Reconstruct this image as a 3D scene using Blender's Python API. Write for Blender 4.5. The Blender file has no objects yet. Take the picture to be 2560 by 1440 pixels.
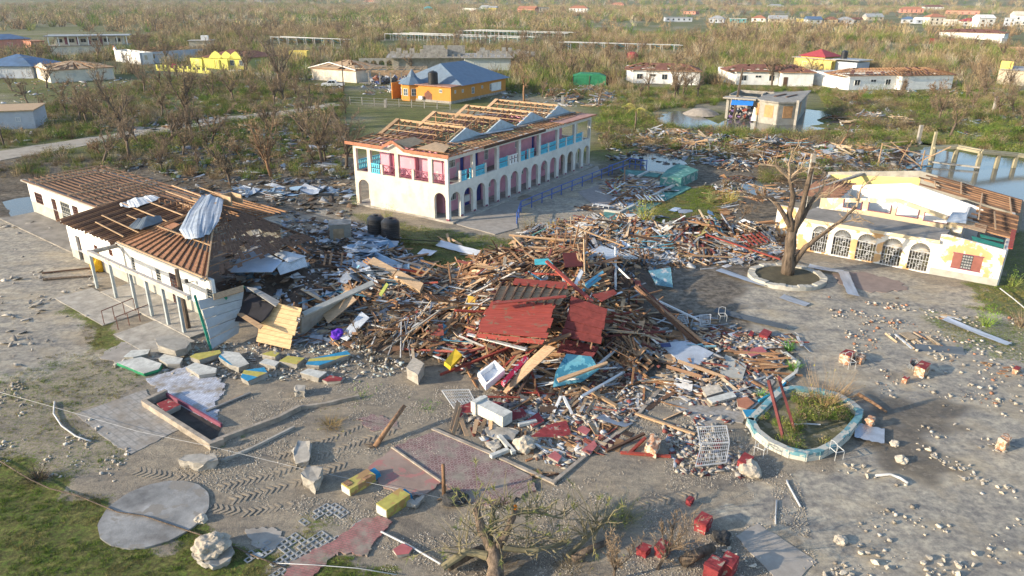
import bpy, math, random
import numpy as np
from mathutils import Vector, Matrix, Euler, noise as mnoise
R = math.radians
rnd = random.Random(7)
nrs = np.random.RandomState(11)
scene = bpy.context.scene
COL = scene.collection
# ---------------------------------------------------------------- camera
F_PX, HOR, ROLL, H = 1800.0, 732.0, R(-0.35), 20.0
PIT = math.atan(HOR / F_PX)
cam = bpy.data.cameras.new('camera')
cam.sensor_width = 36.0
cam.lens = 36.0 * F_PX / 2560.0
cam.clip_start, cam.clip_end = 0.3, 30000
camo = bpy.data.objects.new('camera', cam)
COL.objects.link(camo)
camo.matrix_world = (Matrix.Translation((0, 0, H)) @ Matrix.Rotation(math.pi / 2 - PIT, 4, 'X')
      @ Matrix.Rotation(-ROLL, 4, 'Z'))
scene.camera = camo
# ---------------------------------------------------------------- light
SUN_AZ, SUN_EL = 198.0, 16.5        # where the sun stands (degrees, counter-clockwise from +X)
world = bpy.data.worlds.new('World')
scene.world = world
world.use_nodes = True
wn = world.node_tree
sky = wn.nodes.new('ShaderNodeTexSky')
sky.sky_type = 'NISHITA'
sky.sun_disc = False
sky.sun_elevation = R(SUN_EL)
sky.sun_rotation = R(90 - SUN_AZ)
sky.altitude = 20
sky.air_density, sky.dust_density, sky.ozone_density = 1.0, 1.0, 2.0
wn.links.new(sky.outputs[0], wn.nodes['Background'].inputs[0])
wn.nodes['Background'].inputs[1].default_value = 0.15
sl = bpy.data.lights.new('sun', 'SUN')
sl.energy, sl.angle, sl.color = 4.1, R(0.6), (1.0, 0.84, 0.63)
so = bpy.data.objects.new('sun', sl)
COL.objects.link(so)
d = Vector((math.cos(R(SUN_AZ)) * math.cos(R(SUN_EL)), math.sin(R(SUN_AZ)) * math.cos(R(SUN_EL)), math.sin(R(SUN_EL))))
so.rotation_euler = d.to_track_quat('Z', 'Y').to_euler()
scene.view_settings.view_transform = 'Standard'
scene.view_settings.look = 'None'
scene.view_settings.exposure = 1.08
scene.render.engine = 'CYCLES'
scene.cycles.use_denoising = True
scene.cycles.max_bounces = 5
scene.cycles.diffuse_bounces = 3
scene.cycles.transparent_max_bounces = 8
scene.cycles.volume_bounces = 0
# ---------------------------------------------------------------- pixel -> place
def P(px, py, z=0.0):
 """the point at height z that the photograph shows at (px, py)"""
 x, y = (px - 1280) / F_PX, -(py - 720) / F_PX
 c, s = math.cos(ROLL), math.sin(ROLL)
 x, y = c * x - s * y, s * x + c * y
 dx, dy, dz = x, math.cos(PIT) + y * math.sin(PIT), -math.sin(PIT) + y * math.cos(PIT)
 t = (z - H) / dz
 return Vector((dx * t, dy * t, z))
# ---------------------------------------------------------------- materials
MATS = {}
def _n(nt, t, **kw):
 n = nt.nodes.new(t)
 for k, v in kw.items():
  if k.startswith('i_'):
   n.inputs[int(k[2:])].default_value = v
  else:
   setattr(n, k, v)
 return n
def ramp(nt, fac, a, b, c0=(0, 0, 0, 1), c1=(1, 1, 1, 1)):
 r = nt.nodes.new('ShaderNodeValToRGB')
 r.color_ramp.elements[0].position, r.color_ramp.elements[1].position = a, b
 r.color_ramp.elements[0].color, r.color_ramp.elements[1].color = c0, c1
 nt.links.new(fac, r.inputs[0])
 return r.outputs[0]
def mixc(nt, fac, a, b, mode='MIX'):
 m = nt.nodes.new('ShaderNodeMix')
 m.data_type, m.blend_type = 'RGBA', mode
 for s, v in ((m.inputs[0], fac), (m.inputs[6], a), (m.inputs[7], b)):
  if isinstance(v, (int, float, tuple, list)):
   s.default_value = tuple(v) + (1,) if isinstance(v, (tuple, list)) and len(v) == 3 else v
  else:
   nt.links.new(v, s)
 return m.outputs[2]
def noise(nt, vec, scale, det=4, rough=0.6, dist=0.0):
 n = nt.nodes.new('ShaderNodeTexNoise')
 n.inputs['Scale'].default_value, n.inputs['Detail'].default_value = scale, det
 n.inputs['Roughness'].default_value, n.inputs['Distortion'].default_value = rough, dist
 nt.links.new(vec, n.inputs['Vector'])
 return n.outputs[0]
def newmat(name):
 m = bpy.data.materials.new(name)
 m.use_nodes = True
 nt = m.node_tree
 b = nt.nodes['Principled BSDF']
 return m, nt, b
def dark(c, k):
 return tuple(x * k for x in c)
def pm(name, c=None, rough=0.85, var=0.3, sc=1.5, peel=None, peel_t=0.55, peel_sc=1.2, bump=0.15, bsc=12.0, metal=0.0,
  dirt=0.0, rand=0.0, stretch=None, wave=None, attr=None, spec=0.3, coord='Object'):
 """a weathered surface: colour c broken up by noise, patches of colour `peel`, dirt, bump"""
 if name in MATS:
  return MATS[name]
 m, nt, b = newmat(name)
 tc = nt.nodes.new('ShaderNodeTexCoord')
 vec = tc.outputs['Object']
 if coord == 'World':
  vec = nt.nodes.new('ShaderNodeNewGeometry').outputs['Position']
 oi = nt.nodes.new('ShaderNodeObjectInfo')
 if rand:
  add = _n(nt, 'ShaderNodeVectorMath', operation='ADD')
  comb = nt.nodes.new('ShaderNodeVectorMath'); comb.operation = 'SCALE'
  comb.inputs[0].default_value = (31, 17, 23)
  nt.links.new(oi.outputs['Random'], comb.inputs['Scale'])
  nt.links.new(vec, add.inputs[0]); nt.links.new(comb.outputs[0], add.inputs[1])
  vec = add.outputs[0]
 if stretch:
  mp = nt.nodes.new('ShaderNodeMapping')
  mp.inputs['Scale'].default_value = stretch
  nt.links.new(vec, mp.inputs[0])
  svec = mp.outputs[0]
 else:
  svec = vec
 if attr:
  at = nt.nodes.new('ShaderNodeAttribute'); at.attribute_name = attr
  col = at.outputs[0]
 else:
  col = tuple(c)
 n1 = noise(nt, svec, sc, 6, 0.65)
 lo = ramp(nt, n1, 0.3, 0.7, (1 - var, 1 - var, 1 - var, 1), (1 + var * 0.6, 1 + var * 0.6, 1 + var * 0.6, 1))
 col = mixc(nt, 1.0, col, lo, 'MULTIPLY')
 if rand:
  hs = nt.nodes.new('ShaderNodeHueSaturation')
  mr = nt.nodes.new('ShaderNodeMapRange')
  mr.inputs[3].default_value, mr.inputs[4].default_value = 1 - rand, 1 + rand
  nt.links.new(oi.outputs['Random'], mr.inputs[0])
  nt.links.new(mr.outputs[0], hs.inputs['Value'])
  nt.links.new(col, hs.inputs['Color'])
  col = hs.outputs[0]
 if peel:
  n2 = noise(nt, vec, peel_sc, 7, 0.6, 0.4)
  col = mixc(nt, ramp(nt, n2, peel_t, peel_t + 0.03), col, tuple(peel))
 if dirt:
  n3 = noise(nt, vec, 0.7, 8, 0.7)
  col = mixc(nt, ramp(nt, n3, 0.5, 0.75, (0, 0, 0, 1), (dirt, dirt, dirt, 1)), col, (0.12, 0.10, 0.08))
 nt.links.new(col, b.inputs['Base Color'])
 b.inputs['Roughness'].default_value = rough
 b.inputs['Metallic'].default_value = metal
 b.inputs['Specular IOR Level'].default_value = spec
 h = None
 if wave:
  w = nt.nodes.new('ShaderNodeTexWave')
  w.wave_type, w.bands_direction, w.wave_profile = 'BANDS', wave[1], 'SIN'
  w.inputs['Scale'].default_value = wave[0]
  nt.links.new(tc.outputs['Object'], w.inputs[0])
  h = w.outputs[1]
 if bump or wave:
  bp = nt.nodes.new('ShaderNodeBump')
  bp.inputs['Strength'].default_value = wave[2] if wave else bump
  bp.inputs['Distance'].default_value = 0.05
  nt.links.new(h if h else noise(nt, svec, bsc, 4), bp.inputs['Height'])
  nt.links.new(bp.outputs[0], b.inputs['Normal'])
 MATS[name] = m
 return m
# ---------------------------------------------------------------- mesh builder
class MB:
 def __init__(s):
  s.v, s.f, s.m, s.c = [], [], [], []
  s.cur, s.mi = None, 0
 def add(s, vs, fs, mi=None, col=None):
  n = len(s.v)
  s.v += [tuple(x) for x in vs]
  for f in fs:
   s.f.append(tuple(i + n for i in f))
   s.m.append(s.mi if mi is None else mi)
   s.c.append(col or s.cur or (1, 1, 1))
  return s
 def box(s, c, size, rot=None, mi=None, col=None):
  hx, hy, hz = (k / 2 for k in size)
  vs = [Vector((x, y, z)) for z in (-hz, hz) for y in (-hy, hy) for x in (-hx, hx)]
  if rot is not None:
   vs = [rot @ v for v in vs]
  c = Vector(c)
  return s.add([v + c for v in vs], BF, mi, col)
 def box2(s, a, b, mi=None, col=None):
  a, b = Vector(a), Vector(b)
  return s.box((a + b) / 2, [abs(k) for k in (b - a)], None, mi, col)
 def beam(s, p, q, w, h, mi=None, col=None, up=(0, 0, 1)):
  p, q = Vector(p), Vector(q)
  x = q - p
  L = x.length
  if L < 1e-5:
   return s
  x.normalize()
  up = Vector(up)
  if abs(x.dot(up)) > 0.98:
   up = Vector((0, 1, 0.01))
  y = up.cross(x).normalized()
  z = x.cross(y)
  M = Matrix((x, y, z)).transposed()
  return s.box((p + q) / 2, (L, w, h), M, mi, col)
 def prism(s, pts, off, mi=None, col=None):
  """closed solid: polygon pts (3D) pushed by vector off"""
  n = len(pts)
  off = Vector(off)
  a = [Vector(p) for p in pts]
  nrm = Vector((0, 0, 0))
  for i in range(n):
   nrm += a[i].cross(a[(i + 1) % n])
  if nrm.dot(off) < 0:
   a.reverse()
  vs = a + [p + off for p in a]
  fs = [tuple(reversed(range(n))), tuple(range(n, 2 * n))]
  fs += [(i, (i + 1) % n, n + (i + 1) % n, n + i) for i in range(n)]
  return s.add(vs, fs, mi, col)
 def tube(s, pts, rad, n=6, mi=None, col=None, cap=True):
  pts = [Vector(p) for p in pts]
  rs = rad if isinstance(rad, (list, tuple)) else [rad] * len(pts)
  vs, fs = [], []
  ref = Vector((0.3, 0.2, 1)).normalized()
  for i, p in enumerate(pts):
   t = (pts[min(i + 1, len(pts) - 1)] - pts[max(i - 1, 0)])
   if t.length < 1e-7:
    t = Vector((0, 0, 1))
   t.normalize()
   a = t.cross(ref)
   if a.length < 0.05:
    a = t.cross(Vector((1, 0, 0)))
   a.normalize()
   b = t.cross(a)
   for k in range(n):
    g = 2 * math.pi * k / n
    vs.append(p + rs[i] * (math.cos(g) * a + math.sin(g) * b))
  for i in range(len(pts) - 1):
   for k in range(n):
    k2 = (k + 1) % n
    fs.append((i * n + k, i * n + k2, (i + 1) * n + k2, (i + 1) * n + k))
  if cap:
   fs.append(tuple(reversed(range(n))))
   fs.append(tuple(range((len(pts) - 1) * n, len(pts) * n)))
  return s.add(vs, fs, mi, col)
 def lathe(s, c, prof, n=20, mi=None, col=None):
  c = Vector(c)
  vs = [c + Vector((r * math.cos(2 * math.pi * k / n), r * math.sin(2 * math.pi * k / n), z)) for r, z in prof for k in range(n)]
  fs = [(i * n + k, i * n + (k + 1) % n, (i + 1) * n + (k + 1) % n, (i + 1) * n + k) for i in range(len(prof) - 1) for k in range(n)]
  fs += [tuple(reversed(range(n))), tuple(range((len(prof) - 1) * n, len(prof) * n))]
  return s.add(vs, fs, mi, col)
 def sheet(s, pts, mi=None, col=None):
  return s.add(pts, [tuple(range(len(pts)))], mi, col)
 def build(s, name, mats, parent=None, M=None, smooth=False, color=False):
  if not s.v:
   return None
  me = bpy.data.meshes.new(name)
  me.from_pydata(s.v, [], s.f)
  for m in (mats if isinstance(mats, (list, tuple)) else [mats]):
   me.materials.append(m)
  me.polygons.foreach_set('material_index', s.m)
  if smooth:
   me.polygons.foreach_set('use_smooth', [True] * len(s.f))
  if color:
   ca = me.color_attributes.new('col', 'FLOAT_COLOR', 'CORNER')
   arr = []
   for f, c in zip(s.f, s.c):
    arr += [c[0], c[1], c[2], 1.0] * len(f)
   ca.data.foreach_set('color', arr)
  me.update()
  o = bpy.data.objects.new(name, me)
  COL.objects.link(o)
  if parent:
   o.parent = parent
  if M is not None:
   o.matrix_local = M
  return o
BF = [(0, 2, 3, 1), (4, 5, 7, 6), (0, 1, 5, 4), (2, 6, 7, 3), (0, 4, 6, 2), (1, 3, 7, 5)]
def tag(o, label=None, cat=None, group=None, kind=None):
 if label: o['label'] = label
 if cat: o['category'] = cat; o['kind'] = 'thing'
 if group: o['group'] = group
 if kind: o['kind'] = kind
 return o
def empty(name, M, label=None, cat=None, group=None):
 o = bpy.data.objects.new(name, None)
 COL.objects.link(o)
 o.empty_display_size = 0.3
 o.matrix_world = M if isinstance(M, Matrix) else Matrix.Translation(M)
 return tag(o, label, cat, group)
def frame(o, deg):
 return Matrix.Translation(Vector(o)) @ Matrix.Rotation(R(deg), 4, 'Z')
def local(M, p):
 return M.inverted() @ Vector(p)
def part(name, parent, mats, fn, label=None, color=False, smooth=False):
 b = MB()
 fn(b)
 o = b.build(name, mats, parent, color=color, smooth=smooth)
 if o and label: o['label'] = label
 return o
def beam_part(name, parent, mat, p, q, w, h):
 return MB().beam(p, q, w, h).build(name, mat, parent)
def wall(b, p, q, z0, z1, th, ops=(), mi=None):
 """wall from p to q (plan points) with openings (s0, s1, za, zb, arched)"""
 p, q = Vector((p[0], p[1], 0)), Vector((q[0], q[1], 0))
 x = (q - p); L = x.length; x.normalize()
 y = Vector((-x.y, x.x, 0))
 def blk(s0, s1, a, c):
  if s1 - s0 < 1e-4 or c - a < 1e-4: return
  M = Matrix((x, y, Vector((0, 0, 1)))).transposed()
  b.box(p + x * (s0 + s1) / 2 + Vector((0, 0, (a + c) / 2)), (s1 - s0, th, c - a), M, mi)
 cur = 0.0
 for s0, s1, a, c, arch in sorted(ops):
  blk(cur, s0, z0, z1)
  blk(s0, s1, z0, a)
  if arch:
   r = (s1 - s0) / 2
   cz = c - r
   n = 10
   arc = [(s0 + r - r * math.cos(math.pi * k / n), cz + r * math.sin(math.pi * k / n)) for k in range(n + 1)]
   for k in range(n):
    (sa, za), (sb, zb) = arc[k], arc[k + 1]
    pts = [p + x * sa + Vector((0, 0, za)), p + x * sb + Vector((0, 0, zb)),
      p + x * sb + Vector((0, 0, z1)), p + x * sa + Vector((0, 0, z1))]
    b.prism([t - y * th / 2 for t in pts], y * th, mi)
  else:
   blk(s0, s1, c, z1)
  cur = s1
 blk(cur, L, z0, z1)
def window(parent, M, w, h, mat_frame, mat_pane, bars=(2, 2), name='window', depth=0.08, label=None):
 """M: frame whose x runs along the wall, y outward, z up, origin at the sill centre"""
 b = MB()
 t = 0.06
 b.box((0, 0, t / 2), (w, depth, t)); b.box((0, 0, h - t / 2), (w, depth, t))
 b.box((-w / 2 + t / 2, 0, h / 2), (t, depth, h - 2 * t)); b.box((w / 2 - t / 2, 0, h / 2), (t, depth, h - 2 * t))
 for k in range(1, bars[0]):
  b.box((-w / 2 + w * k / bars[0], 0, h / 2), (0.04, depth * 0.7, h - 2 * t))
 for k in range(1, bars[1]):
  b.box((0, 0, h * k / bars[1]), (w - 2 * t, depth * 0.6, 0.035))
 o = b.build(name, mat_frame, parent, M)
 if label: o['label'] = label
 MB().box((0, -0.03, h / 2), (w - 2 * t, 0.012, h - 2 * t)).build('pane', mat_pane, o)
 return o
def wm(p, q, s, z, out=0.0):
 """matrix on the wall from p to q, at s along it, z up; y points to the right-hand side of p->q (outside)"""
 p, q = Vector((p[0], p[1], 0)), Vector((q[0], q[1], 0))
 x = (q - p).normalized()
 y = Vector((x.y, -x.x, 0))
 c = p + x * s + y * out + Vector((0, 0, z))
 M = Matrix((-x, y, Vector((0, 0, 1)))).transposed().to_4x4()
 M.translation = c
 return M
# ---------------------------------------------------------------- shared materials
WOOD = pm('bare_timber', (0.31, 0.175, 0.095), var=0.5, sc=3, stretch=(0.4, 5, 5), rand=0.35, bump=0.3)
WOODL = pm('pale_timber', (0.45, 0.30, 0.175), var=0.4, sc=3, stretch=(0.4, 5, 5), rand=0.25, bump=0.25)
WOODD = pm('dark_timber', (0.13, 0.075, 0.05), var=0.5, sc=3, stretch=(0.4, 5, 5), rand=0.35, bump=0.3)
WOODR = pm('red_painted_timber', (0.27, 0.052, 0.038), var=0.4, sc=3, stretch=(0.4, 5, 5), rand=0.3, peel=(0.22, 0.12, 0.08), peel_t=0.6, peel_sc=2.5)
WOODB = pm('blue_painted_timber', (0.10, 0.32, 0.42), var=0.3, sc=3, rand=0.25, peel=(0.35, 0.33, 0.3), peel_t=0.62, peel_sc=2.5)
WOODW = pm('white_painted_timber', (0.68, 0.68, 0.66), var=0.25, sc=3, rand=0.15, peel=(0.35, 0.28, 0.22), peel_t=0.64, peel_sc=3)
WOODG = pm('green_painted_timber', (0.02, 0.20, 0.13), var=0.3, sc=3, rand=0.2)
ZINC = pm('zinc_sheet', (0.42, 0.46, 0.50), rough=0.38, var=0.3, sc=2, metal=0.65, rand=0.2, spec=0.5, dirt=0.35, wave=(3.2, 'Y', 1.0))
ZINCW = pm('white_sheet', (0.66, 0.70, 0.74), rough=0.5, var=0.2, sc=2, metal=0.1, rand=0.12, spec=0.4, dirt=0.3, wave=(3.2, 'Y', 0.8))
CREAM = pm('cream_render', (0.70, 0.63, 0.51), var=0.2, sc=0.6, bump=0.08, dirt=0.4, peel=(.60, .57, .50), peel_t=.60, peel_sc=.5)
WHITEW = pm('white_render', (0.80, 0.79, 0.75), var=0.12, sc=0.9, bump=0.06, dirt=0.35)
GREYW = pm('grey_render', (0.42, 0.41, 0.36), var=0.25, sc=1.2, bump=0.1, dirt=0.3)
BLOCKW = pm('block_wall', (0.36, 0.34, 0.29), var=0.3, sc=1.3, bump=0.3, bsc=8, dirt=0.4)
CONC = pm('concrete', (0.36, 0.335, 0.29), var=0.4, sc=1.5, bump=0.2, bsc=10, dirt=0.4, rand=0.12)
CONCD = pm('old_concrete_roof', (0.26, 0.24, 0.21), var=0.35, sc=0.8, bump=0.2, bsc=8, dirt=0.5)
PINK = pm('pink_render', (0.70, 0.33, 0.41), var=0.15, sc=1.2, bump=0.05, peel=(0.55, 0.47, 0.48), peel_t=0.61, peel_sc=0.9)
MAUVE = pm('mauve_trim', (0.23, 0.075, 0.11), var=0.3)
BLUED = pm('dark_blue_door', (0.02, 0.035, 0.22), var=0.2, rough=0.5)
BALU = pm('sky_blue_balustrade', (0.11, 0.52, 0.68), var=0.2, sc=3, rough=0.6)
GLASS = pm('dark_glass', (0.03, 0.04, 0.05), rough=0.12, var=0.3, bump=0, spec=0.6)
GLASSB = pm('pale_glass', (0.10, 0.13, 0.16), rough=0.15, var=0.3, bump=0, spec=0.6)
BLACKP = pm('black_plastic', (0.018, 0.02, 0.024), rough=0.42, var=0.3, spec=0.5, dirt=0.15)
IRON = pm('rusty_iron', (0.17, 0.07, 0.05), var=0.4, rough=0.8)
IRONW = pm('white_iron', (0.46, 0.47, 0.47), var=0.2, rough=0.6)
IRONB = pm('blue_iron', (0.04, 0.10, 0.35), var=0.2, rough=0.5)
BARK = pm('grey_brown_bark', (0.155, 0.115, 0.082), var=0.7, sc=2, stretch=(3, 3, 0.6), bump=0.9, bsc=5, rand=0.2)
BARKR = pm('raw_brown_bark', (0.27, 0.155, 0.085), var=0.6, sc=2, stretch=(3, 3, 0.6), bump=0.5, bsc=8, rand=0.2)
STONE = pm('pale_limestone', (0.50, 0.44, 0.35), var=0.35, sc=4, bump=0.6, bsc=9, rand=0.22)
REDP = pm('red_painted_concrete', (0.25, 0.038, 0.042), var=0.45, sc=3, peel=(0.34, 0.27, 0.21), peel_t=0.60, peel_sc=3.0, rand=0.15)
YELP = pm('yellow_painted_concrete', (0.44, 0.39, 0.10), var=0.25, sc=3, peel=(0.40, 0.25, 0.09), peel_t=0.56, peel_sc=1.8)
BLUP = pm('blue_painted_concrete', (0.03, 0.24, 0.42), var=0.25, sc=3, peel=(0.4, 0.36, 0.3), peel_t=0.68, peel_sc=3)
WHP = pm('white_painted_concrete', (0.56, 0.56, 0.51), var=0.35, sc=3, dirt=0.8)
ATTR = pm('mixed_debris', (1, 1, 1), attr='col', var=0.4, sc=3, bump=0.25, coord='World')
ATTRV = pm('plant_matter', (1, 1, 1), attr='col', var=0.25, sc=0.4, bump=0, rough=0.9, coord='World', spec=0.15)
ATTRP = pm('painted_wall_mix', (1, 1, 1), attr='col', var=0.14, sc=0.7, bump=0.05, coord='World', dirt=0.25)
# ---------------------------------------------------------------- the ground: one sheet to the horizon
def pip(X, Y, poly):
 inside = np.zeros(X.shape, bool)
 n = len(poly)
 for i in range(n):
  x1, y1 = poly[i]; x2, y2 = poly[(i + 1) % n]
  c = ((y1 > Y) != (y2 > Y))
  with np.errstate(divide='ignore', invalid='ignore'):
   xi = (x2 - x1) * (Y - y1) / (y2 - y1 + 1e-12) + x1
  inside ^= c & (X < xi)
 return inside
_T = {}
def vnoise(X, Y, s, seed=0):
 """value noise on arrays, wave length s"""
 if seed not in _T: _T[seed] = np.random.RandomState(seed).rand(256, 256)
 T = _T[seed]
 x, y = X / s, Y / s
 xi, yi = np.floor(x).astype(int), np.floor(y).astype(int)
 fx, fy = x - xi, y - yi
 fx, fy = fx * fx * (3 - 2 * fx), fy * fy * (3 - 2 * fy)
 a = T[xi % 256, yi % 256]; b = T[(xi + 1) % 256, yi % 256]
 c = T[xi % 256, (yi + 1) % 256]; d_ = T[(xi + 1) % 256, (yi + 1) % 256]
 return (a * (1 - fx) + b * fx) * (1 - fy) + (c * (1 - fx) + d_ * fx) * fy
def wpoly(px):
 return [tuple(P(a, b)[:2]) for a, b in px]
GRASS = [  # (strength, pixels)
 (1.0, [(0, 1185), (60, 1195), (150, 1240), (270, 1250), (262, 1300), (300, 1368), (400, 1370), (480, 1335), (640, 1400), (720, 1440), (740, 1500), (-200, 1500), (-200, 1180)]),
 (1.0, [(820, 1385), (900, 1380), (960, 1440), (980, 1500), (760, 1500)]),
 (0.38, [(-100, 960), (160, 930), (420, 940), (300, 1010), (190, 1040), (320, 1140), (300, 1180), (120, 1230), (-100, 1190)]),
 (0.9, [(165, 765), (200, 775), (300, 850), (345, 885), (262, 905), (225, 880)]),
 (0.36, [(120, 900), (260, 890), (330, 930), (150, 1000), (60, 980)]),
 (0.6, [(840, 520), (1080, 572), (1300, 600), (1260, 650), (1180, 700), (1060, 700), (930, 600)]),
 (0.9, [(1040, 640), (1180, 650), (1160, 700), (1060, 700)]),
 (1.0, [(1670, 480), (1770, 455), (1820, 470), (1800, 540), (1600, 545)]),
 (0.7, [(1540, 545), (1800, 540), (1800, 570), (1500, 570)]),
 (0.7, [(2430, 690), (2600, 690), (2600, 790), (2440, 770)]),
 (0.5, [(2300, 760), (2600, 800), (2600, 900), (2400, 860)]),
 (0.6, [(2400, 540), (2600, 560), (2600, 700), (2500, 700)]),
 (0.45, [(520, 1120), (620, 1110), (640, 1085), (560, 1130)]),
 (0.5, [(640, 1370), (820, 1290), (900, 1300), (700, 1430)]),
]
PAVE = [
 (1.0, [(1560, 640), (1880, 660), (2100, 640), (2420, 712), (2700, 760), (2700, 1600), (2000, 1600), (2030, 1380), (1780, 1260), (2090, 1150), (2160, 1050), (2060, 930), (1960, 870), (1760, 800), (1620, 720)]),
 (0.9, [(-150, 600), (80, 540), (200, 620), (250, 700), (180, 760), (260, 900), (60, 980), (-150, 980)]),
 (0.8, [(1230, 540), (1400, 470), (1560, 430), (1500, 520), (1300, 600)]),
 (0.7, [(360, 480), (840, 470), (870, 520), (700, 600), (560, 520)]),
]
MUD = [
 (1.0, [(1780, 420), (2060, 440), (2010, 470), (1930, 570), (1790, 560), (1800, 480)]),
 (0.9, [(-200, 380), (0, 420), (700, 300), (880, 380), (870, 530), (560, 560), (60, 540), (-200, 600)]),
 (0.8, [(1480, 330), (2300, 330), (2300, 440), (2000, 470), (1500, 480)]),
 (0.6, [(2020, 940), (2400, 960), (2460, 1120), (2200, 1200), (2060, 1130)]),
 (0.7, [(860, 560), (1260, 620), (1900, 620), (1900, 900), (1700, 950), (900, 900)]),
]
def axis(a, b, base, g, lim):
 out = [0.0]; s = base
 while out[-1] < b:
  out.append(out[-1] + s)
  if out[-1] > lim: s *= g
 return out
xp = axis(0, 6500, 0.26, 1.09, 42)
xs = np.array([-x for x in xp[:0:-1]] + xp)
ys = [14.0]; s_ = 0.18
while ys[-1] < 7500:
 ys.append(ys[-1] + s_); s_ = max(s_, min(ys[-1] * 0.0075, 0.55) if ys[-1] < 150 else (ys[-1] - 150) * 0.06 + 0.55)
ys = np.array([-60, -30, -10, 0, 6, 10, 12] + ys)
GX, GY = np.meshgrid(xs, ys)
def mask(lst, jit=0.7, seed=3):
 out = np.zeros(GX.shape)
 jx = (vnoise(GX, GY, 1.1, seed) - .5) * 2 * jit + (vnoise(GX, GY, 0.35, seed + 1) - .5) * jit
 jy = (vnoise(GX, GY, 1.1, seed + 2) - .5) * 2 * jit + (vnoise(GX, GY, 0.35, seed + 3) - .5) * jit
 for k, px in lst:
  out = np.maximum(out, k * pip(GX + jx, GY + jy, wpoly(px)))
 return out
def blur(a, n=1):
 for _ in range(n):
  b = a.copy()
  b[1:-1, 1:-1] = (a[1:-1, 1:-1] * 2 + a[:-2, 1:-1] + a[2:, 1:-1] + a[1:-1, :-2] + a[1:-1, 2:]) / 6
  a = b
 return a
WATER = [
 [(2270, 372), (2330, 352), (2700, 420), (2900, 470), (2800, 520), (2560, 500), (2400, 470), (2250, 450), (2240, 400)],
 [(1630, 290), (1720, 268), (1800, 300), (1870, 262), (2010, 262), (2060, 265), (2030, 330), (1880, 320), (1780, 318), (1690, 318)],
 [(1552, 386), (1600, 370), (1650, 382), (1700, 396), (1745, 410), (1715, 420), (1660, 424), (1620, 420), (1580, 404)],
 [(1850, 440), (1920, 446), (1960, 480), (1900, 486), (1860, 465)],
 [(15, 520), (60, 508), (120, 510), (170, 540), (120, 556), (40, 560)],
 [(2180, 330), (2260, 318), (2420, 330), (2380, 352), (2230, 345)],
 [(0, 300), (60, 296), (80, 304), (10, 312)],
 [(1500, 240), (1560, 236), (1600, 262), (1540, 270)],
]
def wdip(X, Y):
 out = np.zeros(np.shape(X))
 jx, jy = (vnoise(X, Y, 3, 41) - .5) * 4, (vnoise(X, Y, 3, 42) - .5) * 4
 for k in range(len(WATER)):
  wp = wpoly(WATER[k])
  for dx, dy in ((0, 0), (.7, 0), (-.7, 0), (0, .7), (0, -.7)):
   out += .06 * pip(X + jx + dx, Y + jy + dy, wp)
 return out
def terr(X, Y):
 """height of the ground"""
 D = np.sqrt(X ** 2 + Y ** 2)
 h = (vnoise(X, Y, 5.0, 21) - .5) * 0.10 + (vnoise(X, Y, 1.3, 22) - .5) * 0.05 + (vnoise(X, Y, 0.5, 24) - .5) * 0.03
 h = h - wdip(X, Y)
 far = np.clip((D - 1400) / 2600, 0, 1)
 h = h + far ** 1.5 * (60 + 55 * vnoise(X, Y, 900, 23))
 return h
Gm, Pm, Mm = blur(mask(GRASS, 0.9, 3), 2), blur(mask(PAVE, 0.9, 9), 3), blur(mask(MUD, 2.5, 15), 4)
far = np.clip((GY - 84) / 14, 0, 1) * np.clip(1 - 0 * GX, 0, 1)
Gm = np.maximum(Gm, far * (0.35 + 0.5 * vnoise(GX, GY, 9, 31)))
Mm = np.maximum(Mm, far * 0.55 * vnoise(GX, GY, 14, 32))
Pm *= (1 - far)
Z = terr(GX, GY) * (1 - 0.6 * Pm)
nx, ny = len(xs), len(ys)
me = bpy.data.meshes.new('ground')
V = np.stack([GX, GY, Z], -1).reshape(-1, 3)
me.vertices.add(len(V)); me.vertices.foreach_set('co', V.astype(np.float32).ravel())
ii = np.arange((ny - 1) * (nx - 1)); r_, c_ = ii // (nx - 1), ii % (nx - 1)
a0 = r_ * nx + c_
Q = np.stack([a0, a0 + 1, a0 + nx + 1, a0 + nx], -1).astype(np.int32)
me.loops.add(Q.size); me.loops.foreach_set('vertex_index', Q.ravel())
me.polygons.add(len(Q)); me.polygons.foreach_set('loop_start', np.arange(0, Q.size, 4, dtype=np.int32))
me.polygons.foreach_set('use_smooth', np.ones(len(Q), bool))
me.update(calc_edges=True)
ca = me.color_attributes.new('mask', 'FLOAT_COLOR', 'POINT')
ca.data.foreach_set('color', np.stack([Gm, Pm, Mm, np.ones_like(Gm)], -1).astype(np.float32).ravel())
gm, nt, b = newmat('ground_mix')
pos = nt.nodes.new('ShaderNodeNewGeometry').outputs['Position']
at = nt.nodes.new('ShaderNodeAttribute'); at.attribute_name = 'mask'
sp = nt.nodes.new('ShaderNodeSeparateColor'); nt.links.new(at.outputs[0], sp.inputs[0])
nb = noise(nt, pos, 0.35, 6, 0.6); nf = noise(nt, pos, 7.0, 5, 0.75); nm = noise(nt, pos, 1.6, 6, 0.65)
ng = noise(nt, pos, 24.0, 3, 0.8)
def math2(op, a, b_):
 m = nt.nodes.new('ShaderNodeMath'); m.operation = op
 for i, v in enumerate((a, b_)):
  if isinstance(v, (int, float)): m.inputs[i].default_value = v
  else: nt.links.new(v, m.inputs[i])
 return m.outputs[0]
sand = mixc(nt, ramp(nt, nb, .35, .65), (0.44, 0.39, 0.31), (0.33, 0.285, 0.225))
sand = mixc(nt, ramp(nt, ng, .36, .66), (0.22, 0.19, 0.15), sand)
sand = mixc(nt, ramp(nt, nf, .63, .74), sand, (0.58, 0.53, 0.46))
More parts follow.
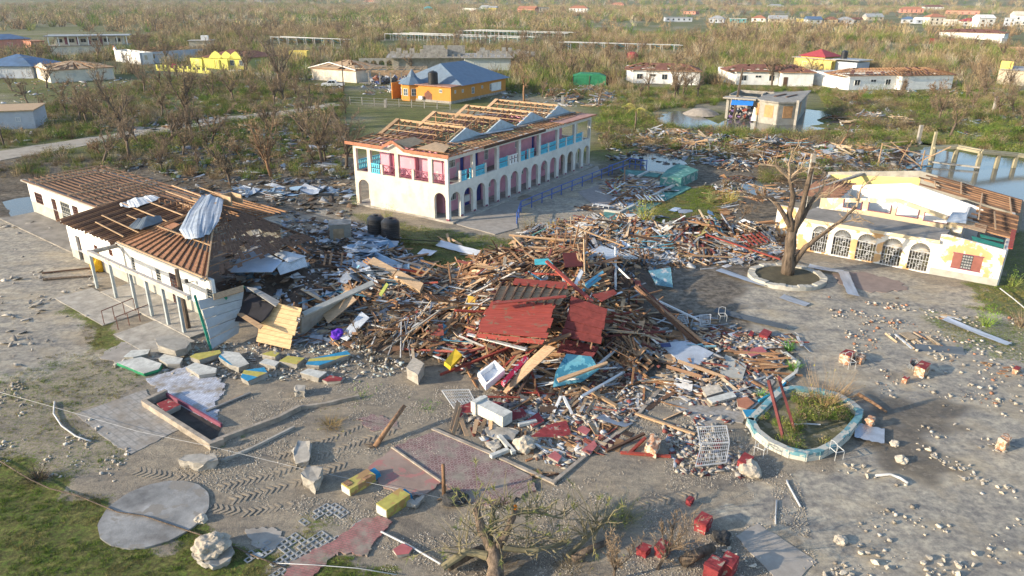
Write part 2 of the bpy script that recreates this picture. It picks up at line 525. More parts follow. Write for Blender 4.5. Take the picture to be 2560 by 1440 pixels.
pave = mixc(nt, ramp(nt, nm, .38, .62), (0.275, 0.255, 0.225), (0.42, 0.38, 0.305))
pave = mixc(nt, ramp(nt, nb, .50, .62), pave, (0.38, 0.33, 0.25))
pave = mixc(nt, ramp(nt, nf, .66, .76), pave, (0.44, 0.41, 0.36))
mud = mixc(nt, ramp(nt, nm, .40, .60), (0.10, 0.085, 0.065), (0.21, 0.18, 0.14))
mud = mixc(nt, ramp(nt, nf, .62, .72), mud, (0.36, 0.33, 0.28))
gr = mixc(nt, ramp(nt, nm, .42, .62), (0.14, 0.215, 0.035), (0.22, 0.21, 0.07))
gr = mixc(nt, ramp(nt, nf, .42, .62), (0.09, 0.085, 0.03), gr)
def msk(ch, n_, w=0.5):
 return ramp(nt, math2('ADD', sp.outputs[ch], math2('MULTIPLY', math2('SUBTRACT', n_, 0.5), w)), 0.36, 0.60)
col = mixc(nt, msk(1, nm, 0.7), sand, pave)
col = mixc(nt, msk(2, nm, 0.9), col, mud)
col = mixc(nt, msk(0, nf, 1.7), col, gr)
mp_ = nt.nodes.new('ShaderNodeMapping'); mp_.inputs['Scale'].default_value = (.5, 1.6, 1); mp_.inputs['Rotation'].default_value = (0, 0, R(-30)); nt.links.new(pos, mp_.inputs[0])
n5 = noise(nt, mp_.outputs[0], 0.5, 8, 0.72, .6)
col = mixc(nt, 1.0, col, ramp(nt, n5, .36, .64, (.66, .67, .70, 1), (1.16, 1.13, 1.06, 1)), 'MULTIPLY')
col = mixc(nt, 1.0, col, ramp(nt, noise(nt, pos, 3.2, 8, 0.75), .34, .66, (.72, .72, .73, 1), (1.2, 1.19, 1.16, 1)), 'MULTIPLY')
nt.links.new(col, b.inputs['Base Color'])
rg = ramp(nt, math2('MULTIPLY', sp.outputs[1], nm), .2, .5, (0.95, .95, .95, 1), (0.62, .62, .62, 1))
nt.links.new(rg, b.inputs['Roughness'])
b.inputs['Specular IOR Level'].default_value = 0.25
bp = nt.nodes.new('ShaderNodeBump'); bp.inputs['Distance'].default_value = 0.12; bp.inputs['Strength'].default_value = 0.75
hh = math2('ADD', math2('MULTIPLY', nf, 0.5), math2('MULTIPLY', ng, 0.35))
nt.links.new(math2('MULTIPLY', hh, math2('SUBTRACT', 1.0, math2('MULTIPLY', sp.outputs[1], 0.6))), bp.inputs['Height'])
nt.links.new(bp.outputs[0], b.inputs['Normal'])
me.materials.append(gm)
gro = bpy.data.objects.new('ground', me); COL.objects.link(gro); gro['kind'] = 'structure'
_GX = np.arange(-60, 70, .25); _GY = np.arange(10, 190, .25)
_GM = terr(*np.meshgrid(_GX, _GY)).tolist()
def GZ(x, y):
 i, j = int((x + 60) * 4), int((y - 10) * 4)
 if 0 <= i < 519 and 0 <= j < 719: return _GM[j][i]
 return 0.0
def ragged(px, z, n=6, jit=0.12, seed=1):
 """a pixel polygon laid on the ground with its edges broken into short uneven steps"""
 rs = random.Random(seed)
 pts = [P(a, b_, z) for a, b_ in px]
 out = []
 for i, p in enumerate(pts):
  q = pts[(i + 1) % len(pts)]
  for k in range(n):
   t = k / n
   j = jit if 0 < k else 0
   out.append(p.lerp(q, t) + Vector((rs.uniform(-j, j), rs.uniform(-j, j), 0)))
 return out
def slab(name, px, top, mat, n=1, jit=0.0, seed=1, kind='structure', thick=0.3, label=None, cat=None, group=None):
 pts = ragged(px, top * .5, n * 2, jit, seed)
 o = MB().prism([p - Vector((0, 0, thick)) for p in pts], (0, 0, thick)).build(name, mat)
 return tag(o, label, cat, group, kind)
wm_, nt, b = newmat('flood_water')
b.inputs['Base Color'].default_value = (0.10, 0.105, 0.095, 1)
b.inputs['Roughness'].default_value = 0.12
b.inputs['IOR'].default_value = 1.33
b.inputs['Specular IOR Level'].default_value = 0.9
bp = nt.nodes.new('ShaderNodeBump'); bp.inputs['Strength'].default_value = 0.08; bp.inputs['Distance'].default_value = 0.05
nt.links.new(noise(nt, nt.nodes.new('ShaderNodeNewGeometry').outputs['Position'], 2.2, 3), bp.inputs['Height'])
nt.links.new(bp.outputs[0], b.inputs['Normal'])
for k, px in enumerate(WATER):
 q = [P(*p) for p in px]; c = sum(q, Vector()) / len(q)
 tag(MB().sheet([Vector((c.x + (p.x - c.x) * 1.18, c.y + (p.y - c.y) * 1.18, -.10)) for p in q]).build('water', wm_), kind='structure')
RO = pm('sandy_road', (0.36, 0.32, 0.26), var=0.25, sc=0.8, coord='World', bump=0.2)
slab('road', [(-300, 455), (0, 392), (330, 338), (560, 300), (700, 284), (830, 262), (850, 268), (705, 294), (560, 313), (330, 354), (0, 416), (-300, 490)], 0.09, RO, 5, 0.5, 2)
slab('path', [(880, 205), (960, 190), (1010, 188), (1000, 196), (900, 214)], 0.09, RO, 4, 0.5, 3)
slab('track', [(1270, 196), (1400, 178), (1470, 172), (1475, 178), (1330, 196)], 0.09, RO, 4, 0.5, 3)
# ---------------------------------------------------------------- the pink two-storey hotel
def hotel():
 M = frame(P(1121, 559), 57.8)
 t = empty('hotel_building', M, 'long two-storey cream building with pink verandas, arcade and stripped roof timbers', 'building')
 L, W, U = 29.4, 11.8, 0.35
 zt = 6.3
 part('floor_slab', t, CONC, lambda b: b.box2((-.1, -.55, -.1), (L + .4, W + .3, .16)))
 part('upper_floor', t, CONC, lambda b: b.box2((.2, .2, 3.2), (L - .2, W - .2, 3.42)))
 arches = [(k * 2.1 + .36, k * 2.1 + 1.88, .16, 2.75, True) for k in range(14)]
 ups = [(k * 4.2 + .25, k * 4.2 + 4.0, 3.55, 5.85, False) for k in range(7)]
 def longwall(b, v):
  wall(b, (0, v), (L, v), .16, 3.2, .3, arches)
  wall(b, (0, v), (L, v), 3.2, zt, .3, ups)
 part('front_wall', t, CREAMSH, lambda b: longwall(b, .15))
 part('rear_wall', t, CREAM, lambda b: longwall(b, W - .15))
 eo = [(.35, 1.7, .16, 2.75, True), (9.9, 11.4, .16, 2.75, True)]
 eu = [(.35, 1.85, 3.55, 5.85, False), (2.3, 5.95, 3.55, 5.85, False), (6.4, 9.55, 3.55, 5.85, False), (9.95, 11.45, 3.55, 5.85, False)]
 def endwall(b, u):
  o = [(s0 - .3, s1 - .3, a, c, k) for s0, s1, a, c, k in eo]
  wall(b, (u, .3), (u, W - .3), .16, 3.2, .3, o)
  wall(b, (u, .3), (u, W - .3), 3.2, zt, .3, [(s0 - .3, s1 - .3, a, c, k) for s0, s1, a, c, k in eu])
 part('end_wall', t, CREAM, lambda b: endwall(b, .15))
 part('end_wall', t, CREAM, lambda b: endwall(b, L - .15))
 part('porch_gable', t, CREAM, lambda b: b.prism([(0.0, 4.9, zt), (0.0, 7.4, zt), (0.0, 6.15, 6.95)], (.28, 0, 0)))
 c0, c1, d0, d1 = 1.9, 25.3, 1.95, 9.9
 def core(b, z0, z1, ops):
  wall(b, (c0, d0), (c1, d0), z0, z1, .2, ops)
  wall(b, (c0, d1), (c1, d1), z0, z1, .2, [(s * 4.2 + 1, s * 4.2 + 2, z0 + .1, z0 + 2.1, False) for s in range(5)])
  wall(b, (c0, d0 + .1), (c0, d1 - .1), z0, z1, .2)
  wall(b, (c1, d0 + .1), (c1, d1 - .1), z0, z1, .2)
 up_ops = [(.75, 1.75, 4.45, 5.55, False), (2.55, 3.25, 3.45, 5.55, False), (5.0, 5.7, 3.45, 5.6, False), (6.75, 7.5, 4.2, 5.5, False),
    (8.75, 9.0, 4.4, 5.0, False), (12.7, 13.7, 4.5, 5.5, False), (16.3, 16.9, 3.45, 5.6, False), (17.9, 18.3, 4.6, 5.5, False), (20.3, 20.8, 5.2, 5.6, False)]
 lo_ops = [(.6, 1.8, 1.2, 2.6, False), (3.2, 4.1, .16, 2.4, False), (5.3, 6.2, .16, 2.4, False), (7.2, 7.9, 1.2, 2.4, False),
    (11.6, 12.2, 1.2, 2.2, False), (13.8, 14.5, 1.3, 2.4, False), (17.6, 18.5, .16, 2.4, False), (20.4, 20.6, .16, 2.3, False)]
 part('room_wall', t, PINK, lambda b: core(b, 3.42, 6.15, up_ops), 'pink upper room walls with peeling patches')
 part('room_wall', t, PINK, lambda b: core(b, .16, 3.2, lo_ops), 'pink ground floor walls behind the arcade')
 GREENR = pm('faded_green_room', (0.30, 0.36, 0.22), var=0.2)
 part('room_partition', t, GREENR, lambda b: [wall(b, (u, d0 + .1), (u, d1 - .1), 3.42, 6.1, .16) for u in (4.6, 10.9, 17.1, 20.8)] + [wall(b, (c0 + .1, 6.4), (4.5, 6.4), 3.42, 6.1, .15)])
 for k, (s0, s1, a, c, _) in enumerate(up_ops + lo_ops):
  if c - a > 1.6:
   part('door', t, BLUED, lambda b: b.box2((c0 + s0, d0 + .02, a), (c0 + s1, d0 + .07, c)))
  elif s1 - s0 > .5:
   o = window(t, Matrix.Translation((c0 + (s0 + s1) / 2, d0 - .06, a)) @ Matrix.Rotation(math.pi, 4, 'Z'), s1 - s0, c - a, WOODW, GLASS, (4, 2))
 for v in (4.9, 8.0):
  part('pilaster', t, PILM, lambda b: b.box2((c0 - .2, v, 3.42), (c0 - .1, v + .45, 5.9)))
 broken = {1: 0, 3: 2, 5: 1, 7: 1}
 def balu(b, p, q, z0, z1, n=7):
  p, q = Vector(p), Vector(q)
  x = (q - p); ln = x.length; x.normalize()
  b.beam(p + Vector((0, 0, z1)), q + Vector((0, 0, z1)), .12, .09)
  b.beam(p + Vector((0, 0, z0 + .05)), q + Vector((0, 0, z0 + .05)), .12, .1)
  b.beam(p + Vector((0, 0, (z0 + z1) / 2)), q + Vector((0, 0, (z0 + z1) / 2)), .07, .07)
  for k in range(n):
   c = p + x * ln * (k + .5) / n
   for z in (z0 + .28, z0 + .77):
    M3 = Matrix((x, Vector((-x.y, x.x, 0)), Vector((0, 0, 1)))).transposed()
    b.box(c + Vector((0, 0, z)), (ln / n * .58, .06, .34), M3)
 for k in range(7):
  u0 = k * 4.2 + .25
  for j in (0, 1):
   i = k * 2 + j
   a, e = u0 + j * 1.95 + (.12 if j == 0 else 0), u0 + j * 1.95 + 1.68
   if i in (0,): continue
   if i == 3: continue
   if i == 13: continue
   def f(b):
    if i in (1, 6, 7, 5): balu(b, (a, .1, 0), ((a * .45 + e * .55) if i != 5 else e, .1, 0), 3.55, 4.5, 4 if i != 5 else 3)
    else: balu(b, (a, .1, 0), (e, .1, 0), 3.55, 4.5)
    if i in (1, 6): balu(b, (a * .2 + e * .8, .1, 0), (e, .1, 0), 3.55, 4.5, 1)
   part('balustrade_panel', t, BALU if i != 5 else WHITEW, f)
  part('balustrade_post', t, CREAMSH, lambda b: b.box2((u0 + 1.72, .02, 3.55), (u0 + 1.94, .28, 4.6)))
 for k in range(7):
  u0 = k * 4.2 + .3
  part('balustrade_panel', t, BALU, lambda b: balu(b, (u0, W - .1, 0), (u0 + 3.6, W - .1, 0), 3.55, 4.5, 14))
 part('balustrade_panel', t, BALU, lambda b: balu(b, (.1, 8.45, 0), (.1, 9.55, 0), 3.55, 4.5, 4))
 for v in (4.1, 8.05):
  part('balustrade_post', t, CREAM, lambda b: b.box2((.02, v, 3.55), (.28, v + .25, 4.55)))
 for a, e in ((.4, 1.8), (2.35, 4.05), (4.4, 5.9), (6.45, 8.0)):
  def rail(b):
   b.beam((.1, a, 4.5), (.1, e, 4.5), .06, .07); b.beam((.1, a, 3.75), (.1, e, 3.75), .05, .05)
   n = 2
   for k in range(n):
    s, f = a + (e - a) * k / n, a + (e - a) * (k + 1) / n
    b.beam((.1, s, 3.76), (.1, f, 4.47), .04, .05); b.beam((.1, f, 3.76), (.1, s, 4.47), .045, .05)
    b.beam((.1, s + .02, 3.6), (.1, s + .02, 4.47), .05, .05)
  part('railing', t, MAUVE, rail)
 part('balcony_floor', t, MAUVE, lambda b: b.box2((.31, .31, 3.421), (1.78, W - .31, 3.44)))
 part('gutter_beam', t, CONCD, lambda b: b.box2((4.0, 2.3, 6.3), (L + .2, 3.0, 6.52)))
 for k in range(4):
  u0 = 4.1 + k * 6.38
  u1 = u0 + 6.1
  um, zr = (u0 + u1) / 2, 7.62
  part('gable_wall', t, GABLEB, lambda b: b.prism([(u0, 2.95, 6.52), (u1, 2.95, 6.52), (um, 2.95, zr)], (0, .16, 0)), 'weathered blue-white triangular gable')
  beam_part('ridge_beam', t, WOODL, (um, 3.1, zr), (um, 12.15, zr), .06, .22)
  part('bargeboard', t, WOODL, lambda b: [b.prism([(s, 12.2, 6.42), (um, 12.2, zr + .1), (um, 11.7, zr + .1), (s, 11.7, 6.42)], (0, 0, .05)) for s in (u0 - .2, u1 + .2)])
  beam_part('wall_plate', t, WOODL, (u0, 3.1, 6.5), (u0, 12.0, 6.5), .12, .12)
  for j in range(11):
   v = 3.55 + j * .82
   if rnd.random() < .22: continue
   beam_part('rafter', t, rnd.choice([WOODL, WOOD, WOOD]), (u0 - .1, v + rnd.uniform(-.12, .12), 6.42), (um, v + rnd.uniform(-.08, .08), zr - .05), .06, .13)
   if rnd.random() < .45: beam_part('rafter', t, WOOD, (u1 + .1, v, 6.42), (um, v, zr - .05), .06, .13)
  def frames(b):
   for j in range(11):
    v = 3.6 + j * .82
    b.beam((u0, v, 6.35), (u1, v, 6.35), .06, .12)
    b.beam((um, v, 6.35), (um, v, zr), .07, .06)
    if j % 2: b.beam((u0 + 1.6, v, 6.35), (u0 + 1.6, v, 6.98), .06, .06)
   for v in (3.3, 6.3, 9.3, 11.9): b.beam((um + .05, v, 6.2), (um + .05, v, zr), .12, .12)
  part('truss_frame', t, WOOD, frames)
  for f in (.36, .68):
   e = 9.6 if k == 0 else (8.2 if k == 1 else 12)
   beam_part('purlin', t, WOODL, (u0 + (um - u0) * f, 12.0 - e + 2.8, 6.55 + (zr - 6.5) * f), (u0 + (um - u0) * f, 12, 6.55 + (zr - 6.5) * f), .1, .06)
 def strip(b):
  for j in range(50):
   u = 1.2 + j * .58
   if rnd.random() < .32: continue
   b.beam((u, -.45, 6.32), (u + rnd.uniform(-.1, .1), 2.35, 6.5), .05, .1)
  for v, z in ((.3, 6.42), (.95, 6.48), (1.6, 6.53), (-.3, 6.38)):
   u = 1.0
   while u < L:
    n = rnd.uniform(2, 6)
    if rnd.random() < .8: b.beam((u, v, z), (min(u + n, L + .3), v, z), .08, .05)
    u += n
 part('veranda_roof_frame', t, WOOD, strip)
 part('veranda_ceiling', t, WOODP, lambda b: b.box2((.35, .32, 6.18), (L - .3, 1.84, 6.24)))
 part('veranda_ceiling', t, pm('faded_pink_board', (.45, .25, .2), var=.3), lambda b: b.box2((21.5, -.42, 6.42), (29.7, 1.5, 6.45)))
 def lstrip(b):
  for j in range(18):
   v = -.2 + j * .72
   if 5.0 < v < 7.2: continue
   b.beam((-.45, v, 6.32), (3.4, v, 6.75), .05, .1)
  for u, z in ((.4, 6.5), (1.4, 6.6), (2.4, 6.72), (3.3, 6.84)):
   b.beam((u, -.2 + u * .4, z), (u, 12.0 - u * .2, z), .08, .05)
  b.beam((-.45, -.45, 6.35), (4.2, 3.0, 6.6), .07, .14)
  b.beam((-.45, 12.2, 6.35), (4.0, 11.6, 6.6), .07, .12)
  b.beam((-.5, 6.15, 7.05), (4.0, 6.15, 7.05), .07, .12)
  for u in (.4, 1.2, 2.0, 2.8):
   b.beam((u, 4.9, 6.5), (u, 6.15, 7.05), .05, .09); b.beam((u, 7.4, 6.5), (u, 6.15, 7.05), .05, .09)
 part('hip_roof_frame', t, WOOD, lstrip)
 part('roof_board', t, WOODP, lambda b: b.prism([(.2, 4.8, 6.56), (3.0, 4.8, 6.6), (2.6, 6.0, 7.08), (-.4, 6.1, 7.08)], (0, 0, .03)))
 part('roof_board', t, WOODP, lambda b: b.prism([(.2, .5, 6.58), (2.6, 1.6, 6.7), (2.8, 3.6, 6.78), (.3, 3.8, 6.58)], (0, 0, .03)))
 part('roof_sheet', t, ZINC, lambda b: b.prism([(6, 3.4, 6.62), (14, 1.6, 6.62), (14.4, 2.1, 6.64), (6.4, 3.9, 6.66)], (0, 0, .02)))
 part('roof_sheet', t, ZINC, lambda b: [b.prism([(18.2, 9, 6.9), (19.9, 6.4, 7.15), (20.6, 7.2, 6.9), (19.2, 10, 6.8)], (0, .1, .03)), b.prism([(17, 10.5, 6.7), (18.2, 8.0, 7.2), (18.7, 9.0, 7.1)], (0, 0, .05))])
 FAS = pm('brown_red_fascia', (.40, .17, .10), var=.35, sc=2, bump=.1)
 for a, c in (((-.5, -.5), (-.5, 4.8)), ((-.5, 7.5), (-.5, 12.35))):
  beam_part('fascia_board', t, FAS, (*a, 6.38), (*c, 6.38), .05, .3)
 part('fascia_board', t, FAS, lambda b: [b.beam((-.52, 4.75, 6.38), (-.52, 6.15, 7.12), .05, .26), b.beam((-.52, 7.55, 6.38), (-.52, 6.15, 7.12), .05, .26), b.beam((-.5, 4.8, 6.38), (0, 4.8, 6.38), .05, .28)])
 beam_part('fascia_board', t, WOODD, (5.2, -.5, 6.3), (17.2, -.5, 6.3), .05, .28)
 beam_part('fascia_board', t, FAS, (-.5, -.52, 6.4), (5.1, -.5, 6.42), .04, .1)
 beam_part('fascia_board', t, FAS, (22, -.5, 6.38), (29.9, -.5, 6.38), .04, .12)
 part('air_conditioner', t, WHITEW, lambda b: b.box2((4.6, 1.5, .7), (5.5, 1.84, 1.35)))
 part('air_conditioner', t, WHITEW, lambda b: b.box2((20.9, 1.5, 1.0), (21.5, 1.84, 1.5)))
 for k in range(15):
  part('column_base', t, MAUVE, lambda b: b.box2((k * 2.1 - .2 if k else -.02, -.03, .16), (k * 2.1 + .2 if k < 14 else L + .02, .33, .32)))
CREAMSH = pm('cream_render_front', (0.66, 0.64, 0.58), var=0.14, sc=0.8, bump=0.06, dirt=0.25, peel=(.5, .5, .48), peel_t=.66)
GABLEB = pm('chalky_blue_render', (0.42, 0.50, 0.55), var=0.2, sc=2, peel=(.34, .33, .28), peel_t=.62, peel_sc=3)
PILM = pm('dusky_pink_pilaster', (0.42, 0.11, 0.16), var=0.15)
WOODP = pm('pale_board', (0.47, 0.33, 0.20), var=0.35, sc=2, stretch=(1, 6, 1), bump=.2)
hotel()
# ---------------------------------------------------------------- the white L-shaped hall with the stripped roof (left)
def grille_parts(parent, M, w, h, mat, name='window_grille', nx_=4, nz=5):
 b = MB()
 for k in range(nx_ + 1): b.box((-w / 2 + w * k / nx_, 0, h / 2), (.03, .03, h))
 for k in range(nz + 1): b.box((0, 0, h * k / nz), (w, .03, .03))
 return b.build(name, mat, parent, M)
def left_hall():
 M = frame(P(243, 735), -37.75)
 t = empty('school_hall', M, 'long low white building with roof stripped to brown rafters and a broken hip roof', 'building')
 zw = 3.1
 GW = GREYW
 def w1(b, z0, z1, ops): wall(b, (.7, 2.2), (12.4, 2.2), z0, z1, .2, ops)
 ops3 = [(.9, 1.35, 1.0, 2.3, False), (4.3, 5.0, .9, 2.2, False), (6.2, 7.6, .12, 2.35, False), (10.9, 11.6, 1.2, 2.4, False)]
 part('wall', t, WHITEW, lambda b: w1(b, .9, zw, [(a, c, max(z0, .91), z1, k) for a, c, z0, z1, k in ops3]))
 part('lower_wall', t, GW, lambda b: w1(b, 0, .9, [(a, c, .05, .9, k) for a, c, z0, z1, k in ops3 if z0 < .5]))
 def w2(b, z0, z1, ops): wall(b, (-8.7, 2.1), (.6, 2.1), z0, z1, .2, ops)
 o2 = [(1.3, 2.1, 0.05, 2.1, False), (4.5, 5.1, 1.4, 2.0, False), (7.0, 7.6, 1.7, 2.2, False)]
 part('wall', t, WHITEW, lambda b: w2(b, .8, zw - .1, [(a, c, max(z0, .81), z1, k) for a, c, z0, z1, k in o2]))
 part('lower_wall', t, GW, lambda b: w2(b, 0, .8, [(1.3, 2.1, .01, .8, False)]))
 o1 = [(1.2, 3.0, 1.2, 2.3, False), (5.0, 6.0, .05, 2.3, False), (6.9, 8.9, 1.0, 2.4, False), (9.4, 10.6, .05, 2.4, False), (14.4, 15.4, 1.8, 2.5, False)]
 def w0(b, z0, z1, ops): wall(b, (-25.2, 5.4), (-8.7, 5.4), z0, z1, .2, ops)
 part('wall', t, WHITEW, lambda b: w0(b, 1.2, zw, [(a, c, max(z0, 1.21), z1, k) for a, c, z0, z1, k in o1]))
 part('lower_wall', t, GW, lambda b: w0(b, 0, 1.2, [(a, c, .05, 1.2, k) for a, c, z0, z1, k in o1 if z0 < 1.2]))
 def others(b):
  wall(b, (-25.1, 5.5), (-25.1, 11.9), 0, zw, .2)
  wall(b, (-25.0, 12.0), (-5.0, 12.6), 0, zw, .2)
  wall(b, (-8.7, 2.2), (-8.7, 5.3), 0, zw, .2)
  wall(b, (-5, 12.6), (4, 13.2), 0, 2.6, .2)
  wall(b, (-8.6, 5.5), (-8.6, 12.2), 0, 2.9, .16)
  wall(b, (-16.5, 5.5), (-16.5, 12.2), 0, 2.9, .16)
 part('rear_wall', t, GREYW, others)
 part('floor', t, CONCD, lambda b: b.box2((-25, 2.3, -.05), (12.3, 12.4, .1)))
 part('wall_beam', t, CONC, lambda b: [b.beam((-25.4, 5.05, 3.25), (-8.2, 5.1, 3.2), .35, .16), b.beam((-8.2, 5.1, 3.2), (-3.6, 5.3, 3.3), .2, .16)])
 for s, z, w, h in ((5.5, .05, 1.0, 2.2), (10.0, .05, 1.1, 2.3)):
  grille_parts(t, Matrix.Translation((-25.2 + s, 5.36, z)), w, h, IRON, 'door_grille', 5, 9)
 for s, z, w, h in ((2.1, 1.2, 1.75, 1.05), (7.9, 1.0, 1.9, 1.35)):
  window(t, Matrix.Translation((-25.2 + s, 5.36, z)) @ Matrix.Rotation(math.pi, 4, 'Z'), w, h, IRON if s < 3 else GREYW, GLASS, (5, 3))
 part('door', t, WOODD, lambda b: b.box2((-7.4, 2.2, .05), (-6.6, 2.25, 2.1)))
 window(t, Matrix.Translation((-3.9, 2.05, 1.4)) @ Matrix.Rotation(math.pi, 4, 'Z'), .6, .6, IRON, GLASS, (3, 2))
 window(t, Matrix.Translation((-1.4, 2.05, 1.7)) @ Matrix.Rotation(math.pi, 4, 'Z'), .6, .5, IRON, GLASS, (3, 2))
 for a, c, z0, z1, _ in ops3:
  if z1 - z0 > 2:
   grille_parts(t, Matrix.Translation((.7 + (a + c) / 2, 2.12, z0)), c - a, z1 - z0, IRON, 'door_grille', 7, 10)
   part('door', t, GLASSB, lambda b: b.box2((.7 + a, 2.2, z0), (.7 + c, 2.24, z1)))
  else:
   window(t, Matrix.Translation((.7 + (a + c) / 2, 2.14, z0)) @ Matrix.Rotation(math.pi, 4, 'Z'), c - a, z1 - z0, GREYW, GLASS, (1, 6))
 def purl(b):
  for j in range(15):
   v = 4.9 + j * .52
   z = 3.35 + .10 * math.sin(j) * .2 + (v - 4.9) * .02
   b.beam((-25.0 + rnd.uniform(0, .3), v, z), (-6.0 + rnd.uniform(-1, 1.5), v + .1, z), .06, .14)
 part('purlins', t, WOODD, purl)
 for j in range(13):
  u = -24.4 + j * 1.35 + rnd.uniform(-.1, .1)
  a = 4.9 if rnd.random() < .5 else rnd.uniform(6.5, 9)
  e = rnd.uniform(9.5, 12.2)
  if rnd.random() < .85: beam_part('rafter', t, WOODL, (u, a, 3.52), (u + rnd.uniform(-.3, .3), e, 3.56), .09, .09)
 for j in range(7):
  u = -24 + j * 1.6
  beam_part('rafter', t, WOODL, (u, 11.2, 3.55), (u + .1, 12.7, 3.55), .09, .09)
 part('ceiling_boards', t, pm('stained_ceiling', (.20, .15, .11), var=.5, sc=1.5, stretch=(1, 5, 1)), lambda b: [b.box2((-24.8, 5.6 + k * .62, 2.98), (-8.9 + (k % 3) * .6, 5.6 + k * .62 + .5, 3.0)) for k in range(10)])
 for j in range(24):
  u = -8.9 + j * .42
  e = 8.3 + rnd.uniform(-1, 1)
  beam_part('rafter', t, WOODD if j % 3 else WOOD, (u, 1.5 + rnd.uniform(-.1, .15), 3.12), (u, e, 3.12 + (e - 1.5) * .12), .06, .13)
 for v, a, c in ((2.6, -5.2, .2), (3.6, -6.3, .6), (4.7, -4.4, 2.6), (5.9, -7.8, 1.2), (7.2, -6, 2.4), (8.4, -3, 2.8), (9.4, -7, 1), (10.5, -8, -2), (11.4, -5, 1)):
  beam_part('batten', t, WOODL, (a, v + .3, 3.27 + (v - 1.5) * .12), (c, v - .1, 3.27 + (v - 1.5) * .12), .09, .07)
 ap = Vector((4.6, 7.6, 5.5))
 fl, fr, br_, bl = Vector((.5, 1.85, 3.12)), Vector((12.3, 1.85, 3.12)), Vector((9.2, 12.6, 2.5)), Vector((-4, 13.0, 3.0))
 def face(b, a, c, t0, t1, s0, s1, off=0, th=.03):
  """strip of the triangle a-c-ap between heights t0..t1 and shares s0..s1 along"""
  def q(s, t_): return a.lerp(c, s).lerp(ap, t_) + Vector((0, 0, off))
  b.prism([q(s0, t0), q(s1, t0), q(s1, t1), q(s0, t1)], (0, 0, th))
 def sheath(b):
  n = 9
  for j in range(n):
   t0, t1 = j / n, (j + 1) / n - .008
   if j < 3: face(b, fl, fr, t0, t1, .0, 1.0)
   elif j < 5: face(b, fl, fr, t0, t1, .30 + .02 * j, .62 - .02 * j); face(b, fl, fr, t0, t1, .0, .2)
   elif j < 8: face(b, fl, fr, t0, t1, .5, 1.0)
 part('roof_boards', t, BOARDR, sheath)
 for k in range(14):
  s = .04 + k * .07
  q0, q1 = fl.lerp(fr, s), fl.lerp(fr, s).lerp(ap, .38 if s < .75 else .9)
  if k % 3 == 0: q1 = fl.lerp(fr, s).lerp(ap, .85)
  beam_part('rafter', t, WOOD, q0 + Vector((0, 0, .1)), q1 + Vector((0, 0, .1)), .08, .10)
 for t_ in (.40, .0):
  beam_part('batten', t, WOODL, fl.lerp(ap, t_) + Vector((0, 0, .14)), fr.lerp(ap, t_) + Vector((0, 0, .14)), .1, .08)
 beam_part('hip_rafter', t, WOODL, fr + Vector((0, 0, .1)), ap + Vector((0, 0, .1)), .09, .16)
 beam_part('hip_rafter', t, WOOD, fl + Vector((0, 0, .1)), ap + Vector((0, 0, .1)), .09, .14)
 beam_part('hip_rafter', t, WOODD, br_, ap, .09, .14)
 beam_part('ridge_beam', t, WOODD, bl, ap, .09, .14)
 def shing(b):
  n, mseg = 26, 20
  rs = random.Random(5)
  for j in range(n):
   for k in range(mseg):
    s0, s1 = k / mseg, (k + 1) / mseg - .006
    t0, t1 = j / n, (j + 1) / n
    s_mid = (s0 + s1) / 2
    if j < 6 and s_mid < .45 and rs.random() < .75: continue
    if rs.random() < .10 or mnoise.noise(Vector((j * .22, k * .28, 1.7))) > .22: continue
    if .55 < s_mid < .7 and 8 < j < 12: continue
    face(b, fr, br_, t0, t1 + .01, s0, s1, .03 + .02 * rs.random())
 part('roof_shingles', t, SHING, shing)
 for k in range(9):
  u = .06 + k * .1
  beam_part('batten', t, WOOD, fr.lerp(ap, u) + Vector((0, 0, .0)), br_.lerp(ap, u) + Vector((0, 0, .0)), .1, .05)
 def shing2(b):
  for j in range(12): face(b, br_, bl, j / 12, (j + .9) / 12, .05, .8)
 part('roof_boards', t, WOODD, shing2)
 def trusses(b):
  for j in range(13):
   v = 8.2 + j * .42
   b.beam((-5.5, v, 3.3 + j * .03), (3.4 + j * .2, v - .5, 4.0), .06, .12)
  for j in range(12):
   u = -5 + j * .75
   b.beam((u, 7.4, 3.5), (u + .6, 12.8, 3.4), .06, .1)
   b.beam((u, 8 + .1 * j, 3.1), (u + .1, 8 + .1 * j, 4.3), .06, .06)
 part('roof_frame', t, WOOD, trusses)
 part('vent_box', t, WOODP, lambda b: [b.box2((3.5, 8.6, 5.2), (4.9, 8.7, 5.9)), b.box2((3.5, 9.5, 5.2), (4.9, 9.6, 5.9)), b.box2((3.5, 8.7, 5.2), (3.6, 9.5, 5.9))])
 part('gutter', t, GREYW, lambda b: b.beam((.5, 1.75, 3.16), (12.3, 1.75, 3.14), .14, .12))
 part('veranda_beam', t, pm('stained_beam', (.52, .47, .40), var=.3, sc=2, peel=(.35, .22, .16), peel_t=.6, peel_sc=3), lambda b: [b.box2((-.1, -.13, 2.7), (13.4, .13, 2.98))])
 part('veranda_beam', t, CONC, lambda b: b.box2((.0, .13, 2.72), (.26, 2.1, 2.96)))
 for u in (.1, 3.0, 5.9, 8.0, 10.1, 12.0):
  part('veranda_post', t, pm('grey_post', (.38, .42, .42), var=.3), lambda b: b.box2((u - .09, -.09, .1), (u + .09, .09, 2.7)))
 part('veranda_floor', t, CONC, lambda b: [b.box2((1.0, -.2, -.1), (13.0, 2.1, .11)), b.box2((-.4, -2.7, -.1), (6.8, -.2, .06)), b.box2((8.7, -2.9, -.1), (13.6, -.2, .055))])
 part('leaning_post', t, BARK, lambda b: b.tube([(11.6, .5, .1), (11.3, .6, 2.2), (11.2, .6, 4.0)], [.16, .15, .13], 8))
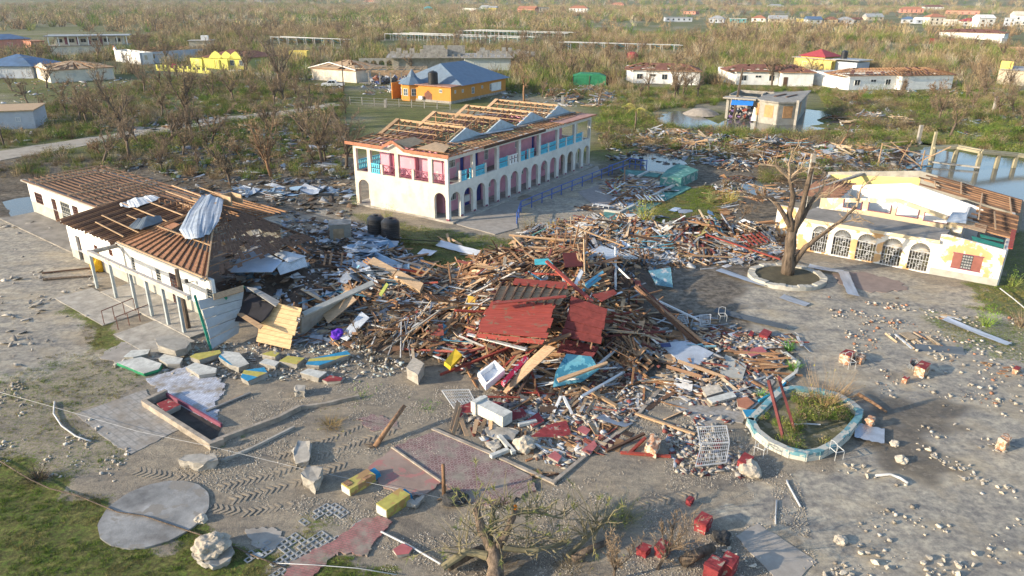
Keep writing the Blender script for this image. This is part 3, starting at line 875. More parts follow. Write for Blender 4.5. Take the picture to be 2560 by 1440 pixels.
 part('wall_lamp', t, BLACKP, lambda b: [b.beam((10.2, 2.1, 2.5), (10.2, 1.7, 2.5), .04, .04), b.box((10.2, 1.6, 2.65), (.2, .15, .25))])
 return M
SHING = pm('weathered_shingles', (0.17, 0.095, 0.06), var=0.6, sc=4, rand=0.1, bump=.3)
BOARDR = pm('red_brown_board', (0.30, 0.15, 0.085), var=0.4, sc=2.5, stretch=(1, 4, 1), bump=.15)
HM = left_hall()
# ---------------------------------------------------------------- the arched building on the right
def right_hall():
 M = frame(P(2491, 700), 145.0)   # x runs along the front to the left, y<0 goes back
 M = M @ Matrix.Scale(1, 4)
 t = empty('arched_hall', M, 'single-storey peeling orange and white hall with five barred arches and no roof', 'building')
 W = 14.8
 OR = pm('orange_white_peeling', (0.62, 0.38, 0.18), var=.2, sc=.8, peel=(.72, .69, .62), peel_t=.455, peel_sc=.75, bump=.08)
 YE = pm('peach_render', (0.60, 0.49, 0.32), var=.15, peel=(.76, .72, .64), peel_t=.55, peel_sc=.9, dirt=.2)
 arches = [(4.72, 6.14), (6.66, 8.08), (8.56, 9.98), (10.46, 11.82), (12.26, 13.5)]
 ops = [(1.25, 3.2, .85, 2.05, False)] + [(a, c, .1, 2.35, True) for a, c in arches]
 part('front_wall', t, OR, lambda b: wall(b, (0, 0), (W, 0), 0, 2.6, .25, ops))
 part('front_gable', t, OR, lambda b: b.prism([(0, -.125, 2.6), (4.3, -.125, 2.6), (4.3, -.125, 3.25), (3.9, -.125, 3.3), (0, -.125, 2.82)], (0, .25, 0)))
 part('wall_band', t, GREYW, lambda b: b.box2((.0, .127, 0), (4.5, .15, .55)))
 part('portico_roof', t, CONCD, lambda b: b.prism([(4.3, .35, 2.62), (14.9, .35, 2.62), (14.4, -3.4, 2.7), (12, -3.5, 2.72), (3.9, -3.0, 2.72)], (0, 0, .2)))
 part('portico_fascia', t, YE, lambda b: b.box2((4.25, .352, 2.58), (14.95, .40, 2.84)))
 def gw(b, v, x0, x1, zl, za, zr, ops=(), z0=0):
  xa = 8.2
  def top(x): return zr + (za - zr) * (x - x0) / (xa - x0) if x < xa else za + (zl - za) * (x - xa) / (x1 - xa)
  cuts = sorted(set([x0, x1, xa] + [k for o in ops for k in o[:2]]))
  for s0, s1 in zip(cuts[:-1], cuts[1:]):
   o = [q for q in ops if q[0] <= s0 and q[1] >= s1]
   def pz(za_, zb_):
    b.prism([(s0, v, za_(s0)), (s1, v, za_(s1)), (s1, v, zb_(s1)), (s0, v, zb_(s0))], (0, .2, 0))
   if o:
    pz(lambda x: z0, lambda x: o[0][2]); pz(lambda x: top(x) - .35, top)
   else: pz(lambda x: z0, top)
 part('clerestory_wall', t, YE, lambda b: gw(b, -5.0, 3.2, 14.3, 3.45, 4.35, 3.25,
   [(4.3, 6.1, 2.85), (6.5, 8.2, 2.95), (8.6, 10.4, 3.0), (10.9, 12.4, 2.95)]))
 for a, c, z in ((4.3, 6.1, 2.85), (6.5, 8.2, 2.95), (8.6, 10.4, 3.0), (10.9, 12.4, 2.95)):
  part('window_frame', t, MAUVE, lambda b: [b.box2((a, -4.79, z), (c, -4.72, z + .06)), b.box2((a, -4.79, z), (a + .06, -4.72, z + .75)), b.box2((c - .06, -4.79, z), (c, -4.72, z + .75))])
 part('hall_wall', t, WHITEW, lambda b: gw(b, -11, 2.2, 12.9, 3.6, 4.5, 3.1), 'clean white gabled inner wall')
 part('rear_wall', t, BLOCKW, lambda b: gw(b, -16.9, -.8, 16.4, 3.3, 4.55, 2.95), 'bare block rear gable wall')
 part('rear_wall_paint', t, pm('yellow_room_paint', (.72, .58, .22), var=.15), lambda b: b.prism([(8.0, -16.68, 1.4), (16.2, -16.68, 1.4), (16.2, -16.68, 3.1), (8.0, -16.68, 3.9)], (0, .02, 0)))
 def sides(b):
  wall(b, (-.0, -.13), (-.0, -16.7), 0, 2.75, .22, [(2.5, 4.0, .9, 2.0, False), (8, 10, .9, 2.0, False)])
  wall(b, (3.3, -5.1), (3.3, -11), 0, 3.2, .2)
  wall(b, (14.4, -.13), (14.4, -5.0), 0, 2.6, .22)
  wall(b, (16.2, -8), (16.2, -16.7), 0, 3.1, .22)
  wall(b, (13.0, -5.1), (13.0, -11), 0, 3.3, .2)
  wall(b, (4.4, -.2), (4.4, -4.9), 0, 2.6, .15)
 part('side_wall', t, pm('white_side_render', (.62, .62, .60), var=.15, dirt=.3), sides)
 part('floor', t, CONCD, lambda b: b.box2((0, -16.8, -.05), (16, -.1, .1)))
 part('lean_wall', t, OR, lambda b: b.box2((15.4, -3.2, 0), (17.4, -2.9, 2.7)))
 part('side_lintel', t, CONC, lambda b: b.beam((16.4, -8, 3.0), (13.0, -17, 3.6), .3, .25))
 for a, c in arches:
  w = c - a
  def g(b):
   r = w / 2; cx = (a + c) / 2; cz = 2.35 - r
   nb_ = 7
   for k in range(nb_ + 1): b.beam((a + w * k / nb_, .06, .12), (a + w * k / nb_, .06, cz), .035, .035)
   for k in range(5):
    for j in range(8):
     if rnd.random() < .55: b.beam((a + w * j / 8, .065, .25 + k * .33 + (j % 2) * .12), (a + w * (j + 1) / 8, .065, .25 + k * .33 + (j % 2) * .12), .03, .03)
   b.beam((a, .06, cz), (c, .06, cz), .05, .05); b.beam((a, .06, .95), (c, .06, .95), .04, .04)
   for k in range(13):
    g_ = math.pi * (k + .5) / 13
    b.beam((cx + .12 * math.cos(g_), .06, cz + .12 * math.sin(g_)), (cx + r * math.cos(g_), .06, cz + r * math.sin(g_)), .03, .03)
   for z in (.6, 1.35):
    pts = [(cx - .12 + .16 * math.sin(q * 1.3) , .07, z - .25 + q * .1) for q in range(6)]
    b.tube(pts, .03, 5)
  part('gate_grille', t, IRONW, g)
  part('room_shade', t, pm('room_shade_dark', (.10, .095, .06), var=.4), lambda b: b.box2((a, -1.2, .1), (c, -1.15, 1.0)))  # dark sheet added behind the arch to stand in for the room's shade
 wf = part('window_frame', t, MAUVE, lambda b: [b.box2((1.2, .05, .82), (3.25, .16, .88)), b.box2((1.2, .05, 2.02), (3.25, .16, 2.08))])
 BRN = pm('brown_shutter', (.26, .10, .08), var=.25)
 part('shutter', wf, BRN, lambda b: b.box2((1.25, .07, .88), (1.88, .12, 2.02))); part('shutter', wf, BRN, lambda b: b.box2((2.58, .07, .88), (3.2, .12, 2.02)))
 def dec(b):
  for k in range(4):
   for j in range(5):
    c = Vector((1.99 + k * .165, .1, 1.0 + j * .22))
    for q in range(3):
     g_ = q * math.pi / 3
     b.beam(c - Vector((math.cos(g_), 0, math.sin(g_))) * .1, c + Vector((math.cos(g_), 0, math.sin(g_))) * .1, .02, .02)
 part('grille', wf, IRONW, dec); part('pane', wf, GLASS, lambda b: b.box2((1.88, .0, .88), (2.58, .02, 2.02)))
 def zt(x, v=0):
  return 3.05 + (4.5 - 3.05) * (x + .2) / 8.4 if x < 8.2 else 4.5 - 1.1 * (x - 8.2) / 8
 for j in range(13):
  v = -11.6 - j * .42
  x0, x1 = -.4, rnd.uniform(6.0, 8.0)
  if j % 4 == 3: x1 = 3.5
  beam_part('rafter', t, WOOD if j % 2 else WOODD, (x0, v, zt(x0)), (x1, v, zt(x1)), .07, .14)
 for j in range(16):
  v = -3.3 - j * .5
  x1 = rnd.uniform(2.2, 3.1)
  beam_part('rafter', t, WOODD if j % 3 else WOOD, (-.4, v, 2.9), (x1, v, 3.3), .07, .13)
 for x, a, c in ((1.0, -3.5, -9), (2.3, -5, -14.5), (4.2, -12, -16.5), (6.2, -11.5, -14), (.2, -10, -16)):
  beam_part('batten', t, WOODL, (x, a, zt(x) + .12), (x + .4, c, zt(x) + .18), .1, .07)
 for j in range(10):
  x = 13.3 + j * .32
  beam_part('rafter', t, WOOD, (x, -6.0 - j * .15, 3.2 - j * .03), (x + .2, -13 - j * .2, 3.5 - j * .03), .07, .12)
 part('roof_boards', t, BOARDR, lambda b: [b.prism([(12.9 + (k % 2) * .3, -6 - k * .62, 3.42), (16.6, -6 - k * .62, 3.1), (16.6, -6.5 - k * .62, 3.1), (12.9, -6.5 - k * .62, 3.42)], (0, 0, .03)) for k in range(11)])
 part('roof_boards', t, WOODP, lambda b: [b.prism([(1.6, -2.6 - k * .4, 3.18), (3.6, -2.9 - k * .4, 3.36), (3.6, -3.25 - k * .4, 3.36), (1.6, -2.95 - k * .4, 3.18)], (0, 0, .03)) for k in range(6)])
 part('green_sheet', t, pm('faded_green_sheet', (.02, .22, .14), var=.3, rough=.5), lambda b: [b.prism([(.2, -.5, 2.80), (2.2, -.5, 3.02), (2.4, -1.4, 3.1), (.2, -1.2, 2.86)], (0, 0, .02)), b.prism([(.3, -1.9, 2.9), (1.8, -1.8, 3.0), (1.9, -2.6, 3.04), (.3, -2.4, 2.9)], (0, 0, .02))])
 part('roof_sheet', t, ZINC, lambda b: [b.prism([(3.0, -3.4, 3.5), (4.4, -3.6, 3.3), (4.2, -5.6, 3.7), (3.2, -5.8, 3.8)], (0, 0, .02))])
 part('ridge_cap', t, WOODR, lambda b: b.beam((-.2, -.2, 2.95), (-.2, -5.2, 3.1), .3, .06))
right_hall()
# ---------------------------------------------------------------- houses further off
def hipv(w, d, z, rise, e, gable=False):
 x0, x1, y0, y1 = -e, w + e, -e, d + e
 if w >= d:
  k = 0 if gable else (d / 2 + e)
  a, c = (x0 + k, d / 2), (x1 - k, d / 2)
  if a[0] > c[0]: a = c = (w / 2, d / 2)
  vs = [(x0, y0, z), (x1, y0, z), (x1, y1, z), (x0, y1, z), (*a, z + rise), (*c, z + rise)]
  fs = [(0, 1, 5, 4), (2, 3, 4, 5), (1, 2, 5), (3, 0, 4)]
 else:
  k = 0 if gable else (w / 2 + e)
  a, c = (w / 2, y0 + k), (w / 2, y1 - k)
  if a[1] > c[1]: a = c = (w / 2, d / 2)
  vs = [(x0, y0, z), (x1, y0, z), (x1, y1, z), (x0, y1, z), (*a, z + rise), (*c, z + rise)]
  fs = [(1, 2, 5, 4), (3, 0, 4, 5), (0, 1, 4), (2, 3, 5)]
 return vs, fs
def roofpart(t, w, d, z, rise, e, mat, kind='hip', ox=0, oy=0, cover=1.0, seed=0, name='roof', label=None):
 """hip or gable roof; kind 'strip' = rafters with some boards left"""
 if kind == 'flat':
  return part(name, t, mat, lambda b: b.box2((ox - e, oy - e, z), (ox + w + e, oy + d + e, z + .18)), label)
 vs, fs = hipv(w, d, z, rise, e, kind == 'gable')
 O = Vector((ox, oy, 0))
 if kind in ('hip', 'gable'):
  def f(b):
   for q in fs:
    pts = [Vector(vs[i]) + O for i in q]
    n = (pts[1] - pts[0]).cross(pts[2] - pts[0]).normalized()
    b.prism(pts, n * -.08)
   b.sheet([Vector(vs[i]) + O - Vector((0, 0, .1)) for i in (3, 2, 1, 0)])
  o = part(name, t, mat, f, label)
  if kind == 'gable':
   pass
  return o
 rs = random.Random(seed)
 def f(b):
  for q in fs:
   pts = [Vector(vs[i]) + O for i in q]
   a, c = pts[0], pts[1]
   tp = (pts[3], pts[2]) if len(q) == 4 else (pts[2], pts[2])
   n = max(3, int((c - a).length / 1.1))
   for k in range(n + 1):
    s = k / n
    b.beam(a.lerp(c, s), tp[0].lerp(tp[1], s), .08, .12, mi=0)
   for j in range(1, 4):
    b.beam(a.lerp(tp[0], j / 4), c.lerp(tp[1], j / 4), .06, .06, mi=0)
   for k in range(n):
    for j in range(4):
     if rs.random() < cover:
      s0, s1, t0, t1 = k / n, (k + .97) / n, j / 4, (j + .95) / 4
      g = lambda s, u: a.lerp(c, s).lerp(tp[0].lerp(tp[1], s), u) + Vector((0, 0, .06))
      b.prism([g(s0, t0), g(s1, t0), g(s1, t1), g(s0, t1)], (0, 0, .02), mi=1)
  for k in range(4):
   p, q_ = Vector(vs[k]) + O, Vector(vs[(k + 1) % 4]) + O
   b.beam(p, q_, .12, .18, mi=0)
 return part(name, t, [WOOD, mat], f, label)
def house(L, R_, depth, h, mat, roof='hip', rise=1.3, rmat=None, eave=.4, wins=(), doors=(), swins=(), lwins=(), name='house',
   label='', cat='house', group=None, cover=.4, seed=0, wmat=None, base=0, gm=None, pane=None):
 p, q = (P(*L, base), P(*R_, base))
 w = (q - p).length
 deg = math.degrees(math.atan2(q.y - p.y, q.x - p.x))
 t = empty(name, frame((p.x, p.y, 0), deg), label, cat, group)
 def W(b):
  b.box2((0, 0, -.2), (w, .2, h)); b.box2((0, depth - .2, -.2), (w, depth, h))
  b.box2((0, .2, -.2), (.2, depth - .2, h)); b.box2((w - .2, .2, -.2), (w, depth - .2, h))
  if roof in ('hip', 'gable', 'flat'): b.box2((.2, .2, h - .3), (w - .2, depth - .2, h - .1))
  if roof == 'gable':
   if w >= depth:
    for x in (0, w - .2): b.prism([(x, 0, h), (x, depth, h), (x, depth / 2, h + rise * .93)], (.2, 0, 0))
   else:
    for y in (0, depth - .2): b.prism([(0, y, h), (w, y, h), (w / 2, y, h + rise * .93)], (0, .2, 0))
 part('wall', t, mat, W)
 if roof != 'none':
  roofpart(t, w, depth, h, rise, eave, rmat or ZINC, roof, cover=cover, seed=seed)
 wf = wmat or WHITEW
 for s, z, ww, hh in wins:
  if s <= 1: s *= w
  window(t, Matrix.Translation((s, -.02, z)) @ Matrix.Rotation(math.pi, 4, 'Z'), ww, hh, wf, pane or GLASS, (2, 1))
 for s, z, ww, hh in swins:   # right side
  window(t, Matrix.Translation((w + .02, s * depth, z)) @ Matrix.Rotation(-math.pi / 2, 4, 'Z'), ww, hh, wf, pane or GLASS, (2, 1))
 for s, z, ww, hh in lwins:   # left side
  window(t, Matrix.Translation((-.02, s * depth, z)) @ Matrix.Rotation(math.pi / 2, 4, 'Z'), ww, hh, wf, pane or GLASS, (2, 1))
 for s, ww, hh in doors:
  part('door', t, WOODD, lambda b: b.box2((s * w - ww / 2, -.05, 0), (s * w + ww / 2, -.01, hh)))
 t['w'] = w
 return t, w
def hx(*c): return c
def col(name, c, **k): return pm(name, c, **k)
SLATE = pm('blue_slate_roof', (0.13, 0.19, 0.26), var=.2, sc=1, rough=.5, wave=(2.6, 'Z', .7), spec=.4)
BLUER = pm('blue_sheet_roof', (0.10, 0.17, 0.28), var=.25, sc=.6, rough=.5, dirt=.3)
BROWNR = pm('rusty_brown_roof', (0.20, 0.09, 0.065), var=.35, sc=1)
REDR = pm('red_tile_roof', (0.38, 0.06, 0.07), var=.2, sc=1, wave=(3, 'Z', .6))
GREYR = pm('grey_sheet_roof', (0.36, 0.37, 0.37), var=.25, sc=.6, rough=.5)
TERR = pm('terracotta_roof', (0.40, 0.17, 0.10), var=.25)
ORAN = pm('orange_render', (0.58, 0.25, 0.05), var=.1, dirt=.1)
YELW = pm('yellow_render', (0.75, 0.60, 0.16), var=.1, dirt=.1)
YELG = pm('lime_yellow_render', (0.66, 0.62, 0.14), var=.1, dirt=.1)
SALM = pm('salmon_render', (0.62, 0.27, 0.20), var=.12, dirt=.2)
BGREY = pm('blue_grey_render', (0.46, 0.50, 0.55), var=.1, dirt=.2)
BEIGE = pm('beige_render', (0.55, 0.48, 0.36), var=.2, dirt=.3)
TEAL = pm('teal_render', (0.10, 0.42, 0.45), var=.15)
def tank(loc, r, h, label, group=None, parent=None):
 t = empty('water_tank', Matrix.Translation(loc), label, 'water tank', group)
 prof = [(r * .98, 0)]
 n = 9
 for k in range(n):
  z0, z1 = h * .84 * k / n, h * .84 * (k + 1) / n
  prof += [(r, z0 + .02), (r, z1 - .05), (r * .955, z1 - .03), (r * .955, z1)]
 prof += [(r * .95, h * .86), (r * .7, h * .95), (r * .32, h * .97)]
 MB().lathe((0, 0, 0), prof, 28).build('body', BLACKP, t, smooth=False)
 MB().lathe((0, 0, h * .965), [(r * .3, 0), (r * .3, h * .04), (r * .2, h * .05)], 16).build('lid', BLACKP, t)
 return t
def orange():
 A, B, C_ = P(1122, 262), P(1003, 256), P(1258, 232)
 d = C_ - A
 M = frame(A, math.degrees(math.atan2(d.y, d.x)))   # x along the right-hand (long) side, y = towards the left
 L, W = d.length, (B - A).length
 t = empty('bungalow', M, 'orange bungalow with dark blue slate hip roof and corner turret', 'house')
 h = 3.2
 def W_(b):
  b.box2((0, 0, -.2), (L, .2, h)); b.box2((0, .2, -.2), (.2, W, h)); b.box2((L - .2, .2, -.2), (L, 15, h)); b.box2((.2, 14.8, -.2), (L - .2, 15, h)); b.box2((.2, W - .2, -.2), (3.5, W, h)); b.box2((3.3, W, -.2), (3.5, 15, h))
 part('wall', t, ORAN, W_)
 part('footing', t, CONC, lambda b: [b.box2((-.05, -.06, -.1), (L, .0, .5)), b.box2((-.06, -.06, -.1), (0, W, .5))])
 part('flat_roof', t, pm('red_brown_slab', (.36, .2, .15), var=.3), lambda b: b.box2((-.5, -.4, h), (4.4, W + .2, h + .15)))
 x0, x1, y0, y1, z, r = 3.0, L + .7, -.8, 15.6, h + .05, 3.6
 k = (y1 - y0) / 2
 vs = [(x0, y0, z), (x1, y0, z), (x1, y1, z), (x0, y1, z), (x0 + 4.2, 7.4, z + r), (x1 - k * .75, 7.4, z + r)]
 part('roof', t, SLATE, lambda b: b.add(vs, [(0, 1, 5, 4), (2, 3, 4, 5), (1, 2, 5), (3, 0, 4), (3, 2, 1, 0)]))
 cx, cy, R0 = 1.3, W - .3, 2.4
 ring = [(cx + R0 * math.cos(g), cy + R0 * math.sin(g)) for g in [math.pi / 8 + k * math.pi / 4 for k in range(8)]]
 part('turret_wall', t, ORAN, lambda b: b.prism([(x, y, 0) for x, y in ring], (0, 0, h)))
 ring2 = [((x - cx) * 1.22 + cx, (y - cy) * 1.22 + cy) for x, y in ring]
 part('turret_roof', t, SLATE, lambda b: b.add([(x, y, h + .02) for x, y in ring2] + [((x - cx) * .45 + cx, (y - cy) * .45 + cy, h + 1.3) for x, y in ring] + [(cx, cy, h + 2.9)],
   [(i, (i + 1) % 8, 8 + (i + 1) % 8, 8 + i) for i in range(8)] + [(8 + i, 8 + (i + 1) % 8, 16) for i in range(8)] + [tuple(reversed(range(8)))]))
 for i in (2, 3, 4, 5):
  a, c = Vector((*ring[i], 0)), Vector((*ring[(i + 1) % 8], 0))
  m = (a + c) / 2; o = (m - Vector((cx, cy, 0))).normalized()
  Mw = Matrix((Vector((o.y, -o.x, 0)), o, Vector((0, 0, 1)))).transposed().to_4x4(); Mw.translation = m + o * .04 + Vector((0, 0, 1.0))
  window(t, Mw, 1.1, 1.4, WHITEW, GLASSB, (2, 2))
 for s, z, ww, hh in ((4.2, 1.8, .6, .6), (8, 1.2, 1.0, 1.3), (11.5, 1.9, .6, .6), (15, 1.2, .9, 1.3), (1.5, 1.9, .5, .6)):
  window(t, Matrix.Translation((s, -.03, z)) @ Matrix.Rotation(math.pi, 4, 'Z'), ww, hh, WHITEW, GLASSB, (2, 2))
 for s, z, ww, hh in ((2.4, 2.0, .7, .6),):
  window(t, Matrix.Translation((-.03, s, z)) @ Matrix.Rotation(math.pi / 2, 4, 'Z'), ww, hh, WHITEW, GLASSB, (2, 1))
 part('louvre_panel', t, WHITEW, lambda b: [b.box2((L - 6, -.05, .9), (L - 2, -.02, 2.6)), b.box2((L - 6, -.1, 1.7), (L - 2, -.05, 1.78))])
 part('arched_door', t, BROWNR, lambda b: b.prism([(-.05, 6.4, .2), (-.05, 4.6, .2), (-.05, 4.6, 1.6), (-.05, 5.5, 2.3), (-.05, 6.4, 1.6)], (.04, 0, 0)))
 part('air_conditioner', t, WHITEW, lambda b: b.box2((-.6, 6.6, .5), (-.1, 7.5, 1.1)))
 c = M @ Vector((1.4, 5.2, h + .16))
 tank(c, 1.0, 2.6, 'black water tank on the flat roof of the orange bungalow')
orange()
def white3(pts, h, lab, seed, cover, rmat):
 (a, b_, c, d_) = [P(*p) for p in pts]
 dr = c - b_
 M = frame(b_, math.degrees(math.atan2(dr.y, dr.x)))
 t = empty('white_house', M, lab, 'house', 'white bungalows with stripped roofs')
 A, C_, D_ = local(M, a), local(M, c), local(M, d_)
 w = C_.x
 dep = 6.8
 lw = min(A.x, -1.5)
 wx = max(D_.x, w + 3)
 def W_(b):
  b.prism([(0, 0, -.2), (w, 0, -.2), (w, .2, -.2), (.1, .2, -.2)], (0, 0, h + .2))
  wall(b, (lw, A.y), (0, 0), -.2, h, .2); wall(b, (lw, A.y), (lw, A.y + dep - 2), -.2, h, .2)
  wall(b, (w, -1.6), (wx, -1.6), -.2, h, .2); wall(b, (w, -1.6), (w, 0), -.2, h, .2); wall(b, (wx, -1.5), (wx, dep), -.2, h, .2)
  wall(b, (lw, A.y + dep - 2), (wx, dep), -.2, h, .2)
  wall(b, (w * .5, .2), (w * .5, dep), 0, h - .2, .15)
 part('wall', t, WHITEW, W_)
 roofpart(t, wx - lw, dep, h, 1.35, .55, rmat, 'strip', ox=lw, oy=0, cover=cover, seed=seed)
 roofpart(t, wx - w, 5, h, 1.1, .5, rmat, 'strip', ox=w, oy=-1.6, cover=cover * .8, seed=seed + 1)
 part('ceiling', t, WOODD, lambda b: b.box2((lw + .3, 1.5, h - .35), (wx - .3, dep - .3, h - .3)))
 for s, z, ww, hh in ((.16, 1.0, 1.5, 1.3), (.5, 1.7, 1.5, .6), (.82, 1.0, 1.4, 1.3)):
  window(t, Matrix.Translation((s * w, -.04, z)) @ Matrix.Rotation(math.pi, 4, 'Z'), ww, hh, WHITEW, GLASS, (2, 1))
 part('door', t, WOODD, lambda b: b.box2((w + .5, -1.76, 0), (w + 1.5, -1.71, 2.1)))
 ang = math.atan2(-A.y, -lw)
 for f in (.35, .7):
  window(t, Matrix.Translation((lw * (1 - f) + .05, A.y * (1 - f) - .12, 1.1)) @ Matrix.Rotation(ang + math.pi, 4, 'Z'), .9, 1.2, WOODR if seed == 3 else WHITEW, GLASS, (2, 1))
white3([(1559, 196), (1577, 204), (1671, 205), (1738, 203)], 3.2, 'small white bungalow beside a red tank, roof open to brown rafters', 1, .5, BROWNR)
white3([(1797, 198), (1834, 205), (1940, 205), (2004, 200)], 3.2, 'white bungalow behind the flooded concrete house, dark brown boards left on roof', 2, .85, BROWNR)
white3([(2053, 203), (2115, 215), (2231, 211), (2298, 198)], 3.2, 'white bungalow with bare red rafters and red shuttered windows', 3, .12, BROWNR)
tag(MB().lathe(P(1572, 152), [(1.8, 0), (1.8, 2.6), (1.2, 3.2), (.2, 3.3)], 20).build('storage_tank', REDR), 'red round tank behind the small white bungalow', 'tank')
t, w = house((1975, 163), (2076, 171), 9, 3.3, YELW, 'flat', .2, CONC, .6, wins=[(.28, 1.1, 1.6, 1.3), (.9, 1.4, .7, .8)], name='villa',
    label='yellow villa with red hip roof and arched porch among the white bungalows', wmat=WHITEW)
roofpart(t, 8, 8, 3.9, 1.9, .5, REDR, 'hip', ox=1.6, oy=.6)
part('upper_wall', t, YELW, lambda b: b.box2((1.7, .7, 3.49), (9.5, 8.5, 3.92)))
part('porch', t, YELW, lambda b: [wall(b, (w * .5, -1.8), (w + .2, -1.8), 0, 2.9, .25, [(.6, 2.6, .1, 2.4, True), (3.2, 4.6, .1, 2.3, True)]), b.box2((w * .5, -1.9, 2.91), (w + .3, 0, 3.1))])
part('annex_wall', t, BGREY, lambda b: b.box2((w + .02, .5, 0), (w + 6.5, 7, 3.0)))
part('annex_roof', t, GREYR, lambda b: b.box2((w - .8, .1, 3.52), (w + 7.2, 7.4, 3.66)))
M_ = t.matrix_world
tank(M_ @ Vector((w + .2, 4, 3.67)), .9, 2.2, 'black water tank on the roof of the yellow villa')
def flooded():
 A, B, C_, D_, E_ = P(1808, 289), P(1880, 292), P(1893, 297), P(1982, 301), P(2004, 270)
 pts = [A, B, C_, P(1935, 303), D_, E_]
 d = D_ - A
 M = frame(A, math.degrees(math.atan2(d.y, d.x)))
 t = empty('concrete_house', M, 'unfinished grey concrete house standing in flood water with blue tarpaulin', 'house')
 q = [local(M, p) for p in pts]
 h = 3.5
 dep = 9
 def W_(b):
  for i in range(1, 5): wall(b, q[i][:2], q[i + 1][:2], -.2, h, .2)
  wall(b, (0, dep), (q[5].x, q[5].y + 2), -.2, h, .2); wall(b, (0, 3), (0, dep), -.2, h, .2)
  b.box2((-.1, -.1, -.2), (.35, .35, h))
  wall(b, (q[1].x, q[1].y + .1), (q[1].x, 5), -.2, h, .2)
  wall(b, (0, 3.6), (q[1].x, 3.6), -.2, h, .2)
 part('wall', t, BLOCKW, W_)
 part('roof_slab', t, CONC, lambda b: b.prism([(q[1].x + .2, q[1].y - .9, h), (q[2].x, q[2].y - .6, h), (q[3].x, q[3].y - .6, h), (q[4].x + .4, q[4].y - .5, h), (q[5].x + .5, q[5].y + 2, h), (q[1].x + 1.5, dep + .5, h), (q[1].x + .2, 5, h)], (0, 0, .25)))
 part('roof_slab', t, CONC, lambda b: b.box2((-.6, -1.0, h + .003), (q[1].x + .18, 1.2, h + .22)))
 part('parapet', t, CONC, lambda b: [wall(b, (0, 1.3), (q[1].x, 1.3), h, h + .35, .2), wall(b, (0, 1.4), (0, dep), h, h + .5, .2), wall(b, (.1, dep), (q[1].x + 1.4, dep), h, h + .5, .2), wall(b, (q[1].x, 5), (q[1].x, dep), h, h + .4, .2)])
 part('roof_opening', t, WOODD, lambda b: [b.beam((q[4].x - 4.5, 4, h + .35), (q[4].x - 3.5, 8.5, h + .35), .5, .1), b.beam((q[4].x - 2.6, 4, h + .35), (q[4].x - 1.6, 8.5, h + .35), .3, .1)])
 for i, f in ((2, .5), (3, .5), (4, .3), (1, .5)):
  a, c = q[i], q[i + 1]
  x = (c - a).normalized(); n = Vector((x.y, -x.x, 0))
  m = a.lerp(c, f) + n * .13
  ww = min(1.7, (c - a).length * .6)
  part('boarded_window', t, WOODP2, lambda b: b.box(m + Vector((0, 0, 2.0)), (ww, .05, 2.0), Matrix((x, n, Vector((0, 0, 1)))).transposed()))
 part('column', t, CONC, lambda b: b.box2((q[4].x - .1, q[4].y - .9, -.3), (q[4].x + .3, q[4].y - .5, h + .5)))
 part('tarpaulin', t, pm('bright_blue_tarp', (.01, .15, .55), var=.2, rough=.5), lambda b: b.add([(.9, -.6, 3.3), (q[1].x - .2, -.5, 3.35), (q[1].x - .2, -.9, 2.6), (.9, -1.0, 2.5)], [(0, 1, 2, 3), (3, 2, 1, 0)][:1]))
 def junk(b):
  for k in range(60):
   b.box((rnd.uniform(.6, q[1].x - .5), rnd.uniform(.2, 2.5), rnd.uniform(.2, 1.9)), (rnd.uniform(.2, .7), rnd.uniform(.2, .6), rnd.uniform(.1, .6)), Euler((rnd.random(), rnd.random(), rnd.random())).to_matrix(), col=rnd.choice([(.3, .3, .32), (.35, .1, .07), (.5, .5, .5), (.08, .08, .1), (.3, .2, .4), (.05, .06, .08)]))
 part('stored_goods', t, ATTR, junk, color=True)['kind'] = 'stuff'
 part('cloth', t, WHITEW, lambda b: b.add([(4.6, -1.0, .1), (5.4, -1.0, .1), (5.1, -1.0, 2.4), (4.9, -1.0, 2.4)], [(0, 1, 2, 3)]))
 return M
WOODP2 = pm('plywood_shutter', (0.50, 0.27, 0.12), var=.3, sc=2)
flooded()
tag(MB().beam(P(1828, 290), P(1826, 290) + Vector((.9, .5, 8.5)), .3, .3).build('utility_pole', BARK), 'leaning wooden pole in front of the flooded concrete house', 'pole')
tag(MB().lathe(P(1748, 278), [(3.4, -.1), (2.6, .35), (1.5, .8), (.3, 1.0)], 18).build('sand_heap', pm('wet_sand', (.33, .29, .24), var=.3)), 'low grey sand heap rising from the flood water', 'heap')
t, w = house((1155, 178), (1270, 176), 16, 3.4, pm('pale_blue_render', (.50, .53, .50), var=.12), 'flat', .2, CONC, .9,
    wins=[(.25, 1.2, 1.3, 1.3), (.6, 1.2, 1.4, 1.3)], name='unfinished_house', label='unfinished grey building with broken upper storey behind the orange bungalow', cat='building')
x0 = -26
part('lower_wall', t, BLOCKW, lambda b: [b.box2((x0 + 6, 3, 0), (-.1, 15, 3.3)), wall(b, (x0 - 4, 6), (x0 + 5.9, 6), 0, 3.0, .3, [(1.2 + k * 2.2, 2.8 + k * 2.2, .2, 2.4, True) for k in range(4)])])
part('slab', t, CONC, lambda b: b.box2((x0 + 4, 1.2, 3.31), (-1.0, 16, 3.55)))
def stubs(b):
 rs = random.Random(4)
 for k in range(24):
  x = x0 + 5 + k * 1.75 + rs.uniform(-.3, .3)
  hh = rs.uniform(.4, 1.5)
  b.box2((x, 1.5 + rs.uniform(0, .3), 3.6), (x + rs.uniform(.5, 1.6), 2.0, 3.6 + hh))
  if rs.random() < .6: b.box2((x, 10, 3.6), (x + 1.4, 10.3, 3.6 + hh + .5))
  if x > -6 and rs.random() < .5: b.box2((x, 14, 3.6), (x + 1.2, 14.3, 3.6 + rs.uniform(.6, 1.8)))
_sb = MB(); stubs(_sb)
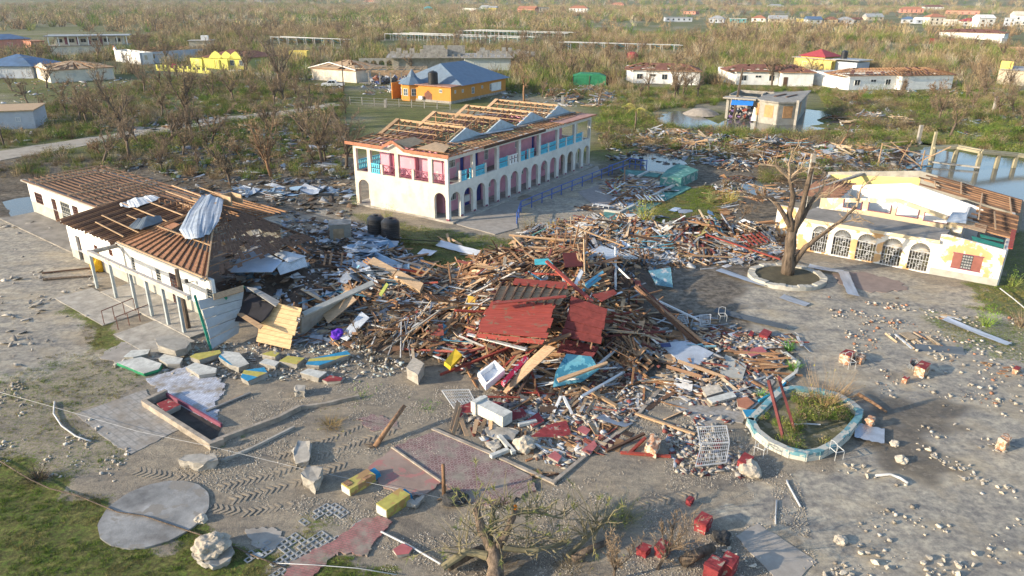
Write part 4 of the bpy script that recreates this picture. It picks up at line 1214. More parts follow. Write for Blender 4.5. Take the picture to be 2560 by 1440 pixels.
for k in range(0, len(_sb.f), 6):
 b = MB(); b.add(_sb.v[k // 6 * 8:k // 6 * 8 + 8], BF); b.build('wall_stub', CONC, t)
part('tower_wall', t, CONC, lambda b: [b.box2((-11.5, 4, 3.6), (-5.5, 4.3, 6.6)), b.box2((-5.5, 4, 3.6), (-5.2, 9, 5.6)), b.box2((-4.5, 7, 3.6), (.5, 7.3, 6.4)), b.box2((-11.5, 4.3, 3.6), (-11.2, 9, 6.2))])
part('column', t, CONC, lambda b: [b.box2((x0 + 7 + k * 4, 2.6, 0), (x0 + 7.3 + k * 4, 2.9, 3.3)) for k in range(5)])
house((-60, 141), (72, 134), 10, 3.4, SALM, 'hip', 1.7, BLUER, .6, wins=[(.6, 1.0, 1.5, 1.2)], name='salmon_house', label='salmon walled house with blue hip roof at the left edge')
house((74, 140), (108, 138), 7, 3.0, SALM, 'flat', .2, TERR, .3, wins=[(.4, .4, 1.8, 2.0)], name='annex', label='low salmon annex with an open porch beside the salmon house', cat='annex')
def apartments():
 t, w = house((122, 152), (316, 146), 8, 2.9, CREAM, 'flat', .2, CONC, .5, wins=[(.16, 1.0, 1.6, 1.2), (.38, .9, .8, 1.2), (.55, 1.0, 1.8, 1.2), (.8, .8, 1.5, 1.4)], name='apartment_block',
     label='two-storey cream apartment block with open balconies and flat roof', cat='building', wmat=BGREY)
 part('upper_wall', t, CREAM, lambda b: b.box2((1.5, 2.0, 3.1), (w - 1.5, 7.5, 5.9)))
 part('roof', t, GREYR, lambda b: b.box2((-1.2, -.6, 6.0), (w + 1, 8.4, 6.3)))
 for k in range(9):
  part('column', t, WHITEW, lambda b: b.box2((k * w / 8 - .15, -.3, 3.1), (k * w / 8 + .15, 0, 6.0)))
 for k in range(6):
  window(t, Matrix.Translation((3 + k * (w - 6) / 5, 1.95, 3.9)) @ Matrix.Rotation(math.pi, 4, 'Z'), 1.8, 1.3, WHITEW, GLASS, (2, 1))
 part('wall_panel', t, MAUVE, lambda b: [b.box2((4.5 + k * (w - 6) / 5, 1.93, 3.3), (5.3 + k * (w - 6) / 5, 1.98, 5.6)) for k in range(4)])
apartments()
house((-50, 212), (78, 211), 12, 3.0, BGREY, 'hip', 2.4, BLUER, .7, wins=[(.45, 1.1, 1.6, 1.2), (.93, .8, 1.3, 1.7)], name='blue_roof_house', label='grey house with large blue hip roof and a burnt hole near its ridge')
tag(MB().lathe(Vector((0, 0, 0)), [(1.6, 0), (1.3, .04)], 9).build('roof_hole', BLACKP, None, Matrix.Translation(P(54, 158, 5.0))), 'dark ragged hole cover on the blue hip roof', 'hole')
t, w = house((87, 210), (122, 222), 14, 2.9, CREAM, 'strip', 1.4, WOODP, .3, wins=[(.65, .3, .5, 1.6)], swins=[(.3, 1, 1.2, 1.0), (.7, 1, 1.2, 1.0)], name='cream_cottage', label='small cream cottage with a gable end and bare rafters', cover=.6, seed=5)
part('gable', t, CREAM, lambda b: b.prism([(0, 0, 2.9), (w, 0, 2.9), (w / 2, 0, 4.2)], (0, .2, 0)))
t, w = house((283, 165), (346, 173), 4, 3.4, WHITEW, 'none', name='white_store', label='white fronted building with small peaked porch and long grey side wall', cat='building')
part('porch_gable', t, WHITEW, lambda b: [b.prism([(.2, -.3, 3.4), (2.4, -.3, 3.4), (1.3, -.3, 4.6)], (0, .4, 0))])
part('porch_trim', t, TERR, lambda b: [b.beam((0, -.35, 3.4), (1.3, -.35, 4.75), .15, .15), b.beam((2.6, -.35, 3.4), (1.3, -.35, 4.75), .15, .15)])
A_, B_ = P(346, 173), P(466, 162)
side = MB(); wall(side, A_[:2], B_[:2], -.2, 3.4, .25, [(3, 5, 1.5, 2.7, False), (20, 22, 1.5, 2.7, False)])
so_ = side.build('side_wall', BGREY); so_.parent = t; so_.matrix_parent_inverse = t.matrix_world.inverted()  # this side's shade is painted in as grey-blue; the front stays white
for k, f in enumerate((.09, .72)):
 m = A_.lerp(B_, f)
 o = MB().box(m + Vector((0, -.15, 2.0)), (1.9, .1, 1.3)).build('window', BEIGE); o.parent = t; o.matrix_parent_inverse = t.matrix_world.inverted()
def rub(b):
 rs = random.Random(9)
 for k in range(40):
  c = A_.lerp(B_, rs.uniform(-.1, .8)) + Vector((rs.uniform(-1, 1), rs.uniform(1, 7), 3.3 + rs.uniform(0, 1.0)))
  b.beam(c, c + Vector((rs.uniform(-3, 3), rs.uniform(-3, 3), rs.uniform(-.6, .9))), .12, .1)
o = MB(); rub(o); o = o.build('roof_frame', WOOD); o.parent = t; o.matrix_parent_inverse = t.matrix_world.inverted()
t, w = house((468, 138), (522, 137), 6, 3.6, BEIGE, 'flat', .2, CONC, .5, wins=[(.7, 1, 1, 1.4)], name='block_house', label='small cream block house with a white box on its flat roof')
part('roof_box', t, WHITEW, lambda b: b.box2((4, 2, 3.78), (6.5, 4, 5.4)))
t, w = house((505, 180), (604, 182), 11, 3.1, YELG, 'strip', 1.8, BROWNR, .4, wins=[(.36, .3, 1.2, 2.0)], name='lime_house', label='lime yellow house with three scalloped gables and dark roof', cover=.97, seed=2)
for x, g in ((.35, 2.4), (.62, 2.2), (.85, 2.4)):
 part('gable', t, YELG, lambda b: b.prism([(w * x - g, -.5, 2.9), (w * x + g, -.5, 2.9), (w * x + g * .45, -.5, 4.3), (w * x, -.5, 4.9), (w * x - g * .45, -.5, 4.3)], (0, .3, 0)))
for x in (.72, .95):
 window(t, Matrix.Translation((w * x, -.06, 1.0)) @ Matrix.Rotation(math.pi, 4, 'Z'), 1.3, 1.5, BGREY, GLASSB, (2, 2))
for k in range(3):
 part('porch_arch', t, YELG, lambda b: wall(b, (w * .3, -.9), (w * .66, -.9), 0, 2.8, .25, [(.4, 1.3, .1, 2.5, True), (1.7, 2.6, .1, 2.5, True)]) if k == 0 else None)
t2, w2 = house((606, 182), (690, 174), 9, 3.1, pm('lime_painted_shade', (.42, .42, .16), var=.15), 'strip', 1.5, BROWNR, .4, wins=[(.4, 1.1, 1.8, 1.2)], name='rear_wing', label='olive green wing with dark roof joined to the lime house', cat='building', cover=.97, seed=3)  # shaded side of the lime house: the shade is put into the wall colour
house((472, 178), (500, 180), 4, 2.6, YELG, 'none', wins=[(.6, .6, 1.2, 1.6)], name='garden_store', label='roofless lime yellow outbuilding left of the lime house', cat='outbuilding')
t, w = house((717, 160), (762, 160), 3, 3.2, YELW, 'none', wins=[(.5, 1.0, 2.6, 1.6)], name='wall_ruin', label='roofless yellow wall frame standing alone behind a bare tree', cat='ruin')
def scallop():
 A, B = P(385, 187), P(519, 194)
 d = B - A
 b = MB()
 n = 12
 for k in range(n):
  x = k / n * d.length; s = d.length / n
  b.box2((x, 0, 0), (x + .5, .3, 1.6)); b.box2((x + .5, .05, 0), (x + s, .25, .7 + .2 * (k % 2)))
 o = b.build('garden_wall', YELG); o.matrix_world = frame(A, math.degrees(math.atan2(d.y, d.x)))
 tag(o, 'low lime yellow garden wall with tall piers before the lime house', 'wall')
scallop()
tag(MB().add([(0, 0, 0), (1.2, .3, .1), (1.3, .2, 1.7), (.3, 0, 1.9), (-.2, .1, 1.0)], [(0, 1, 2, 3, 4)]).build('cloth', pm('hot_pink_cloth', (.7, .05, .15)), None, Matrix.Translation(P(428, 186) + Vector((0, -1, 0)))), 'hot pink cloth hung over the lime garden wall', 'cloth')
t, w = house((775, 205), (885, 212), 12, 2.9, CREAM, 'strip', 1.7, WOODP, .4, wins=[(.3, .9, 1.6, 1.2), (.75, .2, 1.2, 2.2)], name='cream_house', label='cream house with white gable edge and a stripped brown roof', cover=.7, seed=8)
part('gable_trim', t, WHITEW, lambda b: [b.beam((-.6, -.5, 2.9), (w * .45, -.5, 4.5), .2, .2), b.beam((w * .45, -.5, 4.5), (w + .4, -.5, 3.0), .2, .2)])
t = empty('carport', frame(P(915, 216), 4), 'open carport frame of timber and pale posts beside the pickup', 'carport')
for k in range(6): part('post', t, CONC, lambda b: b.box2((k * 2.6, 0, 0), (k * 2.6 + .3, .3, 2.8)))
part('roof_frame', t, WOODP, lambda b: [b.beam((-.5, y, 2.9 + y * .1), (14, y, 2.9 + y * .1), .15, .12) for y in (0, 2, 4, 6)] + [b.beam((x, -.5, 3.0), (x + 1, 7, 3.6), .12, .1) for x in range(0, 14, 2)] + [b.box2((0, 6.3, 0), (14, 6.6, 2.6))])
def goods(b):
 rs = random.Random(3)
 for k in range(90):
  b.box((rs.uniform(0, 13), rs.uniform(.5, 5), rs.uniform(.1, 1.5)), (rs.uniform(.2, 1.3), rs.uniform(.2, 1), rs.uniform(.1, 1)), Euler((rs.random(), rs.random(), rs.random() * 3)).to_matrix(), col=rs.choice([(.4, .42, .45), (.1, .15, .35), (.3, .28, .25), (.1, .1, .1), (.5, .5, .5), (.35, .15, .1)]))
part('stored_goods', t, ATTR, goods, color=True)['kind'] = 'stuff'
t, w = house((-90, 345), (86, 335), 8, 2.7, BGREY, 'flat', .2, WOODP, .25, wins=[(.77, 1.1, .7, .7)], name='block_hut', label='grey block hut with brown board roof at the left edge', cat='hut')
t, w = house((2483, 196), (2600, 202), 9, 3.4, BEIGE, 'none', wins=[(.3, 1, 1.4, 1.3), (.7, 1, 1.4, 1.3)], name='ruined_house', label='beige roofless house with a yellow upper wall at the right edge')
part('upper_wall', t, YELW, lambda b: b.box2((0, .3, 3.45), (2.6, .6, 5.6)))
part('roof_sheet', t, GREYR, lambda b: b.prism([(0, -.5, 3.6), (9, -.5, 3.6), (9, 5, 4.2), (0, 5, 4.2)], (0, 0, .06)))
house((2505, 128), (2640, 130), 10, 3.2, pm('brick_brown_render', (.42, .26, .17), var=.3), 'none', wins=[(.2, 1, 1, 1.2)], name='brick_ruin', label='brown roofless block house behind the beige ruin at the right edge', cat='ruin')
house((2338, 82), (2500, 86), 12, 3.3, WHITEW, 'strip', 1.5, BROWNR, .5, wins=[(k / 11, .8, 1.4, 1.5) for k in range(1, 11)], name='white_terrace', label='long white terrace with arched windows and brown stripped roof', cover=.8, seed=12, cat='terrace')
o = MB().box2((0, 0, 0), ((P(2401, 98) - P(2315, 98)).length, .3, 2.6)).build('boundary_wall', pm('dull_red_wall', (.38, .09, .07), var=.3)); o.matrix_world = frame(P(2315, 98), 0)
tag(o, 'dull red boundary wall below the long white terrace', 'wall')
house((2470, 96), (2494, 97), 5, 2.8, WHITEW, 'flat', .2, WHITEW, .2, name='kiosk', label='small white flat-topped kiosk near the red boundary wall', cat='kiosk')
t = empty('garden_shed', frame(P(1425, 211), -4), 'green tarpaulin covered shed in the grass beyond the hotel', 'shed')
part('cover', t, pm('green_tarp', (.03, .22, .10), var=.35, rough=.6), lambda b: b.prism([(0, 0, 0), (8, 0, 0), (8, 0, 2.1), (6.5, .2, 2.6), (2, .2, 2.7), (0, 0, 2.1)], (0, 4, 0)))
part('pole', t, IRON, lambda b: [b.beam((x, -.05, 0), (x, -.05, 2.3), .08, .08) for x in (0, 4, 8)])
FAR = [
 (1763, 1801, 51, 3.2, BGREY, GREYR, 'hip', 'pale blue house with grey roof in the far street'),
 (1818, 1857, 50, 3.0, TEAL, WHITEW, 'flat', 'teal walled building with white flat roof in the far street'),
 (1655, 1722, 49, 3.2, BGREY, GREYR, 'flat', 'long low pale blue building with white left end beyond the reeds'),
 (1870, 1905, 47, 3.0, WHITEW, TERR, 'hip', 'white house with orange roof half hidden by a bare tree'),
 (1915, 1960, 48, 2.8, BEIGE, GREYR, 'gable', 'beige house with grey gable roof in the far street'),
 (2011, 2046, 50, 3.2, BGREY, BLUER, 'gable', 'grey house with blue gabled roof at the far street centre'),
 (2048, 2085, 49, 3.0, BEIGE, BROWNR, 'hip', 'beige house with brown hip roof next to the blue gabled house'),
 (2088, 2125, 49, 3.0, BGREY, GREYR, 'hip', 'blue-grey house with grey hip roof in the far street'),
 (2126, 2148, 48, 3.0, BEIGE, BROWNR, 'gable', 'narrow beige house with brown gable roof at the end of the row'),
 (2243, 2278, 46, 3.2, BGREY, BLUER, 'hip', 'blue-grey house with blue hip roof left of the twin arched villa'),
 (2281, 2315, 47, 3.0, BGREY, WHITEW, 'gable', 'blue-grey gabled cottage next to the arched villa'),
 (2313, 2352, 51, 6.2, CREAM, TERR, 'hip', 'two-storey cream villa with arched balconies and terracotta roof'),
 (2349, 2382, 52, 3.2, WHITEW, CREAM, 'gable', 'white arched cottage right of the cream villa'),
 (2396, 2436, 51, 3.4, WHITEW, REDR, 'hip', 'white house with red roof in the far right street'),
 (2436, 2476, 54, 6.4, WHITEW, WHITEW, 'gable', 'two-storey white house with turquoise trim in the far right street'),
 (2500, 2527, 50, 6.0, BGREY, GREYR, 'flat', 'two-storey grey house near the right edge'),
 (2526, 2575, 47, 7.5, WHITEW, CREAM, 'gable', 'tall white gabled building at the far right edge'),
 (2302, 2350, 14, 6.0, WHITEW, BROWNR, 'hip', 'white building with brown roof farthest back on the right'),
 (2355, 2440, 22, 4.5, SALM, TERR, 'flat', 'long salmon building behind the far right street'),
 (2240, 2300, 20, 5.0, SALM, TERR, 'hip', 'salmon house with orange roof behind the far right street'),
 (1915, 1950, 12, 4.0, WHITEW, GREYR, 'hip', 'white house with grey hip roof alone on the far plain'),
 (1700, 1730, 30, 3.0, SALM, TERR, 'flat', 'salmon building with flat roof at the start of the far street'),
 (1985, 2008, 46, 2.8, YELW, GREYR, 'flat', 'small yellow shop in the far street'),
 (2160, 2200, 40, 3.0, BEIGE, GREYR, 'gable', 'beige house with grey gable roof between the two far streets'),
 (1148, 1182, 30, 4, WHITEW, GREYR, 'flat', 'white flat-roofed house alone on the far brush plain'),
 (1414, 1460, 29, 5, WHITEW, TERR, 'hip', 'white house with orange hip roof on the far plain'),
 (1330, 1364, 29, 5, BEIGE, BLUER, 'flat', 'grey-blue two-storey house on the far plain'),
 (1285, 1328, 30, 4, SALM, TERR, 'gable', 'orange roofed house beside the grey-blue far house'),
 (1212, 1232, 28, 4, YELW, GREYR, 'gable', 'small yellow house on the far plain'),
 (1054, 1074, 30, 3.5, TEAL, TEAL, 'hip', 'tiny teal roofed hut on the far brush plain'),
 (1190, 1208, 26, 3.5, BGREY, GREYR, 'gable', 'small grey hut between white and yellow far houses'),
 (655, 700, 12, 6, WHITEW, BLUER, 'hip', 'white house with bright blue roof on the left horizon'),
 (560, 580, 12, 5, WHITEW, GREYR, 'flat', 'tiny white house left of the blue roofed horizon house'),
 (430, 455, 6, 5, CREAM, TERR, 'hip', 'tiny cream house with orange roof on the left horizon'),
 (620, 645, 18, 4, YELW, GREYR, 'hip', 'tiny yellow house on the left horizon'),
 (40, 70, 12, 5, WHITEW, TEAL, 'hip', 'tiny white house with teal roof at the left horizon corner'),
 (90, 118, 14, 5, CREAM, BLUER, 'gable', 'tiny cream house with blue gable roof at the left horizon corner'),
 (190, 215, 12, 5, WHITEW, TERR, 'hip', 'tiny white house with orange roof on the left horizon'),
 (735, 752, 14, 4, WHITEW, GREYR, 'flat', 'tiny white box house right of the blue roofed horizon house'),
 (900, 925, 15, 5, BEIGE, TERR, 'gable', 'tiny beige gabled house on the centre horizon'),
 (1520, 1550, 14, 5, SALM, TERR, 'hip', 'tiny salmon house on the centre horizon'),
]
for i, (xa, xb, yb, h, mt, rm, kd, lab) in enumerate(FAR):
 p, q = P(xa, max(yb, 5)), P(xb, max(yb, 5) - (i % 3 - 1) * .25)
 w = (q - p).length
 t = empty('far_house', frame(p, math.degrees(math.atan2(q.y - p.y, q.x - p.x))), lab, 'house', 'small houses on the far plain')
 dp = min(w * .75, 12)
 part('wall', t, mt, lambda b: b.box2((0, 0, -1), (w, dp, h)))
 roofpart(t, w, dp, h, min(w, dp) * .26, .5, rm, kd)
 n = max(2, min(5, int(w / 4)))
 for k in range(n):
  for z in ((1.0,) if h < 5 else (1.0, h * .58)):
   part('window', t, GLASS, lambda b: b.box2((w * (k + .35) / n, -.06, z), (w * (k + .65) / n, -.01, z + 1.4)))
def green(px, n, label):
 A, B = P(*px[0]), P(*px[1])
 d = B - A
 t = empty('greenhouse_frame', frame(A, math.degrees(math.atan2(d.y, d.x))), label, 'greenhouse', 'collapsed pipe greenhouse frames')
 L = d.length
 part('pipe_rail', t, IRONW, lambda b: [b.beam((0 + j * 1.5, j * 5, 3.0), (L + j, j * 5, 3.0 - (j % 2) * .4), .3, .22) for j in range(n)])
 for j in range(min(n, 3)):
  for x in np.arange(0, L, 4.5): beam_part('pipe_post', t, IRONW, (x, j * 5, 0), (x + rnd.uniform(-.3, .3), j * 5, 3.0), .14, .14)
 part('pipe_hoop', t, TEAL, lambda b: [b.beam((x, j * 5, 2.9), (x + 2.5, j * 5 + 2.5, 1.0 + rnd.random()), .16, .16) for j in range(n) for x in np.arange(2, L, 7)])
green([(955, 105), (1290, 112)], 4, 'long white pipe greenhouse frame in the brush, left of two')
green([(1140, 93), (1400, 97)], 4, 'white pipe greenhouse frame behind the long one')
green([(1385, 124), (1690, 128)], 2, 'low collapsed pipe frame nearest the reeds')
green([(670, 118), (850, 122)], 2, 'white pipe frame behind the bare trees on the left')
# ---------------------------------------------------------------- plants
def proj(X, Y, Z=0.0):
 dx, dy, dz = X, Y, Z - H
 zc = dy * math.cos(PIT) - dz * math.sin(PIT)
 yc = dy * math.sin(PIT) + dz * math.cos(PIT)
 x, y = dx / zc, yc / zc
 c, s = math.cos(-ROLL), math.sin(-ROLL)
 x, y = c * x - s * y, s * x + c * y
 return 1280 + F_PX * x, 720 - F_PX * y
OCC = []
bpy.context.view_layer.update()
for o in list(COL.objects):
 if o.type == 'MESH' and o.get('kind') != 'structure' and o.name.split('.')[0] in ('wall', 'lower_wall', 'rear_wall', 'floor', 'floor_slab', 'annex_wall', 'stored_goods', 'post', 'cover', 'side_wall', 'turret_wall', 'body', 'garden_wall', 'sand_heap', 'portico_roof', 'pipe_rail'):
  bb = np.array([list(o.matrix_world @ Vector(c)) for c in o.bound_box])
  if o.name.startswith('side_wall') and bb[:, 1].max() > 120:
   for f in np.linspace(0, 1, 8):
    c = A_.lerp(B_, float(f)); OCC.append((c.x - 3, c.x + 3, c.y - 8, c.y + 4))
   continue
  OCC.append((bb[:, 0].min() - .6, bb[:, 0].max() + .6, bb[:, 1].min() - (7 if bb[:, 1].min() > 120 else .8), bb[:, 1].max() + .6))
CLEARPX = [
 [(-300, 460), (0, 388), (330, 334), (560, 296), (700, 280), (850, 258), (852, 272), (705, 298), (560, 317), (330, 358), (0, 420), (-300, 500)],
 [(2250, 352), (2330, 345), (2700, 400), (2900, 470), (2800, 520), (2560, 520), (2240, 470), (2230, 400)],
 [(1640, 268), (1790, 262), (1820, 225), (2040, 225), (2060, 262), (2035, 326), (1880, 318), (1690, 316), (1640, 300)],
 [(1480, 375), (1600, 365), (1900, 400), (1900, 560), (1480, 560)],
 [(0, 498), (180, 498), (180, 560), (0, 560)],
 [(850, 220), (1500, 240), (1500, 460), (1120, 600), (860, 540)],
 [(1180, 440), (1900, 440), (1960, 640), (1200, 700)],
]
def freemask(x, y, front=0):
 ok = np.ones(len(x), bool)
 for a, b_, c, d_ in OCC: ok &= ~((x > a) & (x < b_) & (y > c - (front if c > 150 else 0)) & (y < d_))
 px, py = proj(x, y)
 for poly in CLEARPX: ok &= ~pip(px, py, poly)
 return ok
def blades(n, h, spread, w, lean=.5, seg=2, seed=0, z0=0.0, flat=False):
 """n thin curved strips; returns verts (n*(2*seg+2),3) and quads"""
 rs = np.random.RandomState(seed)
 V, F = [], []
 for i in range(n):
  a = rs.rand() * 6.283
  b = np.array([math.cos(a), math.sin(a), 0]) * spread * .35 * rs.rand()
  hh = h * rs.uniform(.45, 1)
  ln = lean * rs.uniform(.2, 1)
  dr = np.array([math.cos(a) * ln, math.sin(a) * ln, 1.0 if not flat else rs.uniform(.05, .35)])
  dr /= np.linalg.norm(dr)
  g = rs.rand() * 6.283
  sd = np.array([math.cos(g), math.sin(g), 0])
  p = b + np.array([0, 0, z0 * rs.rand()])
  n0 = len(V)
  for k in range(seg + 1):
   ww = w * (1 - .8 * k / seg)
   V += [p - sd * ww / 2, p + sd * ww / 2]
   dr = dr + np.array([rs.uniform(-.3, .3), rs.uniform(-.3, .3), rs.uniform(-.25, .05)])
   dr /= np.linalg.norm(dr)
   p = p + dr * hh / seg
  for k in range(seg):
   F.append((n0 + 2 * k, n0 + 2 * k + 1, n0 + 2 * k + 3, n0 + 2 * k + 2))
 return np.array(V), np.array(F)
def leaves(n, rx, rz, s, seed=0, z0=.3):
 rs = np.random.RandomState(seed)
 V, F = [], []
 cs = [(rs.uniform(-.6, .6) * rx, rs.uniform(-.6, .6) * rx, rs.uniform(.2, .8) * rz) for _ in range(7)]
 for i in range(n):
  c = cs[rs.randint(7)]
  p = np.array([c[0] + rs.normal() * rx * .28, c[1] + rs.normal() * rx * .28, abs(c[2] + rs.normal() * rz * .22) + z0 * .2])
  a, b = rs.normal(size=3), rs.normal(size=3)
  a /= np.linalg.norm(a); b -= a * a.dot(b); b /= np.linalg.norm(b)
  q = s * rs.uniform(.6, 1.3)
  n0 = len(V)
  V += [p - a * q, p - b * q * .45, p + a * q, p + b * q * .45]
  F.append((n0, n0 + 1, n0 + 2, n0 + 3))
 return np.array(V), np.array(F)
def merge(*vf):
 V, F, n = [], [], 0
 for v, f in vf:
  V.append(v); F.append(f + n); n += len(v)
 return np.concatenate(V), np.concatenate(F)
def mass(name, temps, pos, scl, cols, mat, seed=0, label=None, kind='stuff', cat=None, cvar=.25):
 """one mesh out of many copies of small plant shapes; pos (n,3), scl (n,) , cols (n,3)"""
 rs = np.random.RandomState(seed)
 which = rs.randint(len(temps), size=len(pos))
 VV, FF, CC, n0 = [], [], [], 0
 for k, (V, F) in enumerate(temps):
  idx = np.where(which == k)[0]
  if not len(idx): continue
  m = len(idx)
  a = rs.rand(m) * 6.283
  c, s = np.cos(a)[:, None], np.sin(a)[:, None]
  sx = scl[idx][:, None]
  x = (V[None, :, 0] * c - V[None, :, 1] * s) * sx + pos[idx, 0][:, None]
  y = (V[None, :, 0] * s + V[None, :, 1] * c) * sx + pos[idx, 1][:, None]
  z = V[None, :, 2] * sx * rs.uniform(.8, 1.2, m)[:, None] + pos[idx, 2][:, None]
  VV.append(np.stack([x, y, z], -1).reshape(-1, 3))
  FF.append((F[None] + (np.arange(m) * len(V))[:, None, None] + n0).reshape(-1, 4))
  n0 += m * len(V)
  per = np.repeat(rs.uniform(1 - cvar, 1 + cvar, (m, len(V) // 2 + 1)), 2, axis=1)[:, :len(V)]
  CC.append((cols[idx][:, None, :] * per[:, :, None]).reshape(-1, 3))
 V, F, C = np.concatenate(VV), np.concatenate(FF), np.concatenate(CC)
 me = bpy.data.meshes.new(name)
 me.vertices.add(len(V)); me.vertices.foreach_set('co', V.astype(np.float32).ravel())
 me.loops.add(F.size); me.loops.foreach_set('vertex_index', F.astype(np.int32).ravel())
 me.polygons.add(len(F)); me.polygons.foreach_set('loop_start', np.arange(0, F.size, 4, dtype=np.int32))
 me.update(calc_edges=True)
 ca = me.color_attributes.new('col', 'FLOAT_COLOR', 'POINT')
 ca.data.foreach_set('color', np.concatenate([C, np.ones((len(C), 1))], 1).astype(np.float32).ravel())
 me.materials.append(mat)
 o = bpy.data.objects.new(name, me); COL.objects.link(o)
 if kind: o['kind'] = kind
 return tag(o, label, cat)
PAL = np.array([(.10, .165, .025), (.18, .20, .05), (.32, .25, .135), (.24, .165, .095), (.17, .12, .075), (.38, .33, .24)])
def pcols(x, y, green, seed):
 rs = np.random.RandomState(seed)
 n = vnoise(x, y, 16, seed) * .4 + vnoise(x, y, 5, seed + 1) * .25 + vnoise(x, y, 55, seed + 2) * .35
 g = np.clip(green + (n - .5) * 1.6, .02, .98)
 r = rs.rand(len(x))
 i = np.where(r < g, np.where(rs.rand(len(x)) < .55, 0, 1), np.where(rs.rand(len(x)) < .45, 2, np.where(rs.rand(len(x)) < .6, 3, np.where(rs.rand(len(x)) < .5, 4, 5))))
 return PAL[i] * rs.uniform(.8, 1.2, (len(x), 1))
def spread(n, x0, x1, y0, y1, seed, keep=None, front=0):
 rs = np.random.RandomState(seed)
 x, y = rs.uniform(x0, x1, n), rs.uniform(y0, y1, n)
 px, py = proj(x, y)
 ok = (px > -450) & (px < 3000) & freemask(x, y, front)
 if keep is not None: ok &= keep(x, y, px, py, rs)
 return x[ok], y[ok]
def p3(x, y): return np.stack([x, y, terr(x, y)], -1)
T_SH = [merge(blades(46, 1.5, 1.6, .035, .7, 2, s), leaves(50, .9, 1.1, .07, s + 50)) for s in range(5)]
T_LF = [merge(leaves(170, 1.2, 1.1, .085, s), blades(16, 1.3, 1.5, .04, .8, 2, s)) for s in range(4)]
T_LY = [blades(40, 2.2, 2.0, .05, 2.5, 2, s, .5, True) for s in range(4)]
T_GR = [blades(60, .55, 1.2, .03, .6, 1, s) for s in range(3)]
def keepnear(x, y, px, py, rs):
 patch = vnoise(x, y, 7, 77) * .7 + vnoise(x, y, 2.5, 78) * .3
 left = (px < 880) & (py > 360)
 return (patch > .38) & ~(left & (rs.rand(len(x)) < .62)) & (py < 470)
x, y = spread(15000, -90, 110, 82, 182, 1, keepnear)
mass('undergrowth', T_SH, p3(x, y), np.random.RandomState(2).uniform(.45, 1.15, len(x)), pcols(x, y, .38, 5), ATTRV, 1)
x, y = spread(7000, -90, 120, 84, 185, 3, lambda x, y, px, py, rs: (vnoise(x, y, 11, 81) > .52) & (py < 400) | (px > 1500) & (vnoise(x, y, 8, 82) > .5) & (py < 420))
c = pcols(x, y, .95, 6)
mass('leafy_undergrowth', T_LF, p3(x, y), np.random.RandomState(2).uniform(.4, 1.1, len(x)), c, ATTRV, 2)
x, y = spread(9000, -90, 120, 84, 200, 4, lambda x, y, px, py, rs: (vnoise(x, y, 9, 91) > .45))
mass('long_grass', T_GR, p3(x, y), np.random.RandomState(2).uniform(.8, 1.7, len(x)), pcols(x, y, .9, 8), ATTRV, 3)
x, y = spread(3600, -90, 110, 70, 165, 7, lambda x, y, px, py, rs: (vnoise(x, y, 9, 95) > .60) | ((px < 860) & (py > 250) & (vnoise(x, y, 4, 96) > .56)))
mass('fallen_brush', T_LY, p3(x, y), np.random.RandomState(2).uniform(.5, 1.1, len(x)), PAL[np.random.RandomState(4).randint(2, 5, len(x))] * .55, ATTRV, 4)
def bankkeep(x, y, px, py, rs): return (pip(px, py, [(1490, 315), (1900, 335), (2300, 340), (2280, 440), (1900, 440), (1500, 372)]) | pip(px, py, [(2060, 225), (2420, 240), (2400, 330), (2050, 320)]) | pip(px, py, [(1770, 440), (2010, 440), (1990, 500), (1900, 560), (1780, 560)])) & (vnoise(x, y, 5, 97) > .36)
CLEARPX[5:] = []
x, y = spread(3400, 0, 90, 60, 150, 8, bankkeep)
mass('fallen_brush', T_LY, p3(x, y) + np.array([0, 0, .3]), np.random.RandomState(2).uniform(.7, 1.5, len(x)), PAL[np.random.RandomState(4).randint(2, 5, len(x))] * .8, ATTRV, 4)
x, y = spread(2400, 0, 90, 80, 150, 9, lambda x, y, px, py, rs: pip(px, py, [(1480, 290), (1640, 308), (1900, 320), (2060, 318), (2500, 335), (2560, 400), (2300, 372), (2060, 352), (1900, 348), (1640, 338), (1480, 330)]) | pip(px, py, [(2040, 190), (2560, 200), (2560, 330), (2300, 310), (2060, 250)]) & (vnoise(x, y, 6, 98) > .5))
mass('leafy_undergrowth', T_LF, p3(x, y), np.random.RandomState(2).uniform(.4, 1.1, len(x)), pcols(x, y, .8, 16), ATTRV, 2)
T_REED = [blades(34, 4.0, 3.2, .10, .28, 2, s) for s in range(4)]
T_WOOD = [merge(blades(10, 4.5, 1.2, .20, .55, 3, s), blades(46, 2.6, 4.5, .09, .9, 2, s + 9, 3.2), leaves(26, 1.8, 4.0, .16, s + 30)) for s in range(6)]
def far_keep(x, y, px, py, rs):
 fld = (px > 1440) & (px < 1760) & (py < 85) & (py > 50)
 fld |= (px > 2000) & (px < 2330) & (py > 95) & (py < 150)
 town = (px > 1640) & (py < 56) & (py > 20)
 clr = (vnoise(x, y, 38, 71) * .7 + vnoise(x, y, 12, 72) * .3 < .40) & (rs.rand(len(x)) < .8)
 return ~clr & ~(fld & (rs.rand(len(x)) < .9)) & ~(town & (rs.rand(len(x)) < .88))
x, y = spread(21000, -170, 210, 178, 430, 11, far_keep, 24)
mass('scrub_woodland', T_WOOD, p3(x, y), np.random.RandomState(2).uniform(.5, 1.0, len(x)), pcols(x, y, .24, 9) * 1.12, ATTRV, 5)
x, y = spread(9000, -60, 210, 165, 330, 12, lambda x, y, px, py, rs: far_keep(x, y, px, py, rs) & (px > 1100), 24)
mass('reeds', T_REED, p3(x, y), np.random.RandomState(2).uniform(.45, .95, len(x)), pcols(x, y, .35, 10), ATTRV, 6)
